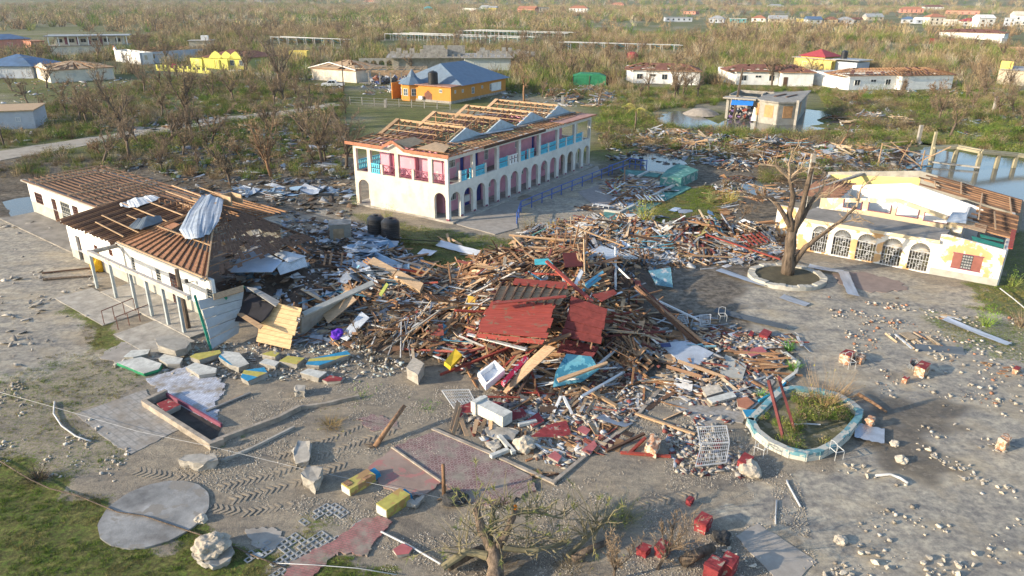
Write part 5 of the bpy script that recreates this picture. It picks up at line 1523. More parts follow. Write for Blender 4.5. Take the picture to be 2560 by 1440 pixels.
T_FAR = [merge(blades(26, 7, 7, .35, .6, 2, s), leaves(22, 4, 6, .5, s + 30)) for s in range(5)]
x, y = spread(22000, -800, 900, 420, 1500, 13, far_keep, 30)
mass('distant_woodland', T_FAR, p3(x, y), np.random.RandomState(2).uniform(.55, 1.1, len(x)), pcols(x, y, .20, 12) * 1.2, ATTRV, 7)
x, y = spread(9000, -2300, 2300, 1500, 4200, 14)
mass('horizon_woodland', T_FAR, p3(x, y), np.random.RandomState(2).uniform(1.2, 2.6, len(x)), pcols(x, y, .3, 13) * 1.2, ATTRV, 8)
def yard(x, y, px, py, rs):
 ok = np.zeros(len(x), bool)
 for k, poly in GRASS: ok |= pip(px, py, poly) & (rs.rand(len(x)) < k)
 return ok
rs = np.random.RandomState(5)
x, y = rs.uniform(-32, 45, 150000), rs.uniform(15, 85, 150000)
px, py = proj(x, y)
ok = yard(x, y, px, py, rs) & (vnoise(x, y, 1.2, 55) * .6 + vnoise(x, y, .4, 56) * .4 > .40)
for a, b_, c, d_ in OCC: ok &= ~((x > a + .6) & (x < b_ - .6) & (y > c + .6) & (y < d_ - .6))
x, y = x[ok], y[ok]
gc = np.where(vnoise(x, y, 1.6, 57)[:, None] > .5, np.array([[.14, .20, .03]]), np.array([[.24, .21, .075]])) * rs.uniform(.7, 1.2, (len(x), 1))
mass('grass', [blades(16, .09, .3, .012, .9, 1, s) for s in range(4)], p3(x, y), rs.uniform(.7, 1.6, len(x)), gc, ATTRV, 9)
# ---- single trees
def bare_tree(loc, h, label, seed, spread_=.5, lean=(0, 0), mat=None, group='storm-stripped trees', twigs=True, fork=.32, name='bare_tree', nlimb=5, tc=(.30, .22, .14), dens=1.0, droop=0):
 rs = random.Random(seed)
 t = empty(name, Matrix.Translation(loc), label, 'tree', group)
 T, Bb, Tw = MB(), MB(), MB()
 r0 = h * .032
 tw_ = .022 if loc[1] > 70 else .008
 def limb(b, p, d, L, r, n=4, wob=.16, rend=.55):
  pts, rr = [p.copy()], [r]
  for k in range(n):
   d = (d + Vector((rs.uniform(-wob, wob), rs.uniform(-wob, wob), rs.uniform(-wob, wob) + .04 - droop * .1))).normalized()
   p = p + d * L / n
   pts.append(p.copy()); rr.append(max(tw_, r * (1 - (1 - rend) * (k + 1) / n)))
  b.tube(pts, rr, 7 if r > .1 else 4)
  return pts, rr, d
 tr, rr, d = limb(T, Vector((0, 0, -.1)), Vector((lean[0], lean[1], 1)).normalized(), h * fork, r0, 4, .1, .75)
 def rnv(s): return Vector((rs.uniform(-s, s), rs.uniform(-s, s), rs.uniform(-s, s)))
 def kids(pts, rr_, L, lev):
  for i in range(1, len(pts)):
   for _ in range({1: 2, 2: 2, 3: 3}[lev]):
    if rs.random() < .22: continue
    dd = ((pts[i] - pts[i - 1]).normalized() * .7 + rnv(.75) + Vector((0, 0, .25))).normalized()
    l2 = L * rs.uniform(.25, .75)
    p = pts[i].lerp(pts[i - 1], rs.random() * .8)
    if lev == 3:
     if twigs:
      m = p + dd * l2 * .5 + rnv(l2 * .12)
      Tw.tube([p, m, p + dd * l2 + rnv(l2 * .15)], [tw_, tw_ * .8, tw_ * .35], 3, col=tc, cap=False)
    else:
     q, r2, _d = limb(Bb, p, dd, l2, rr_[i] * .6, 3, .3, .45)
     kids(q, r2, l2, lev + 1)
 for i in range(nlimb):
  g = 6.283 * (i + rs.uniform(-.3, .3)) / nlimb
  sp = spread_ * rs.uniform(.5, 1.7)
  p = tr[-1] if i % 3 else tr[-2]
  dd = (d + Vector((math.cos(g) * sp, math.sin(g) * sp, .1))).normalized()
  L = h * (1 - fork) * rs.uniform(.45, 1.05)
  pts, r2, _d = limb(T, p, dd, L, rr[-1] * rs.uniform(.45, .7), 4, .2, .3 if rs.random() < .6 else .6)
  kids(pts, r2, L * .62, 1)
 T.build('trunk', mat or BARK, t, smooth=True)
 Bb.build('branches', mat or BARK, t)
 Tw.build('twigs', ATTRV, t, color=True)
 return t
def lf(t, n, r, z0, z1, s, c, seed=0, name='leaves'):
 rs = np.random.RandomState(seed)
 V, F = leaves(n, r, z1 - z0, s, seed)
 b = MB()
 for f in F:
  k = rs.uniform(.6, 1.3)
  b.add([V[i] + np.array([0, 0, z0]) for i in f], [(0, 1, 2, 3)], col=tuple(x * k for x in c))
 return b.build(name, ATTRV, t, color=True)
BT = [
 ((300, 354), 9.5, 'bare forked tree standing alone beside the sandy road on the left', 1, .55, (.05, 0), 5),
 ((462, 326), 9.0, 'vine-hung upright tree with many thin stems behind the sandy road', 2, .25, (0, 0), 8),
 ((695, 236), 13.0, 'tallest bare tree with a wide torn crown behind the sandy road', 3, .6, (.05, 0), 6),
 ((676, 452), 7.5, 'slim bare tree with reddish lower trunk between debris and road', 4, .35, (-.08, 0), 5),
 ((803, 412), 8.0, 'bare tree with broad twisted crown left of the hotel roof', 5, .8, (-.25, 0), 6),
 ((862, 425), 7.0, 'slender bare tree close to the left corner of the hotel', 6, .5, (.1, 0), 5),
 ((573, 474), 5.0, 'shaggy fan-shaped stump sprout behind the white school hall', 7, .3, (.1, 0), 9),
 ((1305, 254), 7.5, 'snapped brown trunk with hanging splinters between bungalow and shed', 8, .5, (-.05, 0), 3),
 ((1345, 186), 7.0, 'bare tree standing by the track behind the snapped trunk', 9, .5, (0, 0), 4),
 ((1422, 190), 5.0, 'dead brown tree next to the green tarpaulin shed', 10, .4, (0, 0), 6),
 ((1597, 137), 4.5, 'small bare tree behind the smallest white bungalow', 11, .4, (.1, 0), 4),
 ((1851, 38), 12.0, 'dark spreading bare tree in the far street, left one', 12, .8, (0, 0), 6),
 ((2029, 36), 12.0, 'dark spreading bare tree in the far street, right one', 13, .8, (0, 0), 6),
 ((2368, 338), 6.5, 'split bare tree behind the concrete frame at the right pond', 14, .4, (.15, 0), 3),
 ((2085, 368), 5.5, 'bent reddish tree leaning right over the debris bank', 15, .35, (.45, 0), 2),
 ((1923, 206), 8.0, 'thin bare tree in front of the middle white bungalow', 16, .22, (0, 0), 4),
 ((1945, 205), 6.5, 'forked thin tree at the door of the middle white bungalow', 17, .3, (-.1, 0), 4),
 ((2022, 198), 5.5, 'short bare tree at the right end of the middle white bungalow', 18, .6, (.1, 0), 4),
 ((2518, 192), 8.5, 'leaning bare tree before the beige ruin', 19, .5, (-.2, 0), 5),
 ((2552, 196), 8.0, 'bare tree crossing the right edge before the beige ruin', 20, .5, (.1, 0), 5),
 ((2480, 270), 4.0, 'short snapped grey trunk in the right thicket', 21, .3, (.1, 0), 2),
 ((2100, 260), 4.5, 'low uprooted tree right of the flooded concrete house', 22, .9, (.3, 0), 6),
 ((400, 300), 6.5, 'thin grey tree right of the lone forked tree', 23, .4, (.1, 0), 5),
 ((215, 60), 9.0, 'bare tree in the woodland above the apartment block', 24, .6, (0, 0), 5),
 ((380, 90), 11.0, 'dark leaning tree cluster at the edge of the left woodland', 25, .9, (.3, 0), 6),
 ((540, 95), 9.0, 'bare tree behind the cream block house', 26, .6, (0, 0), 5),
 ((1010, 165), 8.0, 'bare tree in front of the unfinished grey building', 27, .5, (0, 0), 5),
 ((1100, 160), 7.0, 'thin upright tree against the grey building', 28, .2, (0, 0), 4),
 ((2200, 60), 8.0, 'bare tree left of the cream villa', 29, .6, (0, 0), 5),
 ((2150, 75), 8.0, 'bare tree in the green scrub below the far street', 30, .7, (0, 0), 5),
 ((160, 300), 5.0, 'broken stub tree behind the grey block hut', 31, .6, (.1, 0), 4),
 ((525, 250), 6.0, 'grey dead tree with a fallen log at its foot', 32, .5, (.3, 0), 4),
 ((760, 330), 6.5, 'thicket tree touching the broad crowned tree', 33, .6, (.2, 0), 5),
 ((1490, 260), 5.0, 'slim dead tree above the far corner of the hotel', 34, .3, (.1, 0), 3),
]
for (px, py), h, lab, sd, sp, ln, nl in BT:
 p = P(px, py)
 bare_tree(Vector((p.x, p.y, GZ(p.x, p.y))), h, lab, sd, sp, ln, BARKR if sd in (8, 15, 10, 4) else BARK, nlimb=nl, fork=.45 if nl < 4 else .3,
    twigs=True, tc=(.33, .25, .15) if sd % 3 else (.22, .17, .12))
rs = np.random.RandomState(21)
wx, wy = spread(240, -150, 200, 185, 420, 22, far_keep)
protos = [bare_tree(Vector((float(wx[i]), float(wy[i]), 0)), 8, 'leafless tree standing out of the scrub woodland beyond the houses', 100 + i, .55, (0, 0), group='leafless trees in the scrub woodland') for i in range(6)]
def dup(o, parent=None):
 c = o.copy(); COL.objects.link(c)
 if parent: c.parent = parent
 for ch in o.children: dup(ch, c)
 return c
for i in range(6, min(len(wx), 130)):
 c = dup(protos[i % 6])
 s = rs.uniform(.6, 1.15)
 c.matrix_world = Matrix.Translation((float(wx[i]), float(wy[i]), 0)) @ Matrix.Rotation(rs.rand() * 6.28, 4, 'Z') @ Matrix.Scale(s, 4)
MIDT = [([(0, 190), (280, 190), (560, 230), (820, 235), (860, 250), (560, 290), (330, 330), (100, 370), (0, 380)], 30, 'bare broken tree in the thicket above the sandy road'),
 ([(60, 410), (330, 370), (560, 325), (860, 275), (860, 430), (700, 470), (560, 460), (300, 440)], 30, 'bare broken tree between the sandy road and the hotel'),
 ([(1270, 215), (1560, 200), (1800, 215), (1790, 250), (1500, 300), (1400, 260)], 12, 'bare broken tree beyond the far end of the hotel'),
 ([(2030, 225), (2560, 170), (2560, 330), (2300, 320)], 22, 'bare broken tree in the right-hand thicket'),
 ([(780, 130), (1000, 120), (1560, 120), (2000, 130), (2000, 150), (1300, 160), (1000, 150)], 20, 'bare tree among the houses beyond the orange bungalow')]
for poly, n, lab in MIDT:
 W_ = np.array(wpoly(poly)); k = 0
 xx, yy = rs.uniform(W_[:, 0].min(), W_[:, 0].max(), 900), rs.uniform(W_[:, 1].min(), W_[:, 1].max(), 900)
 ok = pip(xx, yy, wpoly(poly)) & freemask(xx, yy)
 for a, b_ in list(zip(xx[ok], yy[ok]))[:n]:
  c = dup(protos[k % 6]); k += 1
  s = rs.uniform(.35, .85)
  c.matrix_world = Matrix.Translation((float(a), float(b_), 0)) @ Euler((rs.normal() * .18, rs.normal() * .18, rs.rand() * 6.28)).to_matrix().to_4x4() @ Matrix.Scale(s, 4)
  tag(c, lab, None, lab.replace('tree', 'trees', 1))
def palm(loc, h, n, label, seed, fl=2.2, droop=1.0, group='palms'):
 rs = random.Random(seed)
 t = empty('palm_tree', Matrix.Translation(loc), label, 'palm', group)
 MB().tube([(0, 0, 0), (.1, .05, h * .5), (.05, 0, h)], [.2, .14, .12], 8).build('trunk', BARK, t, smooth=True)
 for i in range(n):
  g = 6.283 * i / n + rs.uniform(-.3, .3)
  dr = Vector((math.cos(g), math.sin(g), 0))
  L = fl * rs.uniform(.8, 1.1)
  b = MB()
  up = rs.uniform(.2, .9)
  pts = [Vector((.05, 0, h)) + dr * L * k / 6 + Vector((0, 0, up * L * (k / 6) - droop * L * .75 * (k / 6) ** 2)) for k in range(7)]
  b.tube(pts, .025, 4, col=(.3, .28, .1))
  sd = Vector((-dr.y, dr.x, 0))
  for k in range(1, 7):
   for m in range(4):
    q = pts[k - 1].lerp(pts[k], m / 4)
    for s in (-1, 1):
     e = q + sd * s * L * .24 * (1 - (k / 8) ** 2) + dr * L * .1 + Vector((0, 0, -L * .13))
     b.add([q, q + dr * .05, e], [(0, 1, 2)], col=rs.choice([(.20, .24, .04), (.30, .28, .06), (.38, .31, .10)]))
  b.build('frond', ATTRV, t, color=True)
 return t
palm(P(1581, 332), 3.8, 11, 'yellow-green palm standing over the debris beside the flood', 3, 2.4, .9)
palm(P(863, 136), 5.5, 10, 'dark palm behind the cream house and carport', 4, 3.2, 1.3)
palm(P(1900, 128), 5.0, 8, 'ragged palm behind the middle white bungalow', 5, 3.0, 1.3)
def shrub(px, h, r, label, seed, c, n=90, m=120, name='shrub', w=.03, group=None, lean=.9):
 p = P(*px)
 V, F = blades(n, h, r, w, lean, 3, seed)
 b = MB(); rs = random.Random(seed)
 for f in F:
  k = rs.uniform(.7, 1.3); b.add([V[i] for i in f], [(0, 1, 2, 3)], col=tuple(x * k for x in c))
 V2, F2 = leaves(m, r, h, .05 if h < 2.5 else .09, seed)
 for f in F2:
  k = rs.uniform(.6, 1.3); b.add([V2[i] for i in f], [(0, 1, 2, 3)], col=(c[0] * .75 * k, c[1] * k, c[2] * .6 * k))
 o = b.build(name, ATTRV, None, Matrix.Translation((p.x, p.y, GZ(p.x, p.y) - .02)), color=True)
 return tag(o, label, 'shrub', group)
shrub((1612, 548), 2.6, 1.4, 'yellow-green sprouting shrub at the pool corner', 1, (.38, .34, .08), 120, 200)
shrub((1775, 500), 1.8, .9, 'grey-green shrub at the end of the lawn', 2, (.25, .27, .10), 80, 120)
shrub((1820, 500), 2.0, 2.2, 'wide yellow shrub between lawn and arched hall', 3, (.38, .33, .10), 170, 220)
shrub((966, 560), 2.0, .7, 'dry bush with sparse leaves against the hotel end wall', 4, (.30, .28, .09), 60, 160)
shrub((1322, 575), 1.8, 1.0, 'brown bush at the left end of the blue railing', 5, (.25, .2, .11), 90, 110)
shrub((1385, 580), 1.6, .9, 'yellowish bush right of the brown bush at the railing', 6, (.33, .29, .12), 90, 110)
shrub((2465, 800), 1.6, .7, 'bright green bush standing by the right edge of the yard', 7, (.24, .33, .06), 60, 260)
shrub((2530, 700), 1.4, .8, 'green bush at the corner of the arched hall', 8, (.25, .28, .08), 60, 200)
shrub((2555, 800), 1.6, 1.0, 'brown leafless bush in the round planter at the right edge', 9, (.27, .21, .14), 120, 40)
shrub((885, 520), 1.4, .3, 'small climbing plant by the arch at the hotel left corner', 10, (.16, .2, .05), 30, 120)
shrub((2190, 235), 3.2, 4.0, 'big green-brown bush mound in front of the red-raftered bungalow', 11, (.19, .17, .06), 200, 900, w=.06)
shrub((2285, 262), 3.0, 4.0, 'second green-brown bush mound right of the flooded house', 12, (.16, .17, .05), 160, 800, w=.06)
shrub((1770, 205), 2.4, 2.2, 'rusty green bush between two white bungalows', 13, (.22, .21, .06), 100, 400, w=.05)
shrub((1560, 300), 2.0, 2.6, 'bright green bush beside the flood behind the hotel', 14, (.16, .22, .04), 100, 500, w=.05)
shrub((2060, 1010), 3.0, 1.3, 'brown spiky sapling leaning over the planter rim', 15, (.34, .23, .12), 190, 30, lean=1.2, w=.02)
shrub((2115, 985), 1.2, 1.7, 'flattened dead brush lying beside the sapling', 16, (.26, .16, .08), 170, 40, lean=2.5, w=.02)
shrub((1985, 918), .9, .5, 'small green clump of strap leaves by the low white kerb', 17, (.12, .26, .04), 50, 20, w=.05)
shrub((1975, 868), .9, .5, 'dark green clump of strap leaves above the white kerb', 18, (.08, .2, .04), 50, 20, w=.05)
shrub((1905, 985), .7, .4, 'little green clump left of the blue planter rim', 19, (.12, .26, .05), 40, 20, w=.05)
# ---------------------------------------------------------------- wreckage
HEAPS = [  # px centre, radii in metres (along x, along y), height
 ((1330, 800), 5.5, 4.0, 2.2), ((1400, 720), 5.5, 4.0, 2.1), ((1230, 850), 3.5, 2.5, 1.2), ((1510, 850), 3.2, 3.0, 1.5), ((1250, 690), 3.5, 2.5, 1.5),
 ((1510, 690), 3, 2.4, 1.3), ((1700, 600), 6, 2.4, 1.2), ((1500, 580), 6, 3, 1.2), ((1850, 590), 5, 2.2, 1.2), ((1590, 490), 4, 3, .12),
 ((820, 740), 5, 3, 1.3), ((980, 760), 4.5, 3, 1.3), ((690, 715), 4, 3, 1.6), ((1050, 850), 4, 2.2, 1.1), ((930, 660), 4, 3, .8), ((760, 640), 4, 3, .9), ((820, 600), 4, 3, .5),
 ((1650, 340), 7, 6, .9), ((1850, 360), 10, 7, .9), ((2050, 380), 9, 7, .9), ((2200, 390), 7, 6, .7), ((2200, 295), 8, 7, 1.2), ((1440, 235), 9, 9, 1.2), ((660, 190), 8, 8, .8), ((1700, 900), 5, 3, .25),
]
HP = [(P(*c), a, b_, h) for c, a, b_, h in HEAPS]
def heap(x, y):
 h = GZ(x, y)
 for c, a, b_, k in HP:
  q = ((x - c.x) / a) ** 2 + ((y - c.y) / b_) ** 2
  if q < 6: h += .66 * k * math.exp(-q * 1.2) * (1 + .9 * mnoise.noise(Vector((x * .45, y * .45, 3))))
 return h
def hslope(x, y):
 e = .4
 return (heap(x + e, y) - heap(x - e, y)) / (2 * e), (heap(x, y + e) - heap(x, y - e)) / (2 * e)
def mound(name, idx, label):
 b = MB();
 xs_, ys_ = [], []
 for i in idx:
  c, a, b2, k = HP[i]
  xs_ += [c.x - a * 1.7, c.x + a * 1.7]; ys_ += [c.y - b2 * 1.7, c.y + b2 * 1.7]
 nx_, ny_ = 46, 40
 X = np.linspace(min(xs_), max(xs_), nx_); Y = np.linspace(min(ys_), max(ys_), ny_)
 vs = []
 for y in Y:
  for x in X:
   h = GZ(x, y) - .12
   for i in idx:
    c, a, b2, k = HP[i]
    h += .62 * k * math.exp(-1.2 * (((x - c.x) / a) ** 2 + ((y - c.y) / b2) ** 2)) * (1 + .9 * mnoise.noise(Vector((x * .45, y * .45, 3))))
   vs.append((x, y, h - .10))
 b.add(vs, [(j * nx_ + i, j * nx_ + i + 1, (j + 1) * nx_ + i + 1, (j + 1) * nx_ + i) for j in range(ny_ - 1) for i in range(nx_ - 1)])
 o = b.build(name, pm('dark_broken_matter', (.11, .08, .06), var=.5, sc=3, bump=.5, bsc=5, coord='World'), smooth=True)
 tag(o, label, kind='stuff')
mound('debris', range(0, 6), None); mound('debris', range(6, 9), None); mound('debris', range(10, 17), None)
mound('debris', range(17, 22), None)
CW = {'bare': [(.36, .19, .09), (.42, .25, .13), (.30, .15, .075), (.22, .12, .07), (.50, .33, .19)], 'pale': [(.56, .42, .27), (.50, .40, .28)],
  'dark': [(.12, .075, .05), (.09, .06, .045)], 'white': [(.52, .53, .55), (.42, .46, .50), (.60, .58, .54), (.40, .38, .35)], 'red': [(.25, .07, .055), (.20, .06, .05)],
  'blue': [(.10, .27, .38), (.16, .33, .42)], 'grey': [(.32, .34, .36), (.24, .25, .27), (.40, .42, .45)], 'green': [(.05, .16, .12), (.12, .28, .24)], 'yellow': [(.45, .38, .15)]}
MATC = {'bare': WOOD, 'pale': WOODL, 'dark': WOODD, 'white': WOODW, 'red': WOODR, 'blue': WOODB, 'grey': None, 'green': WOODG, 'yellow': None}
MATC['grey'] = pm('grey_weathered_timber', (.30, .29, .27), var=.4, sc=3, stretch=(.4, 5, 5), rand=.3)
MATC['yellow'] = pm('yellow_board', (.52, .43, .12), var=.3, rand=.2)
WORD = {'bare': 'bare brown', 'pale': 'pale raw', 'dark': 'dark wet', 'white': 'white painted', 'red': 'red painted', 'blue': 'sky blue painted', 'grey': 'grey weathered', 'green': 'green painted', 'yellow': 'yellow painted'}
ZONES = [ # px polygon, phrase, mix, count stuff, count single, (len lo, hi), tilt
 ([(985, 870), (1080, 740), (1180, 650), (1300, 610), (1450, 590), (1560, 650), (1560, 720), (1610, 860), (1620, 930), (1530, 985), (1280, 980), (1180, 900), (1060, 900)],
 'central heap', dict(bare=12, pale=3.0, dark=2.5, white=1.0, red=1.2, blue=.35, grey=.5), 2900, 130, (1.0, 4.2), .28),
 ([(1330, 540), (1400, 490), (1560, 440), (1660, 470), (1560, 540), (1700, 560), (1940, 560), (1960, 630), (1800, 655), (1640, 650), (1450, 600), (1300, 590)],
 'wreckage by the pool', dict(bare=6, pale=3, dark=2, white=4, red=.8, blue=.4, grey=2.5, green=.15, yellow=.3), 2300, 60, (.8, 3.4), .24),
 ([(590, 700), (690, 610), (800, 600), (900, 630), (1000, 640), (1130, 700), (1120, 800), (1010, 870), (880, 850), (760, 860), (600, 760)],
 'wreckage beside the school hall', dict(bare=5, pale=2, dark=2, white=3.5, red=.3, blue=.6, grey=3), 2300, 40, (.8, 3.4), .22),
 ([(1500, 330), (1640, 318), (1900, 340), (2080, 340), (2300, 370), (2260, 430), (2000, 440), (1850, 420), (1700, 390), (1500, 360)],
 'debris bank behind the pool', dict(bare=6, pale=3, dark=3, white=2.6, red=.7, blue=.3, grey=3), 1900, 25, (1.0, 4.5), .2),
 ([(1790, 430), (2000, 440), (1990, 480), (1900, 560), (1790, 550)], 'tangle between the lawn and the arched hall', dict(bare=6, pale=3, dark=3, white=2, grey=2), 320, 16, (.8, 3.2), .3),
 ([(2120, 265), (2280, 270), (2270, 320), (2100, 320), (2030, 300)], 'debris by the far flood', dict(bare=4, pale=3, white=4, grey=2, dark=1), 300, 0, (1, 4), .35),
 ([(1350, 200), (1500, 200), (1560, 270), (1380, 265)], 'debris beyond the hotel', dict(bare=3, pale=2, white=4, grey=3, blue=.3), 350, 0, (1, 4), .3),
 ([(560, 180), (720, 180), (740, 215), (560, 215)], 'debris before the lime house', dict(bare=3, pale=2, white=3, grey=2), 200, 0, (1, 4), .3),
 ([(900, 190), (1010, 190), (1010, 250), (880, 240)], 'debris by the carport', dict(bare=2, white=3, grey=3), 120, 0, (1, 3), .2),
 ([(1640, 780), (1960, 830), (1980, 900), (1900, 990), (1720, 1010), (1560, 1000), (1600, 930)], 'rubble skirt right of the heap',
 dict(bare=4, pale=3, white=2.5, grey=2, red=1, dark=1, blue=.3), 420, 22, (.5, 2.6), .12),
 ([(1150, 985), (1620, 985), (1560, 1060), (1430, 1165), (1230, 1110), (1160, 1040)], 'rubble skirt in front of the heap',
 dict(bare=4, pale=2, white=2, grey=1.5, red=.8, dark=1), 240, 18, (.4, 2.2), .10),
 ([(250, 290), (860, 300), (860, 540), (560, 560), (250, 470)], 'littered ground left of the hotel', dict(bare=2, pale=1, dark=2, white=2, grey=3), 800, 0, (.6, 3), .12),
 ([(2180, 690), (2560, 760), (2560, 980), (2250, 900)], 'right yard', dict(bare=2, pale=1, white=1), 30, 0, (.4, 1.6), .05),
]
def rpoly(px, rs):
 W_ = wpoly(px)
 X = [p[0] for p in W_]; Y = [p[1] for p in W_]
 while True:
  x, y = rs.uniform(min(X), max(X)), rs.uniform(min(Y), max(Y))
  ins = False
  for i in range(len(W_)):
   x1, y1 = W_[i]; x2, y2 = W_[(i + 1) % len(W_)]
   if (y1 > y) != (y2 > y) and x < (x2 - x1) * (y - y1) / (y2 - y1) + x1: ins = not ins
  if ins and not any(a + .3 < x < b_ - .3 and c + .3 < y < d_ - .3 for a, b_, c, d_ in OCC[:40]): return x, y
  if rs.random() < .002: return x, y
def pick(mix, rs):
 t = rs.random() * sum(mix.values())
 for k, v in mix.items():
  t -= v
  if t <= 0: return k
 return k
PLK = {}
def plank_mesh(c, i):
 """unit-length board with a split end; scaled per object"""
 if (c, i) in PLK: return PLK[(c, i)]
 rs = random.Random(hash((len(c), i)) % 1000 + i)
 b = MB()
 n = 4
 sec = [(-.5 + k / n, rs.uniform(-.01, .01), rs.uniform(.9, 1.0)) for k in range(n + 1)]
 vs = []
 for x, off, w in sec:
  for sy, sz in ((-.5, -.5), (.5, -.5), (.5, .5), (-.5, .5)):
   jx = rs.uniform(-.03, .02) if abs(x) == .5 else 0
   vs.append((x + jx, sy * w + off * 4, sz))
 fs = [(3, 2, 1, 0), (n * 4, n * 4 + 1, n * 4 + 2, n * 4 + 3)]
 for k in range(n):
  for j in range(4):
   fs.append((k * 4 + j, k * 4 + (j + 1) % 4, (k + 1) * 4 + (j + 1) % 4, (k + 1) * 4 + j))
 b.add(vs, fs)
 o = b.build('plank', MATC[c]); me_ = o.data; bpy.data.objects.remove(o)
 PLK[(c, i)] = me_
 return me_
def ori(x, y, g, tilt, rs):
 sx, sy = hslope(x, y)
 d_ = Vector((math.cos(g), math.sin(g), 0))
 d_.z = (sx * d_.x + sy * d_.y) + rs.gauss(0, tilt * .6)
 d_.normalize()
 up = Vector((-sx, -sy, 1)) + Vector((rs.gauss(0, .35), rs.gauss(0, .35), 0))
 yv = up.cross(d_).normalized(); zv = d_.cross(yv)
 return Matrix((d_, yv, zv)).transposed()
def plank_obj(x, y, z, L, w, h_, c, Mr, label, group, name='plank'):
 o = bpy.data.objects.new(name, plank_mesh(c, rnd.randint(0, 3)))
 COL.objects.link(o)
 M = Mr.to_4x4() @ Matrix.Diagonal((L, w, h_, 1)); M.translation = (x, y, z)
 o.matrix_world = M
 return tag(o, label, 'board' if w > .13 else 'plank', group)
debr = MB()
chips = MB()
for zi, (poly, phrase, mix, ns, n1, (l0, l1), tilt) in enumerate(ZONES):
 rs = random.Random(40 + zi)
 flow = {0: .5, 1: .9, 2: .2, 3: .2}.get(zi, 0)
 cl = 0
 for k in range(ns + n1):
  if cl <= 0:
   cx_, cy_ = rpoly(poly, rs); cc_ = pick(mix, rs); cg = rs.gauss(flow, .7) if rs.random() < .6 else rs.uniform(0, 3.14)
   cl = rs.choice([1, 3, 6, 10, 14]); cs_ = rs.uniform(.3, .9); csec = rs.choice([(.09, .045), (.12, .05), (.16, .03), (.22, .03), (.10, .09), (.07, .05)]); cL = rs.uniform(l0, l1); cn = rs.uniform(-1, 1)
  cl -= 1
  x, y = cx_ + rs.gauss(0, cs_), cy_ + rs.gauss(0, cs_)
  c = cc_ if rs.random() < .75 else pick(mix, rs)
  L = cL * rs.choice([.35, .6, .9, 1, 1.15])
  w, h_ = csec
  if y > 85: w *= 1.5; h_ *= 1.5
  hz_ = heap(x, y)
  g = cg + rs.gauss(0, .16)
  Mr = ori(x, y, g, tilt, rs)
  up = rs.random() ** 2 * .38 * min(1, (hz_ + .15))
  z = hz_ + .03 + up
  if k < ns:
   q = rs.random()
   kk = rs.uniform(.6, 1.25); col_ = [v * kk for v in rs.choice(CW[c])]
   if q < .12: debr.box((x, y, z), (rs.uniform(.3, 1.1), rs.uniform(.3, .9), .03), Mr, col=col_)
   else: debr.box((x, y, z), (L * .85, w, h_), Mr, col=col_)
  else:
   L = rs.uniform(max(l0, l1 * .5), l1 * 1.15)
   plank_obj(x, y, z + .12, L, w, h_, c, Mr, f'{WORD[c]} {"board" if w > .13 else "plank"} lying loose in the {phrase}', f'loose boards in the {phrase}')
  if k % 3 == 0:
   for q in range(2):
    x2, y2 = rpoly(poly, rs)
    s = rs.uniform(.08, .32)
    cc = rs.choice([(.38, .38, .38), (.24, .21, .18), (.28, .31, .34), (.30, .2, .13), (.5, .45, .38), (.22, .07, .06), (.25, .3, .34), (.07, .05, .04)])
    chips.box((x2, y2, heap(x2, y2) + .02), (s, s * rs.uniform(.4, 1), s * rs.uniform(.1, .4)), Euler((rs.uniform(-.4, .4), rs.uniform(-.4, .4), rs.uniform(0, 3))).to_matrix(), col=cc)
o = debr.build('timber_debris', ATTR, color=True); o['kind'] = 'stuff'
for k, (px, py, hh, ln) in enumerate([(1130, 745, 2.2, -.1), (1138, 720, 1.6, .35), (1385, 640, 2.0, .05), (1405, 632, 2.3, .12), (1430, 625, 2.4, .2), (1420, 640, 2.1, .1), (1180, 690, 1.5, .5), (1570, 800, 2.0, 0), (1340, 985, 1.1, 0), (1582, 960, 1.3, .05)]):
 p = P(px, py, 0); z = heap(p.x, p.y)
 o = MB().beam((0, 0, 0), (ln * hh, .1, hh), .1, .1).build('post', WOOD if k != 7 else WOODD, None, Matrix.Translation((p.x, p.y, z - .2)))
 tag(o, ['upright brown stud at the left shoulder of the central heap', 'leaning stud touching the upright one at the left shoulder', 'upright brown stud at the back of the heap', 'second upright stud at the back of the heap, slightly leaning', 'tallest leaning stud at the back of the heap', 'short stud between the leaning studs at the back', 'slanting stud above the left shoulder of the heap', 'dark post under the fallen roof edge right of the heap', 'small brown stake below the tan board in front', 'brown stake standing at the right foot of the heap'][k], 'post')
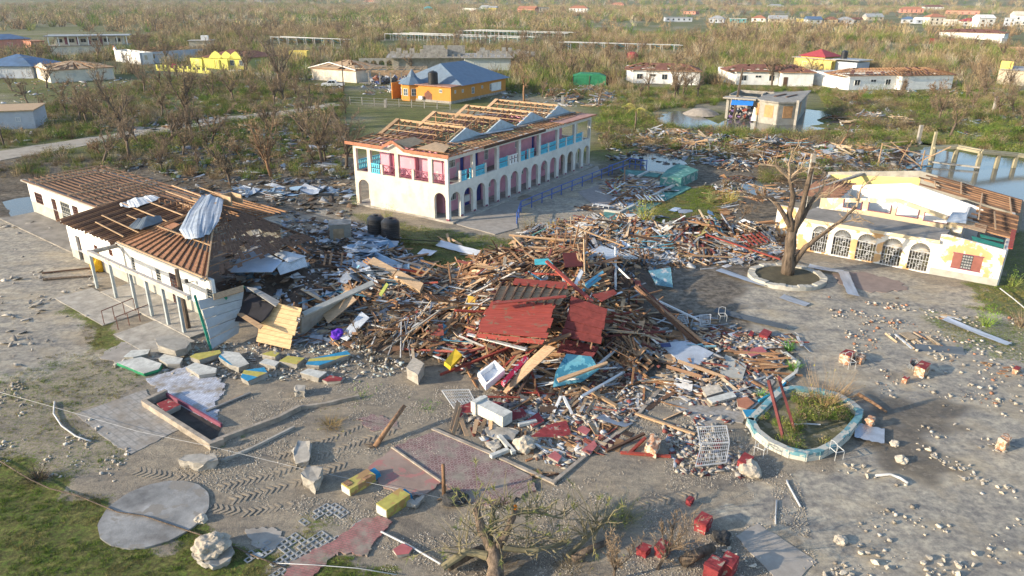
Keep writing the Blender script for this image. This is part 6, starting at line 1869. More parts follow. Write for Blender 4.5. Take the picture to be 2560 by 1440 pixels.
# ---- named panels: quads picked on the photograph with their own heights
def panel(name, label, cat, pts, mat, th=.05, planks=0, joists=0, group=None, jm=None, jt=0):
 """pts: four (px, py, z) corners; planks: split into boards along the first edge's direction"""
 q = [P(a, b_, z) for a, b_, z in pts]
 o0 = sum(q, Vector()) / len(q)
 t = empty(name, Matrix.Translation(o0), label, cat, group) if (planks or joists) else None
 q = [p - o0 for p in q]
 n = (q[1] - q[0]).cross(q[-1] - q[0]).normalized()
 if n.z < 0: n = -n
 if not t:
  return tag(MB().prism(q, n * th).build(name, mat, None, Matrix.Translation(o0)), label, cat, group)
 b = MB(); rs = random.Random(len(label))
 for k in range(planks):
  a, c = k / planks, (k + .94) / planks
  e0, e1 = rs.uniform(0, .05), rs.uniform(.94, 1)
  def g(s, u): return q[0].lerp(q[3], u).lerp(q[1].lerp(q[2], u), s)
  b.prism([g(e0, a), g(e1, a), g(e1, c), g(e0, c)], n * (th * rs.uniform(.6, 1.2)))
 if planks: b.build('boards', mat, t)
 for k in range(joists):
  s = (k + .3) / joists
  p0, p1 = q[0].lerp(q[1], s) - n * (.08 - jt), q[3].lerp(q[2], s) - n * (.08 - jt)
  MB().beam(p0 + (p0 - p1) * .12, p1 + (p1 - p0) * .12, .07, .14, up=n).build('joist', jm or WOOD, t)
 return t
panel('floor_section', 'large tilted red plank floor section on top of the central heap', 'panel', [(1227, 752, 3.0), (1398, 760, 3.0), (1370, 846, 2.3), (1188, 832, 2.3)], WOODR, .05, 7, 7)
panel('joist_grid', 'open joist frame with pale boards above the red plank floor section', 'frame', [(1245, 716, 3.2), (1425, 722, 3.2), (1400, 762, 2.95), (1228, 753, 2.95)], WOODL, .03, 3, 8, jm=WOODD, jt=.2)
panel('wall_section', 'narrow red plank strip lying above the joist frame', 'panel', [(1283, 697, 3.4), (1425, 706, 3.4), (1422, 722, 3.3), (1280, 712, 3.3)], WOODR, .05, 2, 0)
panel('wall_section', 'lower red boards hanging below the red plank floor section', 'panel', [(1190, 834, 2.3), (1372, 850, 2.3), (1366, 862, 2.1), (1186, 846, 2.1)], WOODR, .05, 1, 0)
panel('wall_section', 'dark red plank wall section leaning right of the plank floor', 'panel', [(1427, 739, 3.1), (1522, 772, 2.8), (1505, 859, 1.8), (1403, 841, 1.8)], pm('dark_red_boards', (.17, .035, .03), var=.4, sc=3), .06, 5, 3)
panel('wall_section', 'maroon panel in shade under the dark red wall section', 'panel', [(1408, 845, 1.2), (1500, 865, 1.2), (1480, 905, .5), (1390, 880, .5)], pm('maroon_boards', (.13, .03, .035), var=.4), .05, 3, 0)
panel('wall_section', 'maroon door leaf lying flat at the back of the heap', 'door', [(1405, 632, 2.3), (1452, 630, 2.3), (1456, 664, 2.1), (1412, 668, 2.1)], pm('maroon_door', (.10, .02, .02), var=.3), .05)
panel('plank', 'long red beam slanting over the top right of the heap', 'beam', [(1362, 655, 3.0), (1368, 652, 3.0), (1484, 752, 2.7), (1478, 758, 2.7)], WOODR, .1)
panel('plank', 'long red batten crossing the joist frame', 'beam', [(1232, 757, 3.3), (1415, 738, 3.4), (1416, 743, 3.4), (1233, 763, 3.3)], WOODR, .06)
panel('plank', 'long pale batten with dark marks below the red floor section', 'beam', [(1168, 840, 1.9), (1172, 836, 1.9), (1320, 872, 1.6), (1315, 877, 1.6)], WOODW, .07)
panel('plank', 'long brown beam crossing under the red floor section', 'beam', [(1280, 885, 1.3), (1428, 832, 2.0), (1430, 838, 2.0), (1284, 891, 1.3)], WOOD, .08)
panel('board', 'broad tan board sticking out of the front of the heap', 'board', [(1262, 980, .3), (1270, 985, .3), (1392, 870, 1.9), (1366, 862, 1.9), (1320, 905, 1.2)], WOODL, .06)
t = panel('hut_wall', 'white box wall with red roof edge behind the dark red panel', 'wall', [(1494, 752, 0.0), (1557, 728, 0), (1557, 728, 2.6), (1494, 752, 2.6)], pm('pale_blue_white_panel', (.62, .68, .74), var=.15), .1, 4, 0)
panel('roof_strip', 'torn red roof strip above the white box wall', 'roof strip', [(1478, 735, 2.7), (1535, 722, 2.7), (1543, 732, 2.65), (1505, 752, 2.65)], WOODR, .04)
panel('board', 'turquoise sheet on the crest of the heap', 'sheet', [(1335, 648, 2.4), (1370, 646, 2.4), (1382, 660, 2.3), (1336, 662, 2.3)], pm('turquoise_sheet', (.08, .45, .50), var=.3), .03)
for k, (a, b_) in enumerate((((1455, 722), (1500, 690)), ((1460, 708), (1506, 675)), ((1320, 678), (1355, 700)))):
 panel('plank', ['sky blue board at the right crest of the heap', 'upper sky blue board at the right crest of the heap', 'sky blue plank at the left crest of the heap'][k], 'plank', [(a[0], a[1], 2.3), (b_[0], b_[1], 2.2), (b_[0] + 3, b_[1] + 5, 2.2), (a[0] + 4, a[1] + 6, 2.3)], WOODB, .05)
panel('plank', 'bright white post lying on the crest of the heap', 'post', [(1443, 690, 2.6), (1452, 676, 2.6), (1458, 680, 2.6), (1443, 712, 2.6), (1434, 712, 2.6)], WOODW, .1)
panel('roof_sheet', 'blue corrugated sheet right of the white box wall', 'sheet', [(1620, 672, .9), (1676, 664, .9), (1682, 714, .3), (1640, 708, .3)], pm('blue_zinc', (.16, .34, .42), var=.3, rough=.45, metal=.2, peel=(.5, .52, .52), peel_t=.56, wave=(3.2, 'X', .9)), .02)
panel('roof_sheet', 'large white corrugated sheets behind the crest of the heap', 'sheet', [(1455, 632, 1.7), (1500, 612, 1.7), (1545, 625, 1.6), (1520, 662, 1.5), (1470, 655, 1.6)], ZINCW, .02)
panel('table', 'blue peeling plywood sheet at the front right of the heap', 'sheet', [(1418, 884, 1.3), (1480, 890, 1.3), (1500, 922, .9), (1460, 952, .5), (1385, 968, .4), (1392, 930, .8)], pm('blue_peeling_ply', (.04, .19, .29), var=.3, peel=(.12, .34, .42), peel_t=.5, peel_sc=2, dirt=.5), .05)
panel('board', 'tan beam resting across the blue plywood sheet', 'beam', [(1395, 948, .9), (1520, 903, 1.2), (1522, 908, 1.2), (1400, 956, .9)], WOODL, .09)
panel('tin_sheet', 'small sea green sheet at the right side of the heap', 'sheet', [(1556, 800, 1.3), (1575, 796, 1.3), (1598, 830, .9), (1590, 842, .9), (1560, 820, 1.1)], pm('sea_green_sheet', (.03, .40, .30), var=.2), .03)
panel('tile_floor', 'white tiled floor slab tipped up right of the heap', 'floor slab', [(1649, 858, .34), (1720, 850, .3), (1786, 880, .16), (1728, 926, .16)], pm('white_tile', (.46, .50, .55), var=.25, rough=.5, dirt=.6), .12)
panel('solar_panel', 'small dark blue panel on the white tiled slab', 'panel', [(1652, 855, .66), (1676, 853, .66), (1680, 862, .63), (1656, 864, .63)], pm('dark_panel', (.02, .03, .12), rough=.3), .03)
panel('chequer_screen', 'red and white boxed screen lying beside the white tub', 'screen', [(1255, 960, .7), (1312, 895, 1.1), (1320, 903, 1.0), (1262, 968, .6)], pm('red_white_check', (.55, .03, .08), var=.3, peel=(.6, .6, .6), peel_t=.55, peel_sc=4), .25)
panel('carton', 'yellow battered box at the lower left of the heap', 'box', [(1112, 915, .5), (1138, 882, .5), (1156, 898, .5), (1128, 928, .4)], pm('yellow_crate', (.60, .42, .03), var=.3), .25)
panel('timber_slab', 'dark timber panel standing left of the plank floor', 'panel', [(1170, 740, 2.2), (1190, 745, 2.2), (1182, 826, .8), (1172, 815, .8)], pm('ochre_panel', (.36, .24, .04), var=.4), .04)
def tub():
 A, B, C_, D_ = P(1197, 948, .6), P(1240, 915, .9), P(1265, 938, .8), P(1218, 978, .35)
 o0 = (A + B + C_ + D_) / 4
 q = [p - o0 for p in (A, B, C_, D_)]
 n = (q[1] - q[0]).cross(q[3] - q[0]).normalized()
 if n.z < 0: n = -n
 b = MB()
 inn = [p * .8 for p in q]
 up = n * .38
 b.prism(q, n * .06)
 for i in range(4):
  j = (i + 1) % 4
  b.prism([q[i] + n * .06, q[j] + n * .06, inn[j] + n * .06, inn[i] + n * .06], up)
 o = b.build('bathtub', pm('white_enamel', (.75, .77, .80), var=.1, rough=.3), None, Matrix.Translation(o0))
 tag(o, 'white open tub tipped on the front edge of the central heap', 'tub')
tub()
def fallen():
 t = empty('fallen_roof_edge', P(1670, 780), 'long brown fallen roof edge sloping down right of the heap', 'roof section')
 o0 = P(1670, 780)
 A, B = P(1588, 712, 2.3) - o0, P(1752, 862, .15) - o0
 for k, (dy, m, w) in enumerate(((0, WOODD, .3), (.28, pm('dull_brown_board', (.2, .11, .08), var=.4), .26), (.55, WOODR, .05))):
  MB().beam(A + Vector((dy * .7, dy * .7, -dy * .1)), B + Vector((dy * .7, dy * .7, -.02)), .06, w).build('board', m, t)
 MB().beam(A, B + Vector((.6, -.1, 0)), .25, .05).build('board', WOOD, t)
 for s in (.15, .3, .45, .6, .75, .9):
  p = A.lerp(B, s)
  MB().beam(p, p + Vector((rnd.uniform(.4, 1.4), rnd.uniform(-.2, .9), rnd.uniform(-.4, .8))), .06, .08).build('rafter', WOOD, t)
fallen()
for k, (a, b_, za, zb, m, lab) in enumerate([
 ((1415, 558), (1560, 612), 1.9, 1.4, WOODL, 'long pale beam lying across the debris behind the heap'),
 ((1700, 560), (1950, 640), 1.0, .9, WOODR, 'long red rail across the wreckage by the tree'),
 ((1590, 722), (1760, 800), .9, .3, WOODW, 'thin white batten right of the fallen roof edge'),
 ((1460, 965), (1545, 1012), .3, .15, WOODL, 'thick pale beam lying free in front of the heap'),
 ((1405, 990), (1388, 1030), .3, .1, WOODW, 'left white plank of the pair fanning out in front of the heap'),
 ((1412, 990), (1434, 1034), .3, .1, WOODW, 'right white plank of the pair fanning out in front of the heap'),
 ((1592, 1030), (1742, 1080), .12, .12, WOODL, 'long tan beam on the gravel right of the red slabs'),
 ((1520, 1125), (1615, 1080), .1, .2, WOODD, 'dark timber of the broken triangle by the brick block'),
 ((1556, 1128), (1682, 1136), .1, .1, WOODR, 'red timber at the base of the broken triangle'),
 ((1580, 1128), (1618, 1090), .1, .2, WOODR, 'short red timber inside the broken triangle'),
 ((2149, 975), (2220, 1018), .15, .12, BARKR, 'brown log lying right of the spiky sapling'),
 ((612, 995), (560, 1020), .06, .06, WOODL, 'thin plank on the gravel right of the white tile floor'),
 ((630, 990), (520, 1037), .09, .09, MATC['grey'], 'grey batten lying across the white tile floor'),
 ((105, 697), (235, 682), .1, .1, WOODD, 'upper dark pole lying on the yard before the school hall'),
 ((108, 713), (232, 703), .1, .1, BARK, 'lower grey pole lying on the yard before the school hall'),
 ((2500, 706), (2575, 765), .4, .2, IRONW, 'white pipe lying on the bank at the right edge'),
 ((960, 1333), (1110, 1412), .08, .08, IRONW, 'long white pipe lying on gravel beside the pink pavers'),
 ((1985, 1052), (2055, 1052), .35, .3, IRONW, 'short white pipe lying inside the blue planter'),
]):
 A, B = P(*a, za), P(*b_, zb)
 c = (A + B) / 2
 b = MB()
 if m in (BARK, BARKR, IRONW): b.tube([A - c, (A + B) / 2 - c + Vector((.02, .03, .02)), B - c], [.11, .09, .06] if m is not IRONW else .04, 8)
 else: b.beam(A - c, B - c, .14 if k != 3 else .2, .1)
 tag(b.build('pipe' if m is IRONW else ('log' if m in (BARK, BARKR) else 'beam'), m, None, Matrix.Translation(c)), lab, 'pipe' if m is IRONW else ('log' if m in (BARK, BARKR) else 'beam'))
def bframe(px, z, L, W_, g, tilt, n, m, mat, mat2, label):
 c = P(*px); z0 = heap(c.x, c.y)
 t = empty('batten_grid', Matrix.Translation((c.x, c.y, z0 + z)) @ Euler((tilt[0], tilt[1], g)).to_matrix().to_4x4(), label, 'roof frame', 'broken roof frames in the wreckage')
 rs = random.Random(len(label) * 3 + n)
 for k in range(n):
  y = (k / (n - 1) - .5) * W_
  MB().beam((-L / 2 * rs.uniform(.7, 1.1), y, 0), (L / 2 * rs.uniform(.6, 1.1), y + rs.uniform(-.1, .1), rs.uniform(-.08, .08)), .07, .13).build('rafter', mat, t)
 for k in range(m):
  x = ((k + .5) / m - .5) * L
  if rs.random() < .15: continue
  MB().beam((x, -W_ / 2 * rs.uniform(.8, 1.15), .09), (x + rs.uniform(-.15, .15), W_ / 2 * rs.uniform(.5, 1.15), .09), .16, .03).build('batten', mat2, t)
for a in [((1290, 700), .5, 3.4, 2.0, .6, (.25, -.2), 5, 7, WOOD, WOOD, 'brown roof frame tipped at the back left of the central heap'),
 ((1130, 800), .4, 3.6, 1.8, .3, (-.2, .25), 4, 8, WOOD, WOODD, 'long brown roof frame lying on the left slope of the heap'),
 ((1560, 900), .4, 3.0, 1.8, 1.2, (.3, .2), 5, 6, WOODD, WOOD, 'dark roof frame on the right foot of the heap'),
 ((1080, 700), .4, 3.4, 1.6, -.5, (.3, .1), 4, 6, WOOD, WOODL, 'pale battened frame between the heap and the school hall'),
 ((870, 690), .5, 3.8, 2.0, .2, (.2, .2), 5, 9, WOODD, WOOD, 'slatted brown frame on the wreckage beside the school hall'),
 ((730, 700), .6, 3.0, 2.0, 1.0, (.4, -.2), 5, 6, WOODD, WOOD, 'dark roof frame fallen against the hip roof'),
 ((1560, 650), .4, 3.4, 1.8, .9, (.15, .2), 4, 8, WOOD, WOODW, 'white slatted frame in the wreckage behind the heap'),
 ((1750, 600), .4, 3.2, 1.8, 2.2, (.25, .1), 4, 8, WOOD, WOOD, 'brown slatted frame in the wreckage left of the big tree'),
 ((1880, 610), .4, 2.6, 1.6, .4, (.3, -.1), 4, 6, WOOD, WOODR, 'red slatted frame beside the big tree'),
 ((1500, 520), .35, 3.0, 1.6, 1.4, (.1, .2), 4, 6, WOODW, WOODW, 'white slatted frame by the near edge of the pool'),
 ((1620, 500), .3, 3.0, 1.8, .2, (.1, .1), 4, 7, WOOD, WOODW, 'pale slatted frame lying in the pool'),
 ((1240, 800), .5, 2.6, 1.6, 2.6, (.4, .2), 4, 5, WOODD, WOODL, 'broken frame left of the red plank floor section')]: bframe(*a)
rs = random.Random(77)
for k in range(60):
 zi = [0, 0, 0, 1, 2][k % 5]
 x, y = rpoly(ZONES[zi][0], rs)
 c = rs.choice(['bare', 'bare', 'dark', 'pale', 'white', 'red'])
 plank_obj(x, y, heap(x, y) + .35, rs.uniform(3.6, 6), .14, .12, c, ori(x, y, rs.uniform(0, 3.14), .18, rs), f'long {WORD[c]} beam across the {ZONES[zi][1]}', f'long beams across the {ZONES[zi][1]}', 'long_timber')
# ---- corrugated sheets
SHM = {}
def sheet_mesh(i, mat, key):
 if (i, key) in SHM: return SHM[(i, key)]
 rs = random.Random(i * 7 + 1)
 b = MB(); nx_, ny_ = 10, 18
 bend, tw, cr = rs.uniform(-.35, .45), rs.uniform(-.3, .3), rs.uniform(0, .25)
 vs = []
 for j in range(ny_ + 1):
  for k in range(nx_ + 1):
   x, y = k / nx_ - .5, j / ny_ - .5
   z = bend * (x * x) * 1.3 + tw * x * y + cr * abs(math.sin(x * 5 + i)) * .4 + .014 * (1 if j % 2 else -1)
   e = .03 * math.sin(k * 2.3 + i) if j in (0, ny_) else 0
   vs.append((x, y + e, z))
 b.add(vs, [(j * (nx_ + 1) + k, j * (nx_ + 1) + k + 1, (j + 1) * (nx_ + 1) + k + 1, (j + 1) * (nx_ + 1) + k) for j in range(ny_) for k in range(nx_)])
 o = b.build('sheet', mat); me_ = o.data; bpy.data.objects.remove(o)
 SHM[(i, key)] = me_
 return me_
SHC = {'zinc': pm('loose_zinc', (.44, .48, .53), rough=.4, var=.3, sc=2, metal=.5, rand=.25, spec=.5, dirt=.4),
  'white': pm('loose_white_sheet', (.62, .66, .70), rough=.5, var=.2, metal=.1, rand=.15, dirt=.35),
  'blue': pm('loose_blue_sheet', (.25, .38, .52), rough=.45, var=.3, metal=.2, rand=.2, dirt=.3),
  'dark': pm('loose_dark_sheet', (.10, .12, .14), rough=.5, var=.3, metal=.2, rand=.2)}
def sheet_obj(px, L, w, c, label, group, g=None, z=None, tilt=.08, i=None, rs=rnd):
 p = P(*px) if not isinstance(px, Vector) else px
 z = heap(p.x, p.y) + .06 if z is None else z
 o = bpy.data.objects.new('corrugated_sheet', sheet_mesh(rs.randint(0, 9) if i is None else i, SHC[c], c))
 COL.objects.link(o)
 Mr = ori(p.x, p.y, rs.uniform(0, 3.14) if g is None else g, tilt, rs)
 M = Mr.to_4x4() @ Matrix.Diagonal((L, w, min(max(L * .35, .4), .7) if i is None else .25, 1)); M.translation = (p.x, p.y, z + .03)
 o.matrix_world = M
 return tag(o, label, 'metal sheet', group)
SZ = [ # polygon, n, phrase, size, colours
 ([(600, 570), (900, 560), (960, 640), (930, 690), (700, 690), (600, 640)], 75, 'heaped behind the hip roof of the school hall', (1.2, 3.2)),
 ([(560, 470), (870, 480), (880, 560), (620, 560)], 44, 'scattered on mud left of the hotel', (1.0, 2.8)),
 ([(250, 270), (860, 290), (870, 450), (540, 470), (280, 440)], 26, 'scattered in the brush by the sandy road', (1.0, 2.4)),
 ([(560, 700), (760, 640), (930, 650), (1010, 690), (960, 760), (760, 730)], 55, 'in the wreckage beside the school hall', (1.0, 2.6)),
 ([(1440, 600), (1640, 590), (1700, 660), (1560, 690)], 14, 'in the wreckage behind the central heap', (.9, 2.0)),
 ([(1350, 470), (1640, 450), (1900, 560), (1400, 570)], 22, 'in the wreckage by the pool', (.8, 1.8)),
 ([(1500, 330), (2300, 345), (2260, 430), (1700, 410)], 34, 'in the debris bank behind the pool', (1.0, 2.6)),
 ([(1340, 190), (1540, 190), (1560, 270), (1380, 265)], 22, 'in the debris beyond the hotel', (1.2, 2.6)),
 ([(2100, 150), (2560, 150), (2560, 330), (2060, 300)], 22, 'scattered over the right-hand scrub', (1.4, 3.0)),
 ([(560, 180), (1000, 190), (1000, 240), (560, 225)], 20, 'scattered between the lime house and the carport', (1.2, 2.6)),
]
for k, (poly, n, phrase, (l0, l1)) in enumerate(SZ):
 rs = random.Random(70 + k)
 for j in range(n):
  x, y = rpoly(poly, rs)
  c = rs.choice(['zinc', 'zinc', 'white', 'zinc', 'blue', 'dark' if rs.random() < .4 else 'white'])
  L = rs.uniform(l0, l1) * (1.15 if k in (0, 3) else 1)
  sheet_obj(Vector((x, y, 0)), L, min(L * .6, rs.uniform(.6, 1.2)), c, f'{dict(zinc="crumpled grey", white="bent white", blue="buckled blue-grey", dark="dark")[c]} roof sheet {phrase}', f'roof sheets {phrase}', z=heap(x, y) + (.35 if k in (0, 3) else .06), tilt=.14, rs=rs)
for a, b_, w, c, z, lab in [
 ((1795, 672), (1915, 710), .8, 'zinc', .1, 'long flat zinc strip left of the round tree planter'),
 ((1954, 736), (2020, 756), .7, 'zinc', .06, 'short zinc sheet lying flat below the round planter'),
 ((2362, 787), (2524, 850), .6, 'zinc', .08, 'long narrow zinc strip on the right side of the yard'),
 ((2140, 1070), (2214, 1086), 1.4, 'zinc', .12, 'zinc sheet propped against the blue planter rim'),
 ((2020, 662), (2106, 676), .9, 'zinc', .2, 'upper arm of the bent zinc strip by the round planter'),
 ((2106, 676), (2132, 738), .8, 'zinc', .25, 'lower arm of the bent zinc strip by the round planter'),
 ((1788, 772), (1968, 818), .6, 'dark', .12, 'long dark roofing strip right of the fallen roof edge'),
 ((1508, 1042), (1580, 1066), 1.3, 'zinc', .12, 'grey corrugated piece on rubble right of the red slabs'),
 ((985, 612), (1100, 618), .9, 'zinc', .4, 'left part of the long twisted zinc strip on the lawn'),
 ((1095, 618), (1196, 642), .8, 'white', .25, 'right part of the long twisted zinc strip on the lawn'),
 ((1050, 640), (1085, 646), 1.0, 'white', .3, 'small folded white sheet on the lawn edge'),
 ((985, 690), (1060, 712), 1.2, 'zinc', 1.3, 'ribbed grey sheet curled over the wooden gutter'),
 ((2290, 862), (2410, 868), .7, 'dark', .06, 'dark sheet lying flat among stones in the right yard'),
 ((1735, 892), (1795, 905), 1.6, 'dark', .15, 'dark grey sheet on the rubble right of the tiled slab'),
 ((230, 330), (262, 333), 1.6, 'white', .2, 'white sheet on the verge left of the sandy road'),
]:
 A, B = P(*a), P(*b_)
 d_ = B - A
 sheet_obj((A + B) / 2, d_.length, w, c, lab, None, math.atan2(d_.y, d_.x), z, .02, i=3)
def curl(pts, mat, label, name='roof_sheet'):
 b = MB()
 rows = [[P(a, c, z) for a, c, z in r] for r in pts]
 o0 = rows[0][0].copy()
 fine = []
 for r in rows:
  rr = []
  for k in range(17):
   t_ = k / 16 * (len(r) - 1); i = min(int(t_), len(r) - 2)
   rr.append(r[i].lerp(r[i + 1], t_ - i) - o0 + Vector((0, 0, .028 * (k % 2) + .12 * mnoise.noise(Vector((k * .4, len(fine) * 1.3, 0))))))
  fine.append(rr)
 vs = [p for r in fine for p in r]
 b.add(vs, [(j * 17 + k, j * 17 + k + 1, (j + 1) * 17 + k + 1, (j + 1) * 17 + k) for j in range(len(fine) - 1) for k in range(16)])
 return tag(b.build(name, mat, None, Matrix.Translation(o0)), label, 'metal sheet')
curl([[(500, 500, 5.7), (520, 496, 5.9), (556, 508, 5.7)], [(470, 540, 5.1), (500, 535, 5.4), (552, 535, 5.5)], [(446, 585, 4.5), (490, 580, 4.9), (545, 562, 5.1)], [(462, 608, 4.2), (492, 606, 4.7), (522, 595, 4.6)]], SHC['zinc'], 'big grey corrugated sheet draped over the hip of the school hall')
curl([[(296, 522, 3.7), (330, 508, 3.9), (380, 498, 4.2)], [(300, 530, 3.7), (340, 530, 4.0), (400, 505, 4.0)]], ZINCW, 'small pale sheet on the bare rafters of the school hall')
curl([[(340, 560, 4.1), (365, 552, 4.4), (400, 550, 4.0)], [(320, 580, 3.8), (350, 585, 4.3), (405, 562, 3.9)], [(330, 585, 3.7), (356, 588, 3.8), (398, 575, 3.7)]], SHC['dark'], 'dark crumpled sheet on the rafters above the school hall door')
curl([[(622, 578, 2.4), (640, 574, 2.9), (652, 600, 2.6)], [(640, 610, 2.3), (650, 604, 2.6), (668, 602, 2.4)], [(600, 650, 2.0), (640, 640, 2.3), (660, 620, 2.2)]], SHC['zinc'], 'twisted grey sheet on the dark shingle slope')
panel('ceiling_sheet', 'large pale blue-white ceiling sheet fallen right of the hip roof', 'sheet', [(576, 690, 1.9), (600, 645, 2.3), (640, 628, 2.4), (705, 660, 2.2), (680, 688, 1.9)], pm('pale_blue_board', (.48, .56, .66), var=.12), .05)
panel('ceiling_sheet', 'second pale ceiling sheet above the large one', 'sheet', [(640, 626, 2.5), (700, 632, 2.4), (768, 645, 2.1), (712, 662, 2.1)], pm('pale_blue_board'), .05) if False else None
panel('ceiling_sheet', 'narrow white ceiling sheet right of the large pale one', 'sheet', [(650, 625, 2.5), (715, 636, 2.4), (765, 648, 2.1), (722, 664, 2.1)], ZINCW, .05)
panel('wall_sheet', 'pale ribbed sheet propped beside the ceiling sheets', 'sheet', [(688, 668, 2.1), (760, 648, 2.1), (768, 672, 1.5), (700, 695, 1.5)], ZINCW, .04)
t = panel('wall_section', 'grey block wall slab with green frame leaning by the veranda', 'wall', [(493, 762, 2.7), (612, 735, 2.7), (598, 842, .3), (532, 884, .1)], pm('grey_blue_slab', (.38, .41, .42), var=.2, dirt=.3), .12, 5, 0)
o0 = P(512, 820, 1.3)
for A, B in (((487, 748, 2.9), (530, 884, .1)), ((560, 742, 2.9), (583, 800, 1.2)), ((534, 748, 2.85), (610, 725, 2.85))):
 p, q = P(*A), P(*B)
 o = MB().beam(p, q, .14, .14).build('frame_bar', WOODG, t); o.matrix_parent_inverse = t.matrix_world.inverted()
panel('fascia', 'tan fascia plank with green ends on top of the leaning slab', 'board', [(533, 745, 3.0), (608, 722, 3.0), (609, 737, 2.75), (535, 760, 2.75)], WOODL, .06)
panel('wall_section', 'big pale tongue-and-groove wall section leaning in sunlight', 'panel', [(655, 758, 2.2), (757, 778, 2.0), (730, 882, .1), (640, 862, .25)], pm('tan_pine', (.66, .46, .24), var=.25, sc=2, stretch=(1, 4, 4)), .06, 9, 3)  # tan is the boards' own colour
panel('roof_felt', 'torn black roofing felt over the top of the pale wall section', 'felt', [(608, 762, 2.1), (628, 742, 2.3), (690, 768, 2.2), (672, 800, 1.6), (650, 818, 1.3), (600, 812, 1.2), (580, 812, 1.1)], pm('black_felt', (.015, .015, .02), var=.4), .04)
panel('board', 'slanting brown board over the black felt', 'board', [(585, 790, 1.5), (592, 782, 1.6), (660, 822, 1.4), (652, 832, 1.3)], WOODL, .05)
panel('board', 'weathered grey-green board along the top of the black felt', 'board', [(618, 728, 2.5), (640, 730, 2.5), (700, 762, 2.3), (690, 775, 2.3)], MATC['grey'], .07)
panel('ply_sheet', 'flat tan plywood sheet tilted right of the pale wall section', 'sheet', [(803, 786, 1.0), (868, 730, 1.8), (892, 756, 1.6), (822, 815, .8)], WOODP, .06)
panel('roof_beam', 'grey wall plate of the half-buried building beside the hall', 'beam', [(755, 790, 1.6), (930, 708, 1.9), (936, 718, 1.8), (762, 799, 1.5)], GREYW, .12)
panel('low_wall', 'grey-white wall stub under the tan plywood sheet', 'wall', [(755, 802, 1.4), (860, 752, 1.6), (860, 752, -.1), (755, 850, -.1)], BLOCKW, .15)
panel('wooden_gutter', 'long open wooden box section fallen right of the grey wall plate', 'box section', [(920, 665, 2.0), (935, 652, 2.2), (1065, 720, 1.5), (1055, 742, 1.2)], WOODP, .25, 2, 3)
panel('plank', 'lime painted board standing in the wooden box section', 'board', [(948, 740, 1.8), (966, 712, 2.0), (972, 716, 2.0), (954, 746, 1.8)], pm('lime_board', (.42, .45, .10), var=.3), .05)
panel('sheet_stack', 'blue-white slatted sheets beside the purple cloth', 'sheet', [(850, 850, .3), (905, 785, 1.0), (925, 800, .9), (870, 858, .3)], ZINCW, .06)
def blob(px, r, mat, label, cat, name, z=None, sq=.6, seed=1, n=2):
 p = P(*px)
 import bmesh
 bm = bmesh.new(); bmesh.ops.create_icosphere(bm, subdivisions=n + 1, radius=1)
 for v in bm.verts:
  k = 1 + .4 * mnoise.noise(v.co * 1.7 + Vector((seed * 3.1, 0, 0))) + .16 * mnoise.noise(v.co * 5 + Vector((seed, 0, 0)))
  v.co = Vector((v.co.x * k * r, v.co.y * k * r, v.co.z * k * r * sq))
 me_ = bpy.data.meshes.new(name); bm.to_mesh(me_); bm.free(); me_.materials.append(mat)
 o = bpy.data.objects.new(name, me_); COL.objects.link(o)
 o.location = (p.x, p.y, (heap(p.x, p.y) if z is None else z) + r * sq * .5)
 return tag(o, label, cat)
blob((846, 856), .45, pm('purple_cloth', (.12, .03, .45), var=.2), 'purple crumpled cloth at the foot of the wreckage', 'cloth', 'cloth', .3)
blob((850, 868), .3, BARK, 'knot of twisted roots beside the purple cloth', 'roots', 'root_ball', .1) if False else None
bare_tree(P(900, 880), 2.6, 'uprooted grey branch tangle at the left foot of the central heap', 301, .9, (.3, -.2), group=None, name='fallen_tree', fork=.3)
bare_tree(P(950, 850), 2.4, 'second branch tangle lying behind the first at the heap foot', 302, 1.0, (.5, .1), group=None, name='fallen_tree', fork=.3)
blob((245, 690), .5, pm('yellow_drape', (.75, .42, .02), var=.15), 'yellow cloth hanging by the first veranda post', 'cloth', 'cloth', .3, 1.6)
def rrail():
 o0 = P(300, 810)
 t = empty('rusty_railing', Matrix.Translation(o0), 'thin rusty railing leaning off the veranda ramp', 'railing')
 L1 = [P(254, 790, 1.0), P(333, 757, 1.0)]; L2 = [P(290, 805, .9), P(372, 772, .9)]
 for i, (A, B) in enumerate((L1, L2)):
  A, B = A - o0, B - o0
  MB().tube([A, B], .03, 5).build('rail', IRON, t)
  for s in (0, .33, .66, 1):
   p = A.lerp(B, s)
   MB().tube([p, p - Vector((0, 0, .95))], .025, 5).build('baluster', IRON, t)
rrail()
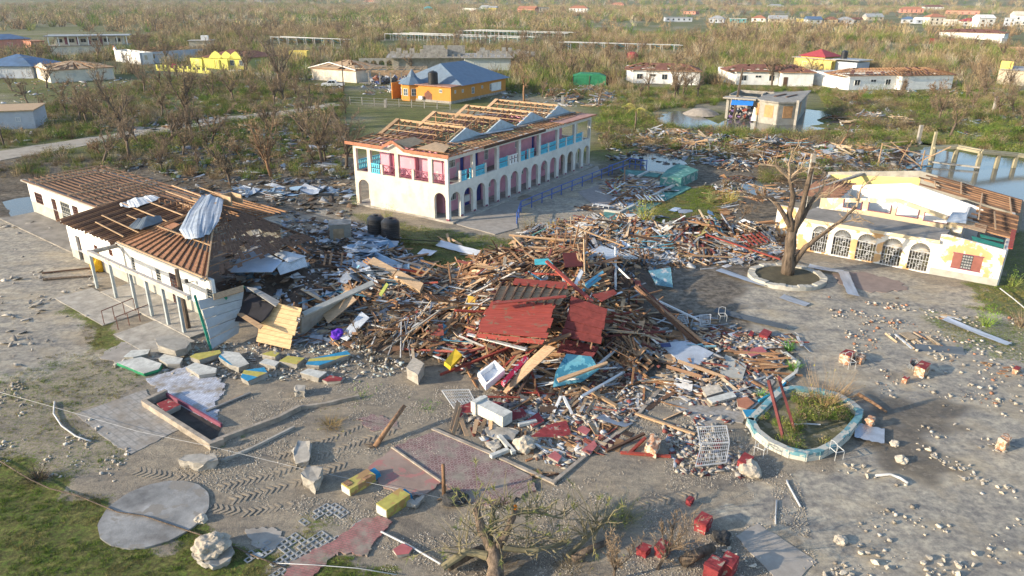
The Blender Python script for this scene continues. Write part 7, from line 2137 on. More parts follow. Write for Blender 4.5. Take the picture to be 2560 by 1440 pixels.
# ---------------------------------------------------------------- the yard: slabs, blocks, planters, stones
def pick3(px, py, z=0):
 p = P(px, py, z); return p
TILEW = pm('worn_white_tile', (.55, .57, .62), var=.2, rough=.45, dirt=.4, coord='World')
TILEG = pm('worn_grey_slab', (.33, .31, .28), var=.25, sc=1, rough=.7, dirt=.35, coord='World', bump=.1)
def paver_mat(name, c1, c2, scale, rot, ring=False):
 m, nt, b = newmat(name)
 pos = nt.nodes.new('ShaderNodeNewGeometry').outputs['Position']
 mp = nt.nodes.new('ShaderNodeMapping'); mp.inputs['Rotation'].default_value = (0, 0, rot)
 nt.links.new(pos, mp.inputs[0])
 if ring:
  v = nt.nodes.new('ShaderNodeTexVoronoi'); v.inputs['Randomness'].default_value = 0; v.inputs['Scale'].default_value = scale
  nt.links.new(mp.outputs[0], v.inputs[0])
  d1 = v.outputs['Distance']
  rg_ = nt.nodes.new('ShaderNodeValToRGB'); e = rg_.color_ramp.elements
  e[0].position, e[0].color = .28, (0, 0, 0, 1); e[1].position, e[1].color = .34, (1, 1, 1, 1)
  e2 = rg_.color_ramp.elements.new(.42); e2.color = (1, 1, 1, 1); e3 = rg_.color_ramp.elements.new(.48); e3.color = (0, 0, 0, 1)
  nt.links.new(d1, rg_.inputs[0]); f = rg_.outputs[0]
 else:
  br = nt.nodes.new('ShaderNodeTexBrick'); br.inputs['Scale'].default_value = scale
  br.inputs['Color1'].default_value = (0, 0, 0, 1); br.inputs['Color2'].default_value = (.25, .25, .25, 1); br.inputs['Mortar'].default_value = (1, 1, 1, 1)
  br.inputs['Mortar Size'].default_value = .03
  nt.links.new(mp.outputs[0], br.inputs[0]); f = br.outputs[0]
 c = mixc(nt, f, tuple(c1), tuple(c2))
 c = mixc(nt, ramp(nt, noise(nt, pos, .8, 8, .7), .46, .62), c, (.27, .235, .19))
 c = mixc(nt, 1.0, c, ramp(nt, noise(nt, pos, 3, 6), .3, .7, (.7, .7, .7, 1), (1.15, 1.15, 1.15, 1)), 'MULTIPLY')
 nt.links.new(c, b.inputs['Base Color']); b.inputs['Roughness'].default_value = .85
 return m
PAVM = paver_mat('mauve_ring_pavers', (.20, .11, .105), (.33, .26, .23), 4.0, R(35), True)
PAVP = paver_mat('pink_pavers', (.36, .15, .14), (.20, .13, .11), 2.2, R(20))
TILW = paver_mat('white_floor_tiles', (.56, .59, .66), (.30, .32, .38), 2.4, R(38))
TILG = paver_mat('grey_floor_slabs', (.34, .32, .29), (.25, .24, .22), .8, R(38))
slab('tile_floor', [(367, 957), (467, 925), (530, 945), (565, 968), (562, 992), (540, 1012), (548, 1040), (558, 1075), (480, 1040), (396, 986)], .10, TILW, 5, .12, 1)
slab('stone_floor', [(192, 1048), (367, 984), (405, 1030), (450, 1085), (333, 1146), (290, 1125)], .09, TILG, 4, .06, 2)
slab('paved_floor', [(991, 1119), (1093, 1077), (1210, 1128), (1328, 1186), (1345, 1225), (1250, 1262), (1180, 1258), (1110, 1207)], .085, PAVM, 4, .1, 3)
slab('paved_floor', [(895, 1052), (940, 1040), (985, 1052), (1008, 1075), (940, 1082)], .08, PAVM, 4, .12, 4)
slab('red_floor', [(925, 1172), (988, 1122), (1108, 1208), (1075, 1235), (1040, 1243), (965, 1222)], .09, pm('dusty_red_floor', (.30, .22, .18), var=.3, sc=.8, peel=(.36, .17, .15), peel_t=.52, peel_sc=1.0, coord='World'), 4, .06, 5)
slab('paved_path', [(715, 1460), (735, 1410), (850, 1352), (915, 1300), (975, 1292), (985, 1310), (942, 1360), (926, 1394), (860, 1384), (835, 1400), (790, 1450)], .09, PAVP, 4, .07, 6)
slab('concrete_path', [(1846, 1332), (1902, 1300), (2052, 1396), (1975, 1460), (1930, 1420)], .08, pm('pale_path', (.34, .31, .27), var=.25, coord='World', dirt=.3), 3, .05, 7)
slab('concrete_path', [(1140, 562), (1236, 586), (1292, 570), (1288, 528), (1330, 505), (1500, 428), (1490, 412), (1330, 476), (1130, 548)], .07, pm('pale_path'), 3, .05, 8)
slab('paved_patch', [(2080, 675), (2150, 668), (2250, 690), (2270, 712), (2180, 720), (2100, 700)], .07, pm('dusky_patch', (.26, .20, .17), var=.2, coord='World'), 4, .2, 9)
slab('concrete_patch', [(621, 1330), (690, 1325), (722, 1352), (690, 1385), (640, 1372)], .07, pm('pale_path'), 4, .08, 10)
slab('concrete_patch', [(1660, 1000), (1790, 985), (1900, 860), (1960, 870), (1930, 960), (1860, 1050), (1760, 1060)], .06, TILG, 4, .2, 11)
slab('concrete_patch', [(250, 905), (330, 850), (420, 845), (470, 870), (350, 930)], .05, pm('pale_path'), 4, .2, 12)
c = P(396, 1296); a_, b2 = (P(525, 1290) - P(267, 1300)).length / 2, (P(410, 1215) - P(385, 1375)).length / 2
pts = [Vector((c.x + a_ * math.cos(k * .1309) * (1 + .01 * math.sin(k * 1.7)), c.y + b2 * math.sin(k * .1309) * (1 + .01 * math.cos(k * 2.3)), -.2)) for k in range(48)]
tag(MB().prism(pts, (0, 0, .30)).build('round_slab', pm('blue_grey_slab', (.29, .285, .27), var=.65, sc=.6, rough=.6, dirt=.6, bump=.2, peel=(.24, .22, .19), peel_t=.56, peel_sc=.6)), kind='structure')
def grid_pavers():
 A, B = P(650, 1432, .05), P(880, 1278, .05)
 d_ = (B - A); L = d_.length; d_.normalize(); s = Vector((d_.y, -d_.x, 0))
 b = MB()
 for k in range(int(L / .24)):
  for j in range(9):
   if rnd.random() < .12 + .1 * abs(j - 4) or vnoise(np.array([k * .24]), np.array([j * .24]), .8, 3)[0] > .66: continue
   c = A + d_ * (k * .24 + .12) + s * (j - 4) * .24
   for q in (-1, 1):
    b.box(c + d_ * q * .105 + Vector((0, 0, GZ(c.x, c.y) - .055)), (.05, .24, .08), Matrix((d_, -s, Vector((0, 0, 1)))).transposed())
    b.box(c + s * q * .105 + Vector((0, 0, GZ(c.x, c.y) - .052)), (.16, .05, .08), Matrix((d_, -s, Vector((0, 0, 1)))).transposed())
 o = b.build('grass_pavers', pm('grey_paver', (.30, .31, .31), var=.2)); o['kind'] = 'structure'
grid_pavers()
def tyre(pts, w):
 b = MB()
 P3 = [P(*p) for p in pts]
 for i in range(len(P3) - 1):
  A, B = P3[i], P3[i + 1]; d_ = B - A; n = int(d_.length / .26); u = d_.normalized(); s = Vector((-u.y, u.x, 0))
  for k in range(n):
   c = A + u * k * .26 + Vector((0, 0, GZ(A.x + u.x * k * .26, A.y + u.y * k * .26)))
   if rnd.random() < .12: continue
   for q in (-1, 1):
    b.beam(c + u * .12 + Vector((0, 0, .015)), c + s * q * w - u * .12, .10, .035)
 o = b.build('tyre_track', pm('pressed_sand', (.29, .245, .185), var=.2, coord='World')); o['kind'] = 'structure'
tyre([(560, 1228), (700, 1190), (860, 1125), (1000, 1075)], .3)
tyre([(500, 1275), (620, 1290), (760, 1265)], .25)
tyre([(700, 1150), (860, 1090), (960, 1040)], .25)
tyre([(590, 1260), (740, 1215), (900, 1150)], .3)
tyre([(350, 1190), (450, 1205), (520, 1195)], .3)
tyre([(1620, 1260), (1760, 1225)], .3)
def kerb(pts, w, h, mat, label, cat='kerb', name='kerb', z=0.0, closed=False, mats=None):
 P3 = [P(*p) for p in pts]
 o0 = P3[0].copy()
 b = MB()
 n = len(P3)
 seq = list(range(n - 1)) + ([n - 1] if closed else [])
 for i in seq:
  A, B = P3[i] - o0, P3[(i + 1) % n] - o0
  u = (B - A).normalized()
  b.beam(A - u * w * .3 + Vector((0, 0, z + h / 2)), B + u * w * .3 + Vector((0, 0, z + h / 2 + .002 * (i % 2))), w, h)
 return tag(b.build(name, mat, None, Matrix.Translation(o0)), label, cat)
KW = pm('dirty_wooden_kerb', (.36, .31, .25), var=.45, sc=2, dirt=.5)
kerb([(419, 1001), (366, 1027), (535, 1132), (562, 1122)], .22, .38, KW, 'low kerb of the rectangular bed with a red block', 'kerb')
kerb([(419, 1001), (558, 1078)], .1, .25, MAUVE, 'thin brown kerb between white tiles and the soil bed')
kerb([(532, 1125), (600, 1098), (700, 1060), (752, 1032)], .2, .28, KW, 'broken kerb running right from the soil bed')
kerb([(752, 1030), (820, 1020), (900, 1000)], .16, .2, KW, 'low far end of the broken kerb under dry fronds')
slab('soil_bed', [(419, 1005), (376, 1027), (535, 1122), (556, 1078)], .12, pm('dark_soil', (.05, .045, .04), var=.5, sc=3), 3, .05, 14)
kerb([(1088, 1077), (1240, 1140), (1392, 1208)], .18, .09, KW, 'kerb along the far edge of the ring-patterned paving')
kerb([(1388, 1208), (1480, 1130), (1570, 1068), (1650, 975)], .18, .1, KW, 'kerb running from the paving corner toward the heap')
kerb([(985, 1125), (1108, 1209)], .08, .12, KW, 'thin kerb between red floor and ring-patterned paving')
kerb([(560, 1165), (640, 1130), (740, 1078)], .12, .14, CONC, 'thin half buried kerb below the broken kerb')
kerb([(1965, 880), (1998, 905), (1990, 930), (1962, 950)], .18, .22, WHP, 'short curved white kerb above the planter')
RIM = [(1879, 1057), (1905, 1030), (1927, 1007), (1950, 984), (1985, 975), (2049, 981), (2095, 992), (2130, 1012), (2150, 1030), (2146, 1050), (2118, 1085), (2085, 1115), (2049, 1134), (2015, 1140), (1975, 1132), (1927, 1110), (1895, 1085)]
RIMM = pm('turquoise_rim', (.13, .29, .33), var=.4, sc=2, peel=(.44, .44, .39), peel_t=.48, peel_sc=1.4, dirt=.3)
t = empty('garden_planter', Matrix.Translation(P(*RIM[0])), 'diamond-shaped planter with peeling turquoise rim and weeds', 'planter')
for a_k in ((.32, .42, RIMM, 'rim'), (.36, .22, pm('green_white_rim_side', (.55, .54, .46), var=.25, peel=(.03, .22, .10), peel_t=.6, peel_sc=1.5), 'base')):
 o = kerb(RIM, a_k[0], a_k[1], a_k[2], None, None, a_k[3], closed=True); o.parent = t; o.matrix_parent_inverse = t.matrix_world.inverted()
slab('planter_soil', [((a - 2012) * .93 + 2012, (b_ - 1058) * .93 + 1058) for a, b_ in RIM], .30, pm('weedy_soil', (.13, .12, .06), var=.4, sc=3, peel=(.22, .19, .12), peel_t=.52, peel_sc=2), 3, .05, 15)
rs = np.random.RandomState(8)
xx, yy = rs.uniform(11, 19, 2600), rs.uniform(27, 39, 2600)
pxx, pyy = proj(xx, yy)
ok = pip(pxx, pyy, [((a - 2012) * .88 + 2012, (b_ - 1058) * .88 + 1058) for a, b_ in RIM]) & (vnoise(xx, yy, .9, 61) > .42)
mass('weeds', [merge(blades(14, .22, .4, .02, .9, 1, s), leaves(10, .2, .25, .035, s)) for s in range(4)], np.stack([xx[ok], yy[ok], np.full(ok.sum(), .31)], -1), rs.uniform(.6, 1.4, ok.sum()), pcols(xx[ok], yy[ok], .6, 62), ATTRV, 3)
for a, b_, z in (((1963, 1087), (1924, 943), 2.9), ((1990, 1065), (1949, 934), 2.9)):
 A = P(*a, .3); top = P(*b_, z + .2)
 tag(MB().beam((0, 0, 0), top - A, .13, .13).build('steel_post', pm('maroon_steel', (.17, .05, .05), var=.3), None, Matrix.Translation(A)),
  'left maroon steel post leaning in the diamond planter' if a[0] < 1980 else 'right maroon steel post leaning in the diamond planter', 'post')
kerb([(1900, 1000), (1945, 975), (1965, 955)], .1, .2, pm('blue_pipe', (.03, .28, .48)), 'blue pipe lying along the left planter rim', 'pipe', 'pipe')
c = P(1966, 688)
rx, ry = 2.9, 2.6
b = MB()
prof = []
for k in range(36):
 g0, g1 = k * math.pi / 18, (k + 1) * math.pi / 18
 def e(g, r): return Vector((rx * r * math.cos(g), ry * r * math.sin(g), -.1))
 b.prism([e(g0, 1), e(g1, 1), e(g1, .82), e(g0, .82)], (0, 0, .42 + .05 * math.sin(k * 1.9)))
t = empty('round_planter', Matrix.Translation(c), 'round whitewashed planter ring around the big broken tree', 'planter')
b.build('ring', pm('whitewashed_ring', (.46, .44, .38), var=.3, dirt=.6), t)
MB().prism([Vector((rx * .83 * math.cos(k * .35), ry * .83 * math.sin(k * .35), 0)) for k in range(18)], (0, 0, .22)).build('soil', pm('planter_earth', (.10, .085, .05), var=.4), t)
def limb_tree(t, limbs, mat, twig, seed, twl=1.0, tn=6, sub=True):
 rs = random.Random(seed)
 Tm, B_ = MB(), MB()
 for li, (pts, r0, r1) in enumerate(limbs):
  pts = [Vector(p) for p in pts]
  fine = []
  for i in range(len(pts) - 1):
   for k in range(3):
    q = pts[i].lerp(pts[i + 1], k / 3)
    fine.append(q + Vector((rs.uniform(-1, 1), rs.uniform(-1, 1), rs.uniform(-1, 1))) * .03)
  fine.append(pts[-1])
  rr = [(r0 + (r1 - r0) * k / (len(fine) - 1)) * rs.uniform(.86, 1.12) for k in range(len(fine))]
  (Tm if r0 > .18 else B_).tube(fine, rr, 9 if r0 > .15 else 5)
  if r0 < .3 or li > 0:
   m = tn if r1 < .09 else tn // 3
   for k in range(m):
    s = rs.uniform(.4, 1) if r1 > .05 else rs.uniform(.2, 1)
    i = min(int(s * (len(fine) - 1)), len(fine) - 2)
    p = fine[i]
    d_ = ((fine[i + 1] - fine[i]).normalized() * .5 + Vector((rs.uniform(-1, 1), rs.uniform(-1, 1), rs.uniform(-.3, 1)))).normalized()
    L = twl * rs.uniform(.4, 1.2)
    q1 = p + d_ * L * .5; q2 = q1 + (d_ + Vector((rs.uniform(-.6, .6), rs.uniform(-.6, .6), rs.uniform(-.2, .5)))).normalized() * L * .5
    B_.tube([p, q1, q2], [.035, .025, .01], 4)
    if sub:
     for z in range(3):
      d2 = (d_ + Vector((rs.uniform(-.9, .9), rs.uniform(-.9, .9), rs.uniform(-.4, .8)))).normalized()
      B_.tube([q1, q1 + d2 * L * .4], [.018, .006], 3)
 Tm.build('trunk', mat, t, smooth=True)
 B_.build('branches', twig, t)
t = empty('broken_tree', Matrix.Translation(P(1968, 682) + Vector((0, 0, .2))), 'large broken tree with a thick forked trunk in the round planter', 'tree')
limb_tree(t, [
 ([(0, 0, 0), (-.1, 0, 1.6), (-.15, .1, 3.4)], .50, .38),
 ([(-.15, .1, 3.3), (-.5, .2, 4.6), (-.4, .3, 6.2), (-.9, .3, 7.4)], .27, .13),
 ([(0, .1, 3.3), (.3, .1, 5.0), (.5, .2, 7.0), (.7, .3, 8.6)], .27, .15),
 ([(0, .1, 3.4), (.8, .3, 5.0), (1.3, .5, 6.0)], .22, .12),
 ([(.2, 0, .6), (.9, -.2, 2.2), (1.9, -.3, 3.2), (3.4, -.3, 4.6), (4.2, -.2, 5.4)], .23, .08),
 ([(4.2, -.2, 5.4), (4.4, 0, 6.8), (5.2, 0, 7.6)], .09, .04),
 ([(2.8, -.3, 4.1), (4.6, -.4, 4.6), (5.6, -.5, 4.2)], .08, .03),
 ([(-.2, .1, 3.6), (-1.3, .2, 5.2), (-1.9, .3, 5.9), (-3.0, .2, 6.0), (-4.4, .2, 6.4)], .20, .06),
 ([(-.9, .3, 7.4), (-2.0, .2, 8.3), (-3.2, .2, 8.5)], .13, .05),
 ([(-.9, .3, 7.4), (-1.1, .3, 8.6), (-.7, .4, 9.6)], .12, .04),
 ([(-.9, .3, 7.4), (-.1, .2, 8.2), (.1, .4, 9.2)], .10, .04),
 ([(1.3, .5, 6.0), (1.9, .5, 6.9), (1.7, .6, 7.7)], .12, .04),
 ([(1.3, .5, 6.0), (2.2, .3, 6.2), (2.9, .3, 6.9)], .10, .04),
 ], BARK, pm('pale_twig', (.36, .27, .18), var=.3), 3, 1.1, 9)
t['group'] = 'storm-stripped trees'
for a, b_, z, r, lab in (((942, 1122), (1015, 1018), 1.0, .13, 'brown palm stem leaning on its root ball on the gravel'), ((1117, 1248), (1113, 1163), 1.7, .09, 'short upright pole beside a black stone at the paving edge')):
 A = P(*a, .02); B = P(*b_, z)
 t = empty('tree_stem', Matrix.Translation(A), lab, 'tree stem')
 MB().tube([(0, 0, 0), (B - A) * .5 + Vector((0, 0, .04)), B - A], [r, r * .9, r * .8], 9).build('trunk', BARKR, t, smooth=True)
 MB().tube([(-.3, -.1, 0), (0, 0, .05), (.2, .2, 0)], [.03, .05, .02], 5).build('root', BARK, t)
 rs_ = random.Random(3)
 if r > .1:
  b = MB()
  for k in range(14): b.tube([(0, 0, .05), (rs_.uniform(-.6, .4), rs_.uniform(-.5, .4), rs_.uniform(-.02, .15))], [.03, .008], 4)
  b.build('roots', BARK, t)
blob((1140, 1252), .55, pm('black_stone', (.05, .05, .05), var=.4, bump=.4), 'flat black stone at the foot of the short pole', 'stone', 'stone', .05, .35, 4)
shrub((830, 1070), .9, 1.3, 'brown dry frond lying on gravel above the tyre tracks', 31, (.32, .22, .09), 160, 60, lean=3.0, w=.02)
shrub((905, 998), .5, 1.2, 'thin green frond lying on gravel near the heap', 32, (.22, .26, .08), 60, 60, lean=3.0, w=.02)
shrub((1078, 1028), .4, .9, 'green frond tuft lying beside the palm stem', 33, (.16, .24, .06), 50, 50, lean=3.0, w=.02)
shrub((100, 1215), .9, .9, 'dark tangle of torn roots on the lawn under the cable', 34, (.12, .09, .06), 160, 60, lean=1.5, w=.03)
shrub((860, 690), .8, 1.5, 'brown thatch bundle on the wreckage beside the hall', 35, (.33, .2, .1), 120, 10, lean=2.2, w=.03)
BRK_ = pm('brick_mortar', (.42, .22, .13), var=.35, sc=4, peel=(.50, .42, .32), peel_t=.5, peel_sc=5)
# ---- blocks
def chunk(pts_top, h, mat, label, cat='slab', name='concrete_slab', side=None, z=0.0, seed=0, tilt=0.0, extra=None):
 """broken slab: polygon picked at its top surface, thickness h, ragged underside"""
 rs_ = random.Random(seed)
 n = len(pts_top)
 zz = [z + h + tilt * (k % n) / n for k in range(n)]
 q = [P(a, b_, zz[k]) for k, (a, b_) in enumerate(pts_top)]
 c = sum(q, Vector()) / n
 t = empty(name, Matrix.Translation((c.x, c.y, 0)), label, cat)
 c.z = 0
 top = [p - c for p in q]
 bot = [Vector((p.x * rs_.uniform(.86, 1.0), p.y * rs_.uniform(.86, 1.0), p.z - h)) for p in top]
 b = MB()
 b.add(top + bot, [tuple(range(n)) if True else (), tuple(reversed(range(n, 2 * n)))] + [(i, n + i, n + (i + 1) % n, (i + 1) % n) for i in range(n)])
 o = b.build('body', side or CONC, t)
 import bmesh
 bm = bmesh.new(); bm.from_mesh(o.data); bmesh.ops.recalc_face_normals(bm, faces=bm.faces)
 rough = mat in (CONC, BRK_, TERR) or h > .3
 ed = [e for e in bm.edges if e.calc_length() > .15 and (rough or min(v.co.z for v in e.verts) < z + h - .03)]
 bmesh.ops.subdivide_edges(bm, edges=ed, cuts=3, use_grid_fill=True)
 for v in bm.verts:
  k = mnoise.noise_vector(v.co * 4 + Vector((seed, 0, 0))) + mnoise.noise_vector(v.co * 11 + Vector((seed, 3, 0))) * .5
  if rough: v.co += k * (.10 if mat is CONC or mat is BRK_ else .045)
  elif v.co.z < z + h - .02: v.co += k * .06
 bm.to_mesh(o.data); bm.free()
 if mat in (CONC, BRK_): return t
 tc = [p * .985 + Vector((0, 0, .012)) for p in top]
 MB().prism([Vector((p.x, p.y, p.z)) for p in tc], (0, 0, .012)).build('painted_face', mat, t)
 if extra:
  for m, idx in extra:
   MB().prism([tc[0].lerp(tc[1], s).lerp(tc[-1].lerp(tc[2 if n < 5 else n - 2], s), u) + Vector((0, 0, .014)) for s, u in idx], (0, 0, .008)).build('paint_patch', m, t)
 return t
q4 = lambda x, y, w, h_: [(x - w / 2, y + h_ * .1), (x - w * .1, y - h_ / 2), (x + w / 2, y - h_ * .15), (x + w * .15, y + h_ / 2)]
HALF = [(.5, 0), (1, 0), (1, 1), (.5, 1)]
GREENT = pm('green_edge_paint', (.03, .25, .12), var=.3)
chunk([(388, 856), (430, 848), (480, 862), (468, 880), (440, 888), (396, 874)], .45, pm('grey_slab_face', (.33, .31, .27), var=.3, dirt=.3), 'grey broken slab highest of the row below the veranda', seed=1, z=.25)
chunk([(294, 919), (350, 902), (408, 920), (400, 934), (362, 946)], .22, WHP, 'big white slab with a green edge at the left end of the broken row', seed=2, side=GREENT)
chunk([(310, 905), (330, 888), (378, 884), (372, 896), (335, 905)], .2, WHP, 'white slab behind the green-edged one', seed=3, z=.1)
chunk([(398, 908), (412, 896), (460, 906), (452, 920), (420, 922)], .3, WHP, 'pale slab propped between the grey and the white ones', seed=4)
chunk([(466, 928), (490, 916), (545, 930), (542, 942), (500, 948)], .28, WHP, 'white slab with a scrap of red cloth on the tile floor', seed=5)
chunk([(476, 902), (490, 894), (552, 884), (556, 892), (500, 910)], .3, YELP, 'narrow yellow slab left of the blue and white one', seed=6, z=.1)
chunk([(548, 902), (560, 886), (600, 890), (626, 918), (600, 928), (575, 920)], .35, WHP, 'blue, white and yellow slab in the middle of the row', seed=7, extra=[(BLUP, [(0, 0), (.35, 0), (.35, 1), (0, 1)])])
chunk([(604, 952), (612, 934), (664, 926), (672, 940), (622, 962)], .3, BLUP, 'half blue half yellow slab at the front of the row', seed=8, extra=[(YELP, HALF)])
chunk([(650, 915), (665, 904), (702, 912), (690, 924)], .25, WHP, 'small white slab between two yellow ones', seed=9)
chunk([(700, 910), (722, 896), (764, 902), (745, 918)], .3, YELP, 'bright yellow wedge slab', seed=10)
chunk([(655, 893), (680, 885), (702, 890), (690, 900)], .35, YELP, 'small yellow slab behind the white small one', seed=11)
chunk([(766, 918), (775, 904), (870, 882), (880, 892), (800, 920)], .28, BLUP, 'long blue slab with yellow half at the right end of the row', seed=12, extra=[(YELP, HALF)])
chunk([(752, 938), (772, 928), (820, 936), (800, 952)], .3, WHP, 'white slab standing apart right of the row', seed=13)
chunk([(808, 955), (828, 944), (860, 950), (855, 958), (820, 960)], .2, REDP, 'flat red slab right of the last white slab', seed=14)
chunk([(738, 972), (745, 968), (767, 970), (765, 984), (740, 985)], .4, CONC, 'small square concrete block on the gravel', 'block', 'concrete_block', seed=15)
chunk([(395, 1020), (425, 1008), (455, 1022), (415, 1042)], .35, REDP, 'red topped block in the soil bed', 'block', 'concrete_block', seed=16)
chunk([(450, 1158), (470, 1145), (540, 1142), (548, 1160), (500, 1170)], .45, CONC, 'long rough concrete beam end below the soil bed', 'block', 'concrete_block', seed=17)
chunk([(735, 1130), (752, 1105), (785, 1110), (775, 1160), (745, 1165)], .3, CONC, 'low crumbled concrete lump beside the tyre track', 'block', 'concrete_block', seed=18)
chunk([(757, 1192), (775, 1170), (812, 1172), (805, 1200), (790, 1215)], .6, CONC, 'upstanding concrete lump with a long shadow on the gravel', 'block', 'concrete_block', seed=19)
chunk([(770, 1300), (770, 1300), (771, 1301)][:0] or [(640, 1395), (655, 1388), (668, 1396), (655, 1404)], .05, WHP, 'scrap of white paper on the cable', 'scrap', 'paper_scrap', seed=20)
t = chunk([(486, 1392), (512, 1352), (560, 1350), (594, 1384), (580, 1412), (540, 1428), (505, 1415)], .22, CONC, 'heavy concrete footing with a rubble top in the grass', 'block', 'footing', seed=21)
o = blob((542, 1392), .62, STONE, 'x', 'x', 'rubble_top', .2, .55, 9, 3); o.parent = t; o.matrix_parent_inverse = t.matrix_world.inverted()
for k in ('label', 'category'): del o[k]
def bench(a, b_, w, h, label, broken):
 A, B = P(*a, 0), P(*b_, 0)
 d_ = B - A
 t = empty('concrete_bench', frame(A, math.degrees(math.atan2(d_.y, d_.x))), label, 'bench', 'yellow benches')
 L = d_.length
 b = MB(); b.box2((0, -w / 2, -.1), (L, w / 2, h)); b.build('body', YELP if not broken else pm('worn_yellow', (.46, .39, .11), var=.3, peel=(.34, .21, .10), peel_t=.53, peel_sc=1.5), t)
 part('white_end', t, WHP, lambda b: b.box2((-.02, -w / 2 + .02, -.05), (-.001, w / 2 - .02, h - .04)))
 part('blue_end', t, BLUP, lambda b: b.prism([(L, -w / 2 + .05, 0), (L, w / 2 - .05, 0), (L, w / 2 - .1, h * .8), (L, -w / 2 + .15, h * .6)], (.35 if broken else .2, 0, 0)))
 if broken: part('broken_patch', t, BARKR, lambda b: [b.box((.2, .1, h + .01), (.3, .35, .03)), b.box((L * .75, -.2, h + .01), (.4, .2, .03))])
bench((872, 1238), (935, 1200), .62, .36, 'worn yellow concrete bench with brown peeling top', True)
bench((962, 1292), (1020, 1252), .66, .44, 'clean yellow concrete bench with white end by the pink pavers', False)
chunk([(1022, 1258), (1045, 1268), (1068, 1245), (1060, 1240), (1045, 1252), (1030, 1248)], .18, CONC, 'small L-shaped grey kerb piece beside the clean yellow bench', 'block', 'kerb_piece', seed=23)
for k, (x, y, w, h_, z, lab) in enumerate([
 (1766, 1290, 46, 36, .55, 'red painted block alone left of the concrete path'), (1795, 1402, 58, 44, .7, 'nearest red cube block at the bottom of the yard'),
 (1832, 1392, 50, 44, .65, 'red cube block behind the nearest one'), (1665, 1358, 44, 34, .45, 'right red block of the pair behind the fallen crown'),
 (1618, 1364, 40, 24, .35, 'left red block of the pair behind the fallen crown'), (1732, 1242, 22, 16, .25, 'small red cube on the gravel'),
 (1870, 1140, 40, 34, .4, 'red wedge block left of the diamond planter'), (1800, 1098, 26, 14, .3, 'small red block between the white grilles'),
 (1915, 825, 34, 22, .3, 'red block at the far edge of the rubble skirt'), (1880, 826, 14, 14, .2, 'tiny red cube next to the far red block')]):
 chunk(q4(x, y, w, h_), z, REDP, lab, 'block', 'painted_block', side=REDP, seed=40 + k)
for k, (pts, lab, m) in enumerate([
 ([(1145, 1020), (1200, 1000), (1265, 1008), (1215, 1030), (1160, 1035)], 'red floor slab left of the white column piece', REDP),
 ([(1265, 1032), (1310, 1020), (1325, 1040), (1285, 1052)], 'dark red slab behind the white column piece', REDP),
 ([(1320, 1050), (1350, 1030), (1365, 1052), (1335, 1068)], 'crimson slab right of the dark red one', REDP),
 ([(1330, 1092), (1370, 1062), (1420, 1050), (1434, 1085), (1400, 1092)], 'largest bright red floor slab in the rubble', REDP),
 ([(1443, 1072), (1460, 1062), (1482, 1072), (1470, 1086)], 'pinkish red slab right of the largest one', pm('faded_red', (.42, .13, .13), var=.3)),
 ([(1374, 1140), (1392, 1126), (1410, 1140), (1400, 1154)], 'round faded red slab by the paving corner', pm('faded_red')),
 ([(1458, 1124), (1490, 1098), (1498, 1112), (1480, 1134)], 'narrow faded red slab on the kerb', pm('faded_red')),
 ([(1137, 1038), (1150, 1030), (1162, 1036), (1155, 1045)], 'small red round slab left of the grille', REDP),
 ([(990, 1378), (1015, 1362), (1040, 1374), (1030, 1388), (1000, 1392)], 'brick and red slab beside the white pipe', pm('faded_red')),
 ([(1210, 1075), (1240, 1062), (1300, 1078), (1290, 1100), (1240, 1098)], 'grey-brown slab below the white column piece', CONC),
 ([(1220, 1110), (1245, 1098), (1262, 1112), (1240, 1130)], 'flat grey slab left of the yellow rock', CONC),
 ([(1815, 880), (1870, 905), (1860, 940), (1800, 935)], 'dark grey slab in the rubble skirt', GREYW),
 ([(1755, 962), (1800, 955), (1812, 972), (1770, 985)], 'tan slab lying in the rubble skirt', STONE),
 ([(1845, 992), (1870, 984), (1890, 1000), (1870, 1016), (1848, 1010)], 'brick fragment with mortar left of the planter', TERR),
 ([(1770, 990), (1835, 972), (1845, 985), (1785, 1002)], 'white flat board among the rubble skirt', WHP),
 ([(1860, 870), (1905, 858), (1920, 872), (1880, 885)], 'brick-red floor piece at the back of the rubble skirt', pm('faded_red')),
 ([(1860, 1018), (1895, 1016), (1900, 1032), (1870, 1036)], 'blue flat piece touching the planter rim', BLUP),
]):
 chunk(pts, .14 if k < 11 else .2, m, lab, 'slab', 'floor_slab', seed=60 + k)
BRK = BRK_
for k, (x, y, w, h_, z, m, top, lab) in enumerate([
 (2122, 872, 42, 20, .6, BRK, REDP, 'brick lump with red top, left of two in the yard'), (2154, 880, 28, 16, .4, BRK, BRK, 'brick lump right of the red-topped lump'),
 (2310, 900, 40, 24, .6, BRK, REDP, 'brick lump with red top beside the metal bucket'), (2268, 932, 20, 10, .3, BRK, REDP, 'small brick piece left of the bucket'),
 (2182, 1034, 28, 16, .5, BRK, BRK, 'square brick piece right of the turquoise rim'), (2518, 1078, 34, 22, .6, BRK, BRK, 'brick cube near the right edge'),
 (1638, 1100, 40, 44, .5, BRK, BRK, 'big brick pier fragment inside the broken timber triangle'), (1040, 918, 46, 46, .7, CONC, STONE, 'tall rough concrete lump at the left foot of the heap'),
 (2545, 905, 22, 12, .3, BRK, REDP, 'small red-topped brick piece at the right edge')]):
 chunk(q4(x, y, w, h_), z, top, lab, 'brick lump', 'brick_lump', side=m, seed=90 + k)
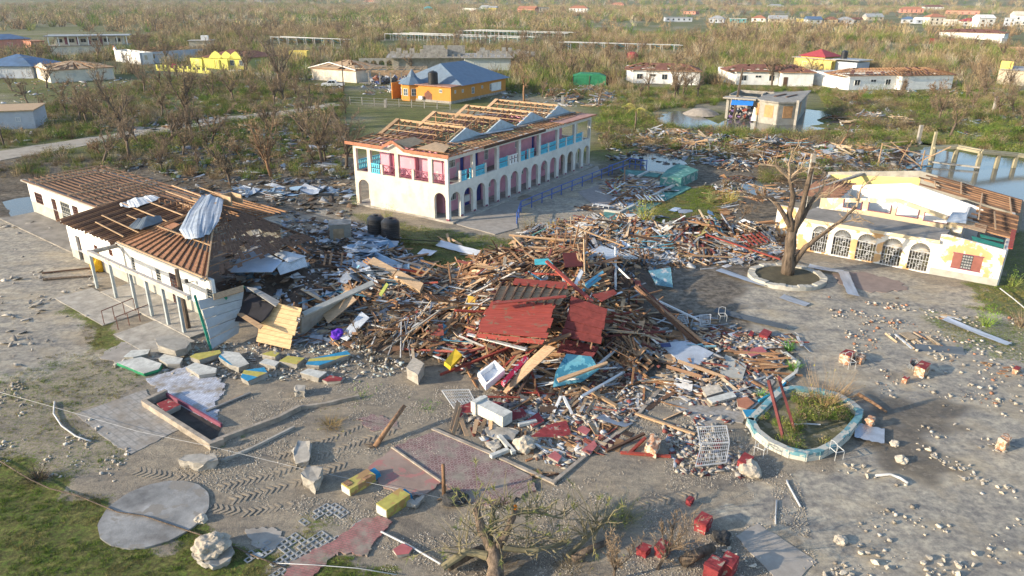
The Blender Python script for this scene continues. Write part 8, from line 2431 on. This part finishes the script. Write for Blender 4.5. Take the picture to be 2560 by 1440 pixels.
for k, (x, y, r, sq, lab) in enumerate([(1316, 1122, .5, .8, 'large yellow porous rock below the red slabs'), (2022, 1330, 0, 0, ''), (2240, 1100, .22, .7, 'pale rock right of the diamond planter'),
 (2258, 1140, .28, .6, 'broad pale rock with a flat shard beside the long shadows'), (1880, 1175, .5, .7, 'round tan rock under the red wedge block'), (510, 1312, .25, .7, 'round brown stone at the edge of the round slab'),
 (2110, 1345, .26, .6, 'pale rock at the lower right of the concrete path')]):
 if r: blob((x, y), r, STONE, lab, 'rock', 'rock', 0, sq, 20 + k)
t = empty('column_fragment', frame(P(1240, 1052, .0), -42), 'white fluted column fragment lying on the red slabs', 'column piece')
part('shaft', t, WHP, lambda b: b.box2((-.9, -.35, .15), (.9, .35, .75)))
part('capital', t, WHP, lambda b: [b.box2((-1.15, -.45, .08), (-.9, .45, .85)), b.box2((-1.3, -.38, .14), (-1.15, .38, .78))])
for a, b_, lab in (((1252, 1090), (1290, 1132), 'white post lying below the column fragment'), ((1232, 1142), (1280, 1122), 'pale board end below the white post'), ((1300, 1062), (1345, 1052), 'pale board lying right of the column fragment')):
 A, B = P(*a, .18), P(*b_, .18)
 tag(MB().beam((0, 0, 0), B - A, .22, .16).build('post', WHP, None, Matrix.Translation(A)), lab, 'post')
def gate(pts, label, n=14, m=6, z=.12):
 q = [P(a, b_, z + dz) for (a, b_, dz) in pts]
 c = sum(q, Vector()) / 4
 q = [p - c for p in q]
 t = empty('metal_grille', Matrix.Translation(c), label, 'grille', 'white metal grilles on the rubble')
 def g(s, u): return q[0].lerp(q[1], s).lerp(q[3].lerp(q[2], s), u)
 MB().beam(g(0, 0), g(1, 0), .05, .05).beam(g(1, 0), g(1, 1), .05, .05).beam(g(1, 1), g(0, 1), .05, .05).beam(g(0, 1), g(0, 0), .05, .05).build('frame', IRONW, t)
 b = MB()
 for k in range(1, n): b.beam(g(k / n, 0), g(k / n, 1), .016, .016)
 for k in range(1, m): b.beam(g(0, k / m), g(1, k / m), .018, .018)
 for k in range(n):
  if k % 2: b.beam(g(k / n, .5), g((k + 1) / n, .8), .025, .025)
 b.build('bars', IRONW, t)
gate([(1108, 978, .1), (1175, 975, .1), (1198, 1018, .0), (1140, 1024, 0)], 'white metal grille lying left of the red slabs')
gate([(1748, 1062, .3), (1820, 1058, .35), (1828, 1098, .2), (1756, 1108, .2)], 'upper white metal grille on stones left of the planter')
gate([(1760, 1102, .25), (1828, 1100, .3), (1820, 1150, .1), (1744, 1160, .05)], 'lower white metal grille on stones left of the planter')
gate([(1690, 782, .5), (1718, 780, .5), (1722, 802, .3), (1694, 806, .3)], 'small white grille beside the fallen roof edge', 7, 5)
gate([(1750, 782, .4), (1778, 780, .4), (1776, 804, .2), (1752, 808, .2)], 'small white grille further right of the roof edge', 7, 5)
def chairframe(px, label, s=1.0, up=False):
 p = P(*px)
 t = empty('wire_chair', Matrix.Translation((p.x, p.y, GZ(p.x, p.y) + .02)) @ Matrix.Rotation(rnd.uniform(0, 3), 4, 'Z'), label, 'chair frame')
 for a in ((0, 0), (.45, 0), (0, .45), (.45, .45)):
  MB().tube([(a[0], a[1], 0), (a[0], a[1], .45 * s if a[1] == 0 else .85 * s)], .015, 5).build('leg', IRONW, t)
 MB().tube([(0, 0, .45 * s), (.45, 0, .45 * s), (.45, .45, .45 * s), (0, .45, .45 * s), (0, 0, .45 * s)], .022, 5).build('seat_frame', IRONW, t)
 MB().tube([(0, .45, .85 * s), (.22, .47, .92 * s), (.45, .45, .85 * s)], .022, 5).build('back_frame', IRONW, t)
chairframe((2112, 1140), 'white wire chair frame standing right of the planter tip'); chairframe((1922, 1130), 'white wire chair frame against the left planter rim')
chairframe((2122, 915), 'folded white wire chair frame beside the dead brush'); chairframe((1800, 800), 'white wire chair frame behind the rubble skirt')
t = empty('bucket', Matrix.Translation(P(2280, 908)) @ Matrix.Rotation(.5, 4, 'X'), 'silver metal bucket left of the red-topped brick lump', 'bucket')
MB().lathe((0, 0, 0), [(.2, 0), (.27, .5), (.26, .5), (.19, .04)], 18).build('body', ZINC, t)
MB().tube([(-.27, 0, .5), (-.15, .25, .62), (.15, .25, .62), (.27, 0, .5)], .012, 5).build('handle', IRON, t)
tank(P(941, 599), .78, 2.15, 'left black water tank with pale scuffs by the hotel', 'pair of black tanks')
tank(P(977, 608), .80, 2.2, 'right black water tank in front of the hotel end wall', 'pair of black tanks')
t = empty('block_cabinet', frame(P(825, 612), 12), 'small square block cabinet left of the black tanks', 'cabinet')
part('wall', t, BLOCKW, lambda b: b.box2((0, 0, -.1), (1.8, 1.5, 1.5)))
part('lid', t, CONC, lambda b: b.box2((-.06, -.06, 1.502), (1.86, 1.56, 1.6)))
part('hatch', t, WOODP, lambda b: b.box2((.3, -.04, .2), (1.2, -.01, 1.2)))
blob((826, 470 - 28), .5, WHP, 'white plastic drum lying on mud left of the hotel', 'drum', 'drum', .1, .8)
def railing():
 pts = [P(*p) for p in [(1290, 560), (1300, 530), (1400, 486), (1500, 444), (1552, 422)]]
 t = empty('blue_railing', Matrix.Translation(pts[0]), 'blue pipe railing along the hotel path', 'railing')
 o0 = pts[0]
 for i in range(len(pts) - 1):
  A, B = pts[i] - o0, pts[i + 1] - o0
  for z in (.55, 1.1): MB().tube([A + Vector((0, 0, z)), B + Vector((0, 0, z))], .05, 5).build('rail', IRONB, t)
  n = max(2, int((B - A).length / 1.9))
  for k in range(n):
   p = A.lerp(B, k / n); MB().tube([p, p + Vector((0, 0, 1.15))], .055, 5).build('post', IRONB, t)
 t2 = empty('blue_railing', Matrix.Translation(P(1518, 432)), 'short blue railing section around the far pool steps', 'railing')
 o0 = P(1518, 432); q = [P(*p) - o0 for p in [(1518, 436), (1553, 424), (1570, 416), (1612, 422)]]
 for i in range(3):
  for z in (.55, 1.2): MB().tube([q[i] + Vector((0, 0, z)), q[i + 1] + Vector((0, 0, z))], .05, 5).build('rail', IRONB, t2)
 for p in q + [q[2].lerp(q[3], .33), q[2].lerp(q[3], .66)]: MB().tube([p, p + Vector((0, 0, 1.3))], .06, 5).build('post', IRONB, t2)
railing()
TEALF = pm('teal_deck', (.07, .22, .20), var=.3, sc=1.0, dirt=.5, coord='World', peel=(.16, .34, .30), peel_t=.56, peel_sc=1.2)
slab('pool_deck', [(1506, 550), (1547, 556), (1640, 508), (1725, 463), (1697, 455), (1682, 461), (1547, 531), (1508, 526)], .16, TEALF, 2, .03, 20)
slab('pool_deck', [(1545, 420), (1590, 422), (1620, 424), (1650, 430), (1640, 438), (1560, 432)], .16, TEALF, 2, .03, 21)
slab('pool_floor', [(1508, 528), (1546, 532), (1683, 462), (1640, 446), (1570, 434), (1440, 478)], .05, pm('dusty_pool_floor', (.30, .27, .25), var=.25, coord='World'), 2, .03, 22)
kerb([(1510, 527), (1547, 531), (1682, 461), (1638, 455)], .3, .26, WHP, 'white coping along the near edge of the pool', 'coping', 'pool_coping')
kerb([(1592, 440), (1618, 427), (1660, 431)], .3, .26, WHP, 'white coping at the far corner of the pool', 'coping', 'pool_coping')
t = empty('pool_plinth', Matrix.Translation(P(1650, 455)), 'raised turquoise block at the end of the pool', 'plinth')
o0 = P(1650, 455)
top = [P(*p, 1.0) - o0 for p in [(1647, 438), (1700, 441), (1742, 421), (1712, 410), (1690, 406), (1665, 420)]]
part('body', t, pm('peeling_teal', (.08, .23, .21), var=.3, peel=(.33, .37, .35), peel_t=.53, peel_sc=1.6), lambda b: b.prism([p - Vector((0, 0, 1.05)) for p in top], (0, 0, 1.05)))
part('top', t, TEALF, lambda b: b.prism([p * 1.01 + Vector((0, 0, .002)) for p in top], (0, 0, .06)))
def pondframe():
 A = P(2325, 396)
 t = empty('pond_pavilion', Matrix.Translation(A), 'roofless concrete frame standing in the right-hand pond', 'concrete frame')
 pts = [P(2322, 396), P(2379, 394), P(2438, 406), P(2485, 404), P(2530, 402), P(2590, 404)]
 q = [p - A for p in pts]
 h = 1.9
 YC = pm('pale_yellow_concrete', (.36, .32, .21), var=.25, dirt=.4)
 for k, p in enumerate(q):
  hh = h - (0 if k < 3 else (k - 2) * .28)
  MB().beam(p - Vector((0, 0, .4)), p + Vector((0, 0, hh)), .38, .38).build('column', YC, t)
  MB().beam(p + Vector((.7, .9, -.4)), p + Vector((.7, .9, hh)), .35, .35).build('column', YC, t)
 for i in range(len(q) - 1):
  ha, hb = h - max(0, i - 2) * .28, h - max(0, i - 1) * .28
  for o_ in (Vector((0, 0, 0)), Vector((.7, .9, .02))):
   MB().beam(q[i] + o_ + Vector((0, 0, ha + .12)), q[i + 1] + o_ + Vector((0, 0, hb + .12)), .45, .3).build('beam', YC, t)
 MB().beam(q[0] + Vector((-.6, -.4, .35)), q[2] + Vector((0, -.6, .2)), .25, .2).build('sill_beam', CONC, t)
 MB().beam(q[0] + Vector((.2, .6, 0)), q[0] + Vector((.2, .6, 4.0)), .3, .3).build('column', YC, t)
pondframe()
def tframe(px, pts, label):
 A = P(*px); t = empty('stick_scaffold', Matrix.Translation(A), label, 'timber frame')
 for a, b_ in pts: MB().beam(a, b_, .12, .1).build('stick', WOODL, t)
tframe((2190, 410), [((0, 0, 0), (0, 0, 3.2)), ((0, 0, 3.0), (6.5, -.5, 1.6)), ((1.0, 0, 3.4), (5, -.6, .4)), ((5.2, -.5, 0), (5.2, -.5, 2.4)), ((3, 1, 0), (4.2, 1, 3.4)), ((0, 0, 3.1), (3.5, .8, 3.3)), ((5.2, -.5, 1.2), (8, -1, 3.0))], 'spindly leaning timber frame at the pond edge')
for px, h, lab in (((2016, 470), 4.2, 'square grey concrete column stub behind the big broken tree'), ((2290, 345), 2.6, 'grey pier in the thicket left of the concrete frame'), ((1400, 262), 1.9, 'slim pale column above the far hotel gable'), ((2477, 268), 3.0, 'tilted grey pier in the right thicket'), ((958, 272), 1.4, 'pale fence pier left of the orange bungalow'), ((2195, 398), 0.9, 'small beige block pier in the debris bank')):
 p = P(*px); tag(MB().box2((-.22, -.22, -.1), (.22, .22, h)).build('pier', CONC, None, Matrix.Translation(p)), lab, 'pier')
t = empty('wire_fence', Matrix.Translation(P(880, 262)), 'thin wire fence between the hotel and the orange bungalow', 'fence')
o0 = P(880, 262); A, B = P(870, 266) - o0, P(1120, 276) - o0
for k in range(9):
 p = A.lerp(B, k / 8); MB().box2(p - Vector((.08, .08, 0)), p + Vector((.08, .08, 1.5))).build('post', CONC, t)
for z in (.4, .9, 1.4): MB().tube([A + Vector((0, 0, z)), B + Vector((0, 0, z))], .02, 3).build('wire', IRONW, t)
def pickup():
 A, B = P(800, 227), P(848, 228)
 t = empty('pickup_truck', frame(P(797, 226), 3), 'white double-cab pickup truck parked on the grass beyond the debris', 'pickup')
 Wp = pm('white_car_paint', (.70, .72, .74), var=.05, rough=.25, bump=0)
 L, W = 5.1, 1.8
 prof = [(0, .45), (.05, .95), (1.1, 1.08), (1.75, 1.68), (3.2, 1.70), (3.45, 1.12), (5.1, 1.10), (5.1, .5)]
 part('body', t, Wp, lambda b: b.prism([(x, 0, z) for x, z in prof], (0, W, 0)))
 part('side_window', t, GLASS, lambda b: [b.prism([(1.4, -.01, 1.12), (1.85, -.01, 1.6), (2.4, -.01, 1.6), (2.4, -.01, 1.12)], (0, -.01, 0)), b.prism([(2.48, -.01, 1.12), (2.48, -.01, 1.6), (3.1, -.01, 1.6), (3.2, -.01, 1.12)], (0, -.01, 0))])
 part('windscreen', t, GLASS, lambda b: b.prism([(1.15, .15, 1.13), (1.7, .2, 1.65), (1.7, W - .2, 1.65), (1.15, W - .15, 1.13)], (-.02, 0, .01)))
 part('load_bed', t, BLACKP, lambda b: b.box2((3.55, .15, 1.11), (5.0, W - .15, 1.13)))
 for x in (.95, 4.1):
  for y in (-.02, W - .2):
   w_ = MB(); M = Matrix.Translation((x, y, .38)) @ Matrix.Rotation(-math.pi / 2, 4, 'X')
   w_.lathe((0, 0, 0), [(.36, 0), (.38, .05), (.38, .17), (.36, .22)], 18); o = w_.build('wheel', BLACKP, t, M)
   MB().lathe((0, 0, -.01), [(.2, 0), (.2, .24)], 12).build('rim', ZINC, o)
 for y in (.1, W - .4): part('headlight', t, GLASSB, lambda b: b.box2((-.01, y, .75), (.04, y + .3, .92)))
 part('bumper', t, BLACKP, lambda b: b.box2((-.06, .05, .4), (.0, W - .05, .6)))
pickup()
def cable(pts, r, mat, label, cat='cable', name='cable'):
 q = [P(a, b_, z) for a, b_, z in pts]
 c = q[0].copy()
 return tag(MB().tube([p - c for p in q], r, 5).build(name, mat, None, Matrix.Translation(c), smooth=True), label, cat)
cable([(-60, 1150, .15), (0, 1165, .15), (55, 1198, .2), (85, 1215, .3), (130, 1235, .2), (200, 1252, .12), (300, 1292, .16), (370, 1302, .16), (440, 1325, .16), (520, 1350, .1), (600, 1378, .12), (650, 1400, .1), (720, 1425, .1)], .03, BARK, 'thick tangled cable across lawn and round slab')
cable([(-40, 985, .35), (150, 1035, .3), (350, 1090, .3), (530, 1125, .35), (760, 1178, .25), (1000, 1225, .25), (1165, 1258, .2)], .009, IRONW, 'thin pale wire running from the left edge to the black stone')
cable([(140, 1018, .1), (138, 1048, .1), (158, 1078, .1), (195, 1104, .1), (232, 1116, .1)], .045, IRONW, 'curved white hose left of the grey stone floor')
cable([(700, 1415, .1), (790, 1418, .15), (900, 1425, .1), (1000, 1440, .1)], .018, IRONW, 'thin wire at the bottom edge over the pink pavers')
cable([(1973, 1192, .06), (1975, 1200, .06), (2008, 1258, .06)], .05, IRONW, 'bent white pipe on the sand below the planter')
cable([(1948, 1242, .06), (1946, 1280, .06), (1946, 1302, .06)], .035, IRONW, 'thin upright-looking white pipe on the sand')
cable([(2195, 1178, .08), (2230, 1174, .08), (2258, 1184, .08), (2276, 1196, .08)], .07, IRONW, 'curved white pipe piece among stones')
blob((2520, 706), .9, STONE, 'round stone planter wall at the right edge', 'planter', 'planter', .1, .3) if False else None
for k, (x, y, hh, sp, lab) in enumerate([(1850, 540, 2.2, .9, 'uprooted pale tree lying left of the arched hall'), (1905, 500, 2.4, 1.0, 'tangled fallen branches beside the arched hall corner'), (1800, 470, 1.8, .8, 'low broken tree between the lawn and the arched hall'),
 (2140, 250, 4.0, 1.1, 'fallen bare crown right of the flooded concrete house'), (2230, 240, 4.0, 1.1, 'second fallen crown right of the flooded concrete house'), (2330, 230, 4.5, 1.0, 'sprawling dead tree in the right-hand scrub'), (2420, 180, 5.0, .9, 'dead tree leaning in the scrub before the beige ruin'),
 (1380, 250, 3.5, 1.0, 'uprooted tree in the debris beyond the hotel'), (1500, 355, 2.6, 1.1, 'dark fallen crown at the far corner of the hotel'), (250, 400, 3.0, 1.1, 'fallen trunk with torn branches below the sandy road'), (400, 385, 3.2, 1.1, 'second fallen crown below the sandy road'),
 (600, 400, 3.0, 1.0, 'fallen crown between the shaggy stump and the slim tree'), (150, 250, 4.0, 1.0, 'fallen crown behind the grey block hut'), (480, 230, 4.5, 1.0, 'sprawling dead tree left of the tallest bare tree'), (620, 250, 4.0, 1.1, 'fallen crown in front of the tallest bare tree')]):
 bare_tree(P(x, y), hh, lab, 500 + k, sp, (.5 - k % 2, -.2), [BARK, BARKR][k % 2], name='fallen_tree', group='fallen trees', fork=.3, nlimb=6)
# ---- foreground broken tree
t = empty('fallen_tree', Matrix.Translation(P(1245, 1432)), 'big shattered tree crown with thin green shoots at the bottom edge', 'tree')
TR_ = [([(0.1, -1.2, -.1), (.05, -.2, .5), (-.1, .5, .9)], .36, .26),
 ([(-.1, .4, .8), (-.5, .6, 1.4), (-.75, 1.1, 2.1)], .22, .14),
 ([(0, .3, .8), (.5, .7, 1.3), (.75, 1.2, 1.9)], .20, .09),
 ([(-.3, .1, .7), (-1.1, .2, .8), (-1.9, -.2, .4)], .17, .14),
 ([(.8, 1.2, 1.8), (1.5, 1.5, 1.6), (2.6, 1.6, 1.2)], .10, .04),
 ([(.3, .3, .9), (1.6, .4, .7), (2.8, 1.2, .4)], .14, .06),
 ([(2.8, .6, .2), (3.6, 1.4, .5), (4.4, 2.2, .7)], .12, .08),
 ([(-.2, .6, 1.0), (-.1, 1.4, 1.6), (.2, 2.2, 1.7)], .12, .05)]
limb_tree(t, TR_, BARK, pm('olive_twig', (.22, .19, .11), var=.4), 5, 1.0, 9)
rs_ = random.Random(12)
sh, nd = MB(), MB()
roots = [(-.7, 1.0, 2.0), (.7, 1.1, 1.8), (0, .6, 1.2), (1.5, 1.5, 1.6), (2.4, 1.6, 1.2), (-.4, .6, 1.3), (.2, 2.0, 1.6), (2.6, 1.0, .5), (3.6, 1.4, .6), (4.2, 2.0, .7), (-1.2, .2, .8), (1.0, .5, .8)]
for k in range(150):
 p = Vector(rs_.choice(roots)) + Vector((rs_.uniform(-.3, .3), rs_.uniform(-.3, .3), rs_.uniform(-.2, .2)))
 d_ = Vector((rs_.gauss(.05, .8), rs_.gauss(.35, .6), rs_.uniform(.25, 1.2))).normalized()
 L = rs_.uniform(.5, 2.2)
 pts = [p]
 for j in range(5):
  d_ = (d_ + Vector((rs_.uniform(-.25, .25), rs_.uniform(-.25, .25), rs_.uniform(-.3, .12)))).normalized()
  p = p + d_ * L / 5; pts.append(p.copy())
 sh.tube(pts, [.022, .02, .017, .014, .011, .007], 4)
 if rs_.random() < .5:
  for j in range(20):
   q = pts[-1].lerp(pts[-2], rs_.random() ** 2 * 1.2)
   e = q + (d_ + Vector((rs_.gauss(0, .7), rs_.gauss(0, .7), rs_.gauss(0, .5)))).normalized() * rs_.uniform(.12, .34)
   s = Vector((rs_.uniform(-1, 1), rs_.uniform(-1, 1), 0)).normalized() * .016
   nd.add([q - s, q + s, e], [(0, 1, 2)], col=rs_.choice([(.20, .24, .06), (.27, .27, .09), (.14, .18, .05), (.33, .29, .12)]))
sh.build('shoots', pm('olive_twig'), t); nd.build('needles', ATTRV, t, color=True)
tag(blob((1293, 1328), .14, pm('orange_scrap', (.8, .25, .02)), 'bright orange scrap caught in the shattered tree', 'scrap', 'scrap', 1.1, .8), None)
bare_tree(P(1650, 1420), 2.6, 'pale dead branch fork lying right of the shattered tree', 401, .9, (.5, .3), group=None, name='fallen_branch', fork=.35)
bare_tree(P(1540, 1450), 2.2, 'grey dead branch at the bottom edge beside the fork', 402, .8, (.1, .2), group=None, name='fallen_branch', fork=.35)
shrub((1260, 1410), .5, 2.6, 'dark mat of dead twigs under the shattered tree', 410, (.13, .10, .06), 420, 60, lean=3.5, w=.02)
shrub((1440, 1420), .5, 2.0, 'dark mat of dead twigs right of the shattered tree', 411, (.15, .12, .07), 300, 60, lean=3.5, w=.02)
shrub((1560, 1300), 1.2, 1.4, 'loose green-brown foliage fallen right of the shattered tree', 403, (.20, .20, .08), 160, 120, lean=1.6, w=.02)
for a, b_, r, lab in (((1128, 1418), (1215, 1372), .2, 'thick cut log under the left side of the shattered tree'), ((1715, 1400), (1790, 1362), .22, 'thick dark log left of the red cube blocks'), ((1440, 1395), (1530, 1350), .14, 'brown limb lying right of the shattered trunk')):
 A, B = P(*a, .25), P(*b_, .25)
 tag(MB().tube([(0, 0, 0), (B - A) * .5 + Vector((0, 0, .05)), B - A], [r, r * .95, r * .8], 10).build('log', BARK, None, Matrix.Translation(A), smooth=True), lab, 'log')
blob((1812, 1345), .34, pm('black_stone'), 'heap of black burnt matter above the red cube blocks', 'heap', 'burnt_heap', 0, .8, 7)
# ---- stones: the larger ones singly, the small ones as gravel
import bmesh
STM = []
for k in range(9):
 bm = bmesh.new()
 for q in range(13): bm.verts.new(Vector((rnd.gauss(0, 1), rnd.gauss(0, 1), rnd.gauss(0, 1))).normalized() * .5)
 bmesh.ops.convex_hull(bm, input=bm.verts)
 sc = Vector((1, rnd.uniform(.6, .95), rnd.uniform(.45, .75)))
 for v in bm.verts:
  f = 1 + .45 * mnoise.noise(v.co * 2.2 + Vector((k * 5.3, 1, 2)))
  v.co = Vector((v.co.x * sc.x, v.co.y * sc.y, v.co.z * sc.z))
 me_ = bpy.data.meshes.new('stone'); bm.to_mesh(me_); bm.free(); me_.materials.append(STONE if k % 4 else CONC); STM.append(me_)
ROWS = [ # polyline px, half width m, count, size range, phrase
 ([(2312, 1110), (2360, 1140), (2410, 1155)], .45, 34, (.18, .42), 'in the upper stone row right of the planter'),
 ([(2410, 1160), (2450, 1185), (2520, 1205)], .6, 42, (.16, .38), 'in the lower stone row by the right edge'),
 ([(2430, 1055), (2470, 1090), (2500, 1110), (2550, 1100)], .6, 34, (.15, .35), 'in the stone spill at the right edge'),
 ([(2060, 1410), (2160, 1425)], .5, 16, (.25, .5), 'in the pale stones at the bottom edge'),
 ([(2160, 1350), (2200, 1400)], .5, 14, (.2, .45), 'in the loose stones right of the concrete path'),
 ([(2330, 1370), (2440, 1430)], .9, 30, (.15, .4), 'in the stones at the bottom right corner'),
 ([(2245, 838), (2320, 870), (2390, 885)], .8, 26, (.18, .38), 'in the stone line across the right yard'),
 ([(2290, 845), (2380, 880), (2500, 930)], 1.0, 34, (.15, .35), 'in the rubble line running to the right edge'),
 ([(1700, 1180), (1760, 1120), (1720, 1080)], 1.0, 60, (.15, .45), 'in the pale stones left of the grilles'),
 ([(1820, 1390), (1880, 1400)], .7, 22, (.18, .4), 'around the red cube blocks'),
 ([(2050, 1165), (2150, 1160), (2170, 1180)], .5, 22, (.15, .4), 'below the tip of the planter'),
 ([(1880, 1060), (1830, 1180)], .7, 24, (.15, .35), 'along the left side of the planter'),
]
for k, (pl, hw, n, (s0, s1), phrase) in enumerate(ROWS):
 rs_ = random.Random(200 + k)
 q = [P(*p) for p in pl]
 n1 = int(n * .68)
 for j in range(n1):
  t_ = rs_.random() * (len(q) - 1); i = int(t_)
  p = q[i].lerp(q[i + 1], t_ - i) + Vector((rs_.gauss(0, hw * .5), rs_.gauss(0, hw * .5), 0))
  s = rs_.uniform(s0 * .6, s1) * .85
  o = bpy.data.objects.new('stone', rs_.choice(STM)); COL.objects.link(o)
  o.matrix_world = Matrix.Translation((p.x, p.y, GZ(p.x, p.y) + s * .2)) @ Euler((rs_.uniform(-.4, .4), rs_.uniform(-.4, .4), rs_.uniform(0, 6))).to_matrix().to_4x4() @ Matrix.Scale(s * 1.1, 4)
  tag(o, f'{"large" if s > (s0 + s1) / 2 else "small"} pale stone {phrase}', 'stone', f'stones {phrase}')
def shardt(seed):
 rs = np.random.RandomState(seed)
 V = np.array([(x, y, z) for z in (-.06, .06) for y in (-.5, .5) for x in (-.5, .5)], float)
 V[:, :2] *= np.tile(rs.uniform(.35, 1.1, (4, 2)), (2, 1)); V[:, 0] *= rs.choice([1, 1, 1.6, 2.2])
 return V @ np.array(Euler((rs.normal() * .3, rs.normal() * .3, 0)).to_matrix()).T, np.array(BF)
def rockt(seed):
 rs = np.random.RandomState(seed)
 V = np.array([(x, y, z) for z in (-.35, .35) for y in (-.5, .5) for x in (-.5, .5)], float)
 V *= rs.uniform(.55, 1.2, (8, 3)); V[4:, :2] *= .85; V[:, 2] *= .7
 return V, np.array(BF)
GV = [rockt(s) for s in range(8)]
SHV = [shardt(s) for s in range(16)]
def scatter(poly, n, s0, s1, pal, name, seed, p=2.0, heapz=True, dens=None):
 rs = np.random.RandomState(seed)
 W_ = np.array(wpoly(poly)); x = rs.uniform(W_[:, 0].min(), W_[:, 0].max(), n * 3); y = rs.uniform(W_[:, 1].min(), W_[:, 1].max(), n * 3)
 ok = pip(x, y, wpoly(poly))
 if dens is not None: ok &= vnoise(x, y, 1.6, seed) * .6 + vnoise(x, y, .5, seed + 1) * .4 > dens
 x, y = x[ok][:n], y[ok][:n]
 s = s0 + (s1 - s0) * rs.rand(len(x)) ** p
 z = np.array([heap(a, b_) for a, b_ in zip(x, y)]) if heapz else terr(x, y)
 c = np.array(pal)[rs.randint(len(pal), size=len(x))] * rs.uniform(.75, 1.2, (len(x), 1))
 return mass(name, SHV if name == 'litter' else (GV[:3] + SHV if name == 'rubble' else GV), np.stack([x, y, z + s * .2], -1), s, c, ATTR, seed, cvar=.05)
SAND_ = [(.45, .40, .32), (.38, .33, .26), (.55, .50, .42), (.30, .26, .21), (.48, .45, .40)]
scatter([(420, 1000), (900, 960), (1700, 980), (2000, 1180), (2060, 1440), (940, 1440), (880, 1330), (560, 1240), (400, 1190)], 60000, .015, .055, SAND_[:4], 'gravel', 301, 2.5, False, .45)
scatter([(1520, 920), (1700, 850), (1850, 820), (1990, 870), (1900, 1000), (1760, 1050), (1640, 1000), (1560, 1070), (1420, 1170), (1220, 1110), (1140, 1000)], 5200, .05, .36, SAND_ + [(.5, .5, .5), (.22, .07, .06), (.30, .17, .11), (.33, .37, .42), (.22, .2, .2), (.25, .2, .16)], 'rubble', 302, 2.8, dens=.42)
scatter([(1660, 1060), (1780, 1030), (1890, 1060), (1890, 1190), (1700, 1180)], 900, .05, .3, SAND_ + [(.2, .06, .05), (.3, .33, .38)], 'rubble', 315, 3, dens=.48)
scatter([(280, 930), (420, 860), (900, 870), (1050, 930), (900, 960), (560, 960)], 1800, .04, .26, SAND_ + [(.5, .55, .5), (.25, .24, .22)], 'rubble', 303, 2.4)
scatter([(2200, 790), (2560, 860), (2560, 1440), (2060, 1440), (2280, 1120), (2330, 900)], 1500, .04, .22, SAND_, 'loose_stones', 304, 4.0, False, .58)
scatter([(0, 560), (180, 560), (260, 760), (180, 900), (0, 960)], 700, .04, .45, [(.33, .31, .28), (.26, .24, .21), (.42, .39, .34)], 'litter', 305, 4.0, False, .5)
scatter([(0, 960), (160, 1000), (330, 1140), (300, 1230), (60, 1200), (0, 1190)], 1200, .03, .18, SAND_, 'loose_stones', 306, 4.0, False, .5)
scatter([(2050, 730), (2560, 780), (2560, 1000), (2200, 980)], 1200, .04, .26, SAND_ + [(.4, .2, .12)], 'loose_stones', 307, 4.0, False, .55)
LIT = [(.50, .53, .56), (.36, .40, .45), (.30, .2, .13), (.5, .45, .38), (.22, .13, .08), (.35, .4, .46), (.12, .09, .07), (.6, .6, .58), (.14, .24, .32), (.2, .17, .13), (.16, .12, .09)]
scatter([(300, 300), (860, 330), (900, 560), (560, 570), (260, 470)], 4200, .10, .7, [tuple(v * .6 for v in c) for c in LIT], 'litter', 308, 3.0, False, .46)
scatter([(900, 190), (1560, 200), (1560, 270), (900, 240)], 1500, .2, .9, LIT, 'litter', 309, 3.0, False, .5)
scatter([(1500, 320), (2300, 340), (2300, 430), (1520, 400)], 3000, .12, .9, [tuple(v * .75 for v in c) for c in LIT], 'litter', 310, 3.0, True, .5)
scatter([(2060, 200), (2560, 210), (2560, 340), (2060, 320)], 1500, .2, .9, LIT, 'litter', 311, 3.0, False, .55)
scatter([(0, 220), (860, 190), (860, 300), (0, 380)], 1800, .15, .9, LIT, 'litter', 312, 3.0, False, .58)
scatter([(560, 560), (960, 560), (1100, 700), (1000, 860), (560, 740)], 2600, .10, .6, LIT, 'litter', 313, 2.6, True, .3)
scatter([(985, 870), (1300, 600), (1400, 560), (1560, 600), (1940, 570), (1960, 640), (1760, 660), (1620, 680), (1560, 760), (1600, 900), (1500, 980), (1200, 950)], 5500, .08, .5, [tuple(v * .7 for v in c) for c in LIT] + [(.30, .19, .09), (.34, .22, .13), (.2, .12, .07)] * 3, 'litter', 314, 2.6, True, .25)
o = chips.build('fragments', ATTR, color=True); o['kind'] = 'stuff'
for k, (a, h, lean, lab) in enumerate([((770, 262), 3.6, .02, 'grey wooden post right of the tallest bare tree'), ((853, 232), 6.5, .02, 'pale pole by the white pickup'), ((8, 385), 5.0, -.05, 'pale post at the left end of the sandy road'),
 ((1843, 292), 9.0, .12, ''), ((528, 250), 3.4, -.5, 'slanting dead pole in the left grass'), ((1560, 300), 3.0, .3, '')]):
 if lab:
  p = P(*a); tag(MB().tube([(0, 0, -.1), (lean * h, 0, h)], [.14, .1], 7).build('pole', BARK, None, Matrix.Translation(p)), lab, 'pole')
# ---------------------------------------------------------------- the air
hz = MB().box2((-6000, -400, -30), (6000, 7400, 240)).build('haze', None)
hm = bpy.data.materials.new('haze'); hm.use_nodes = True
n_ = hm.node_tree; n_.nodes.remove(n_.nodes['Principled BSDF'])
pv = n_.nodes.new('ShaderNodeVolumePrincipled')
pv.inputs['Color'].default_value = (0.80, 0.84, 0.90, 1)
pv.inputs['Density'].default_value = 0.00011
pv.inputs['Anisotropy'].default_value = 0.2
n_.links.new(pv.outputs[0], n_.nodes['Material Output'].inputs['Volume'])
hz.data.materials.clear(); hz.data.materials.append(hm)
hz['kind'] = 'stuff'
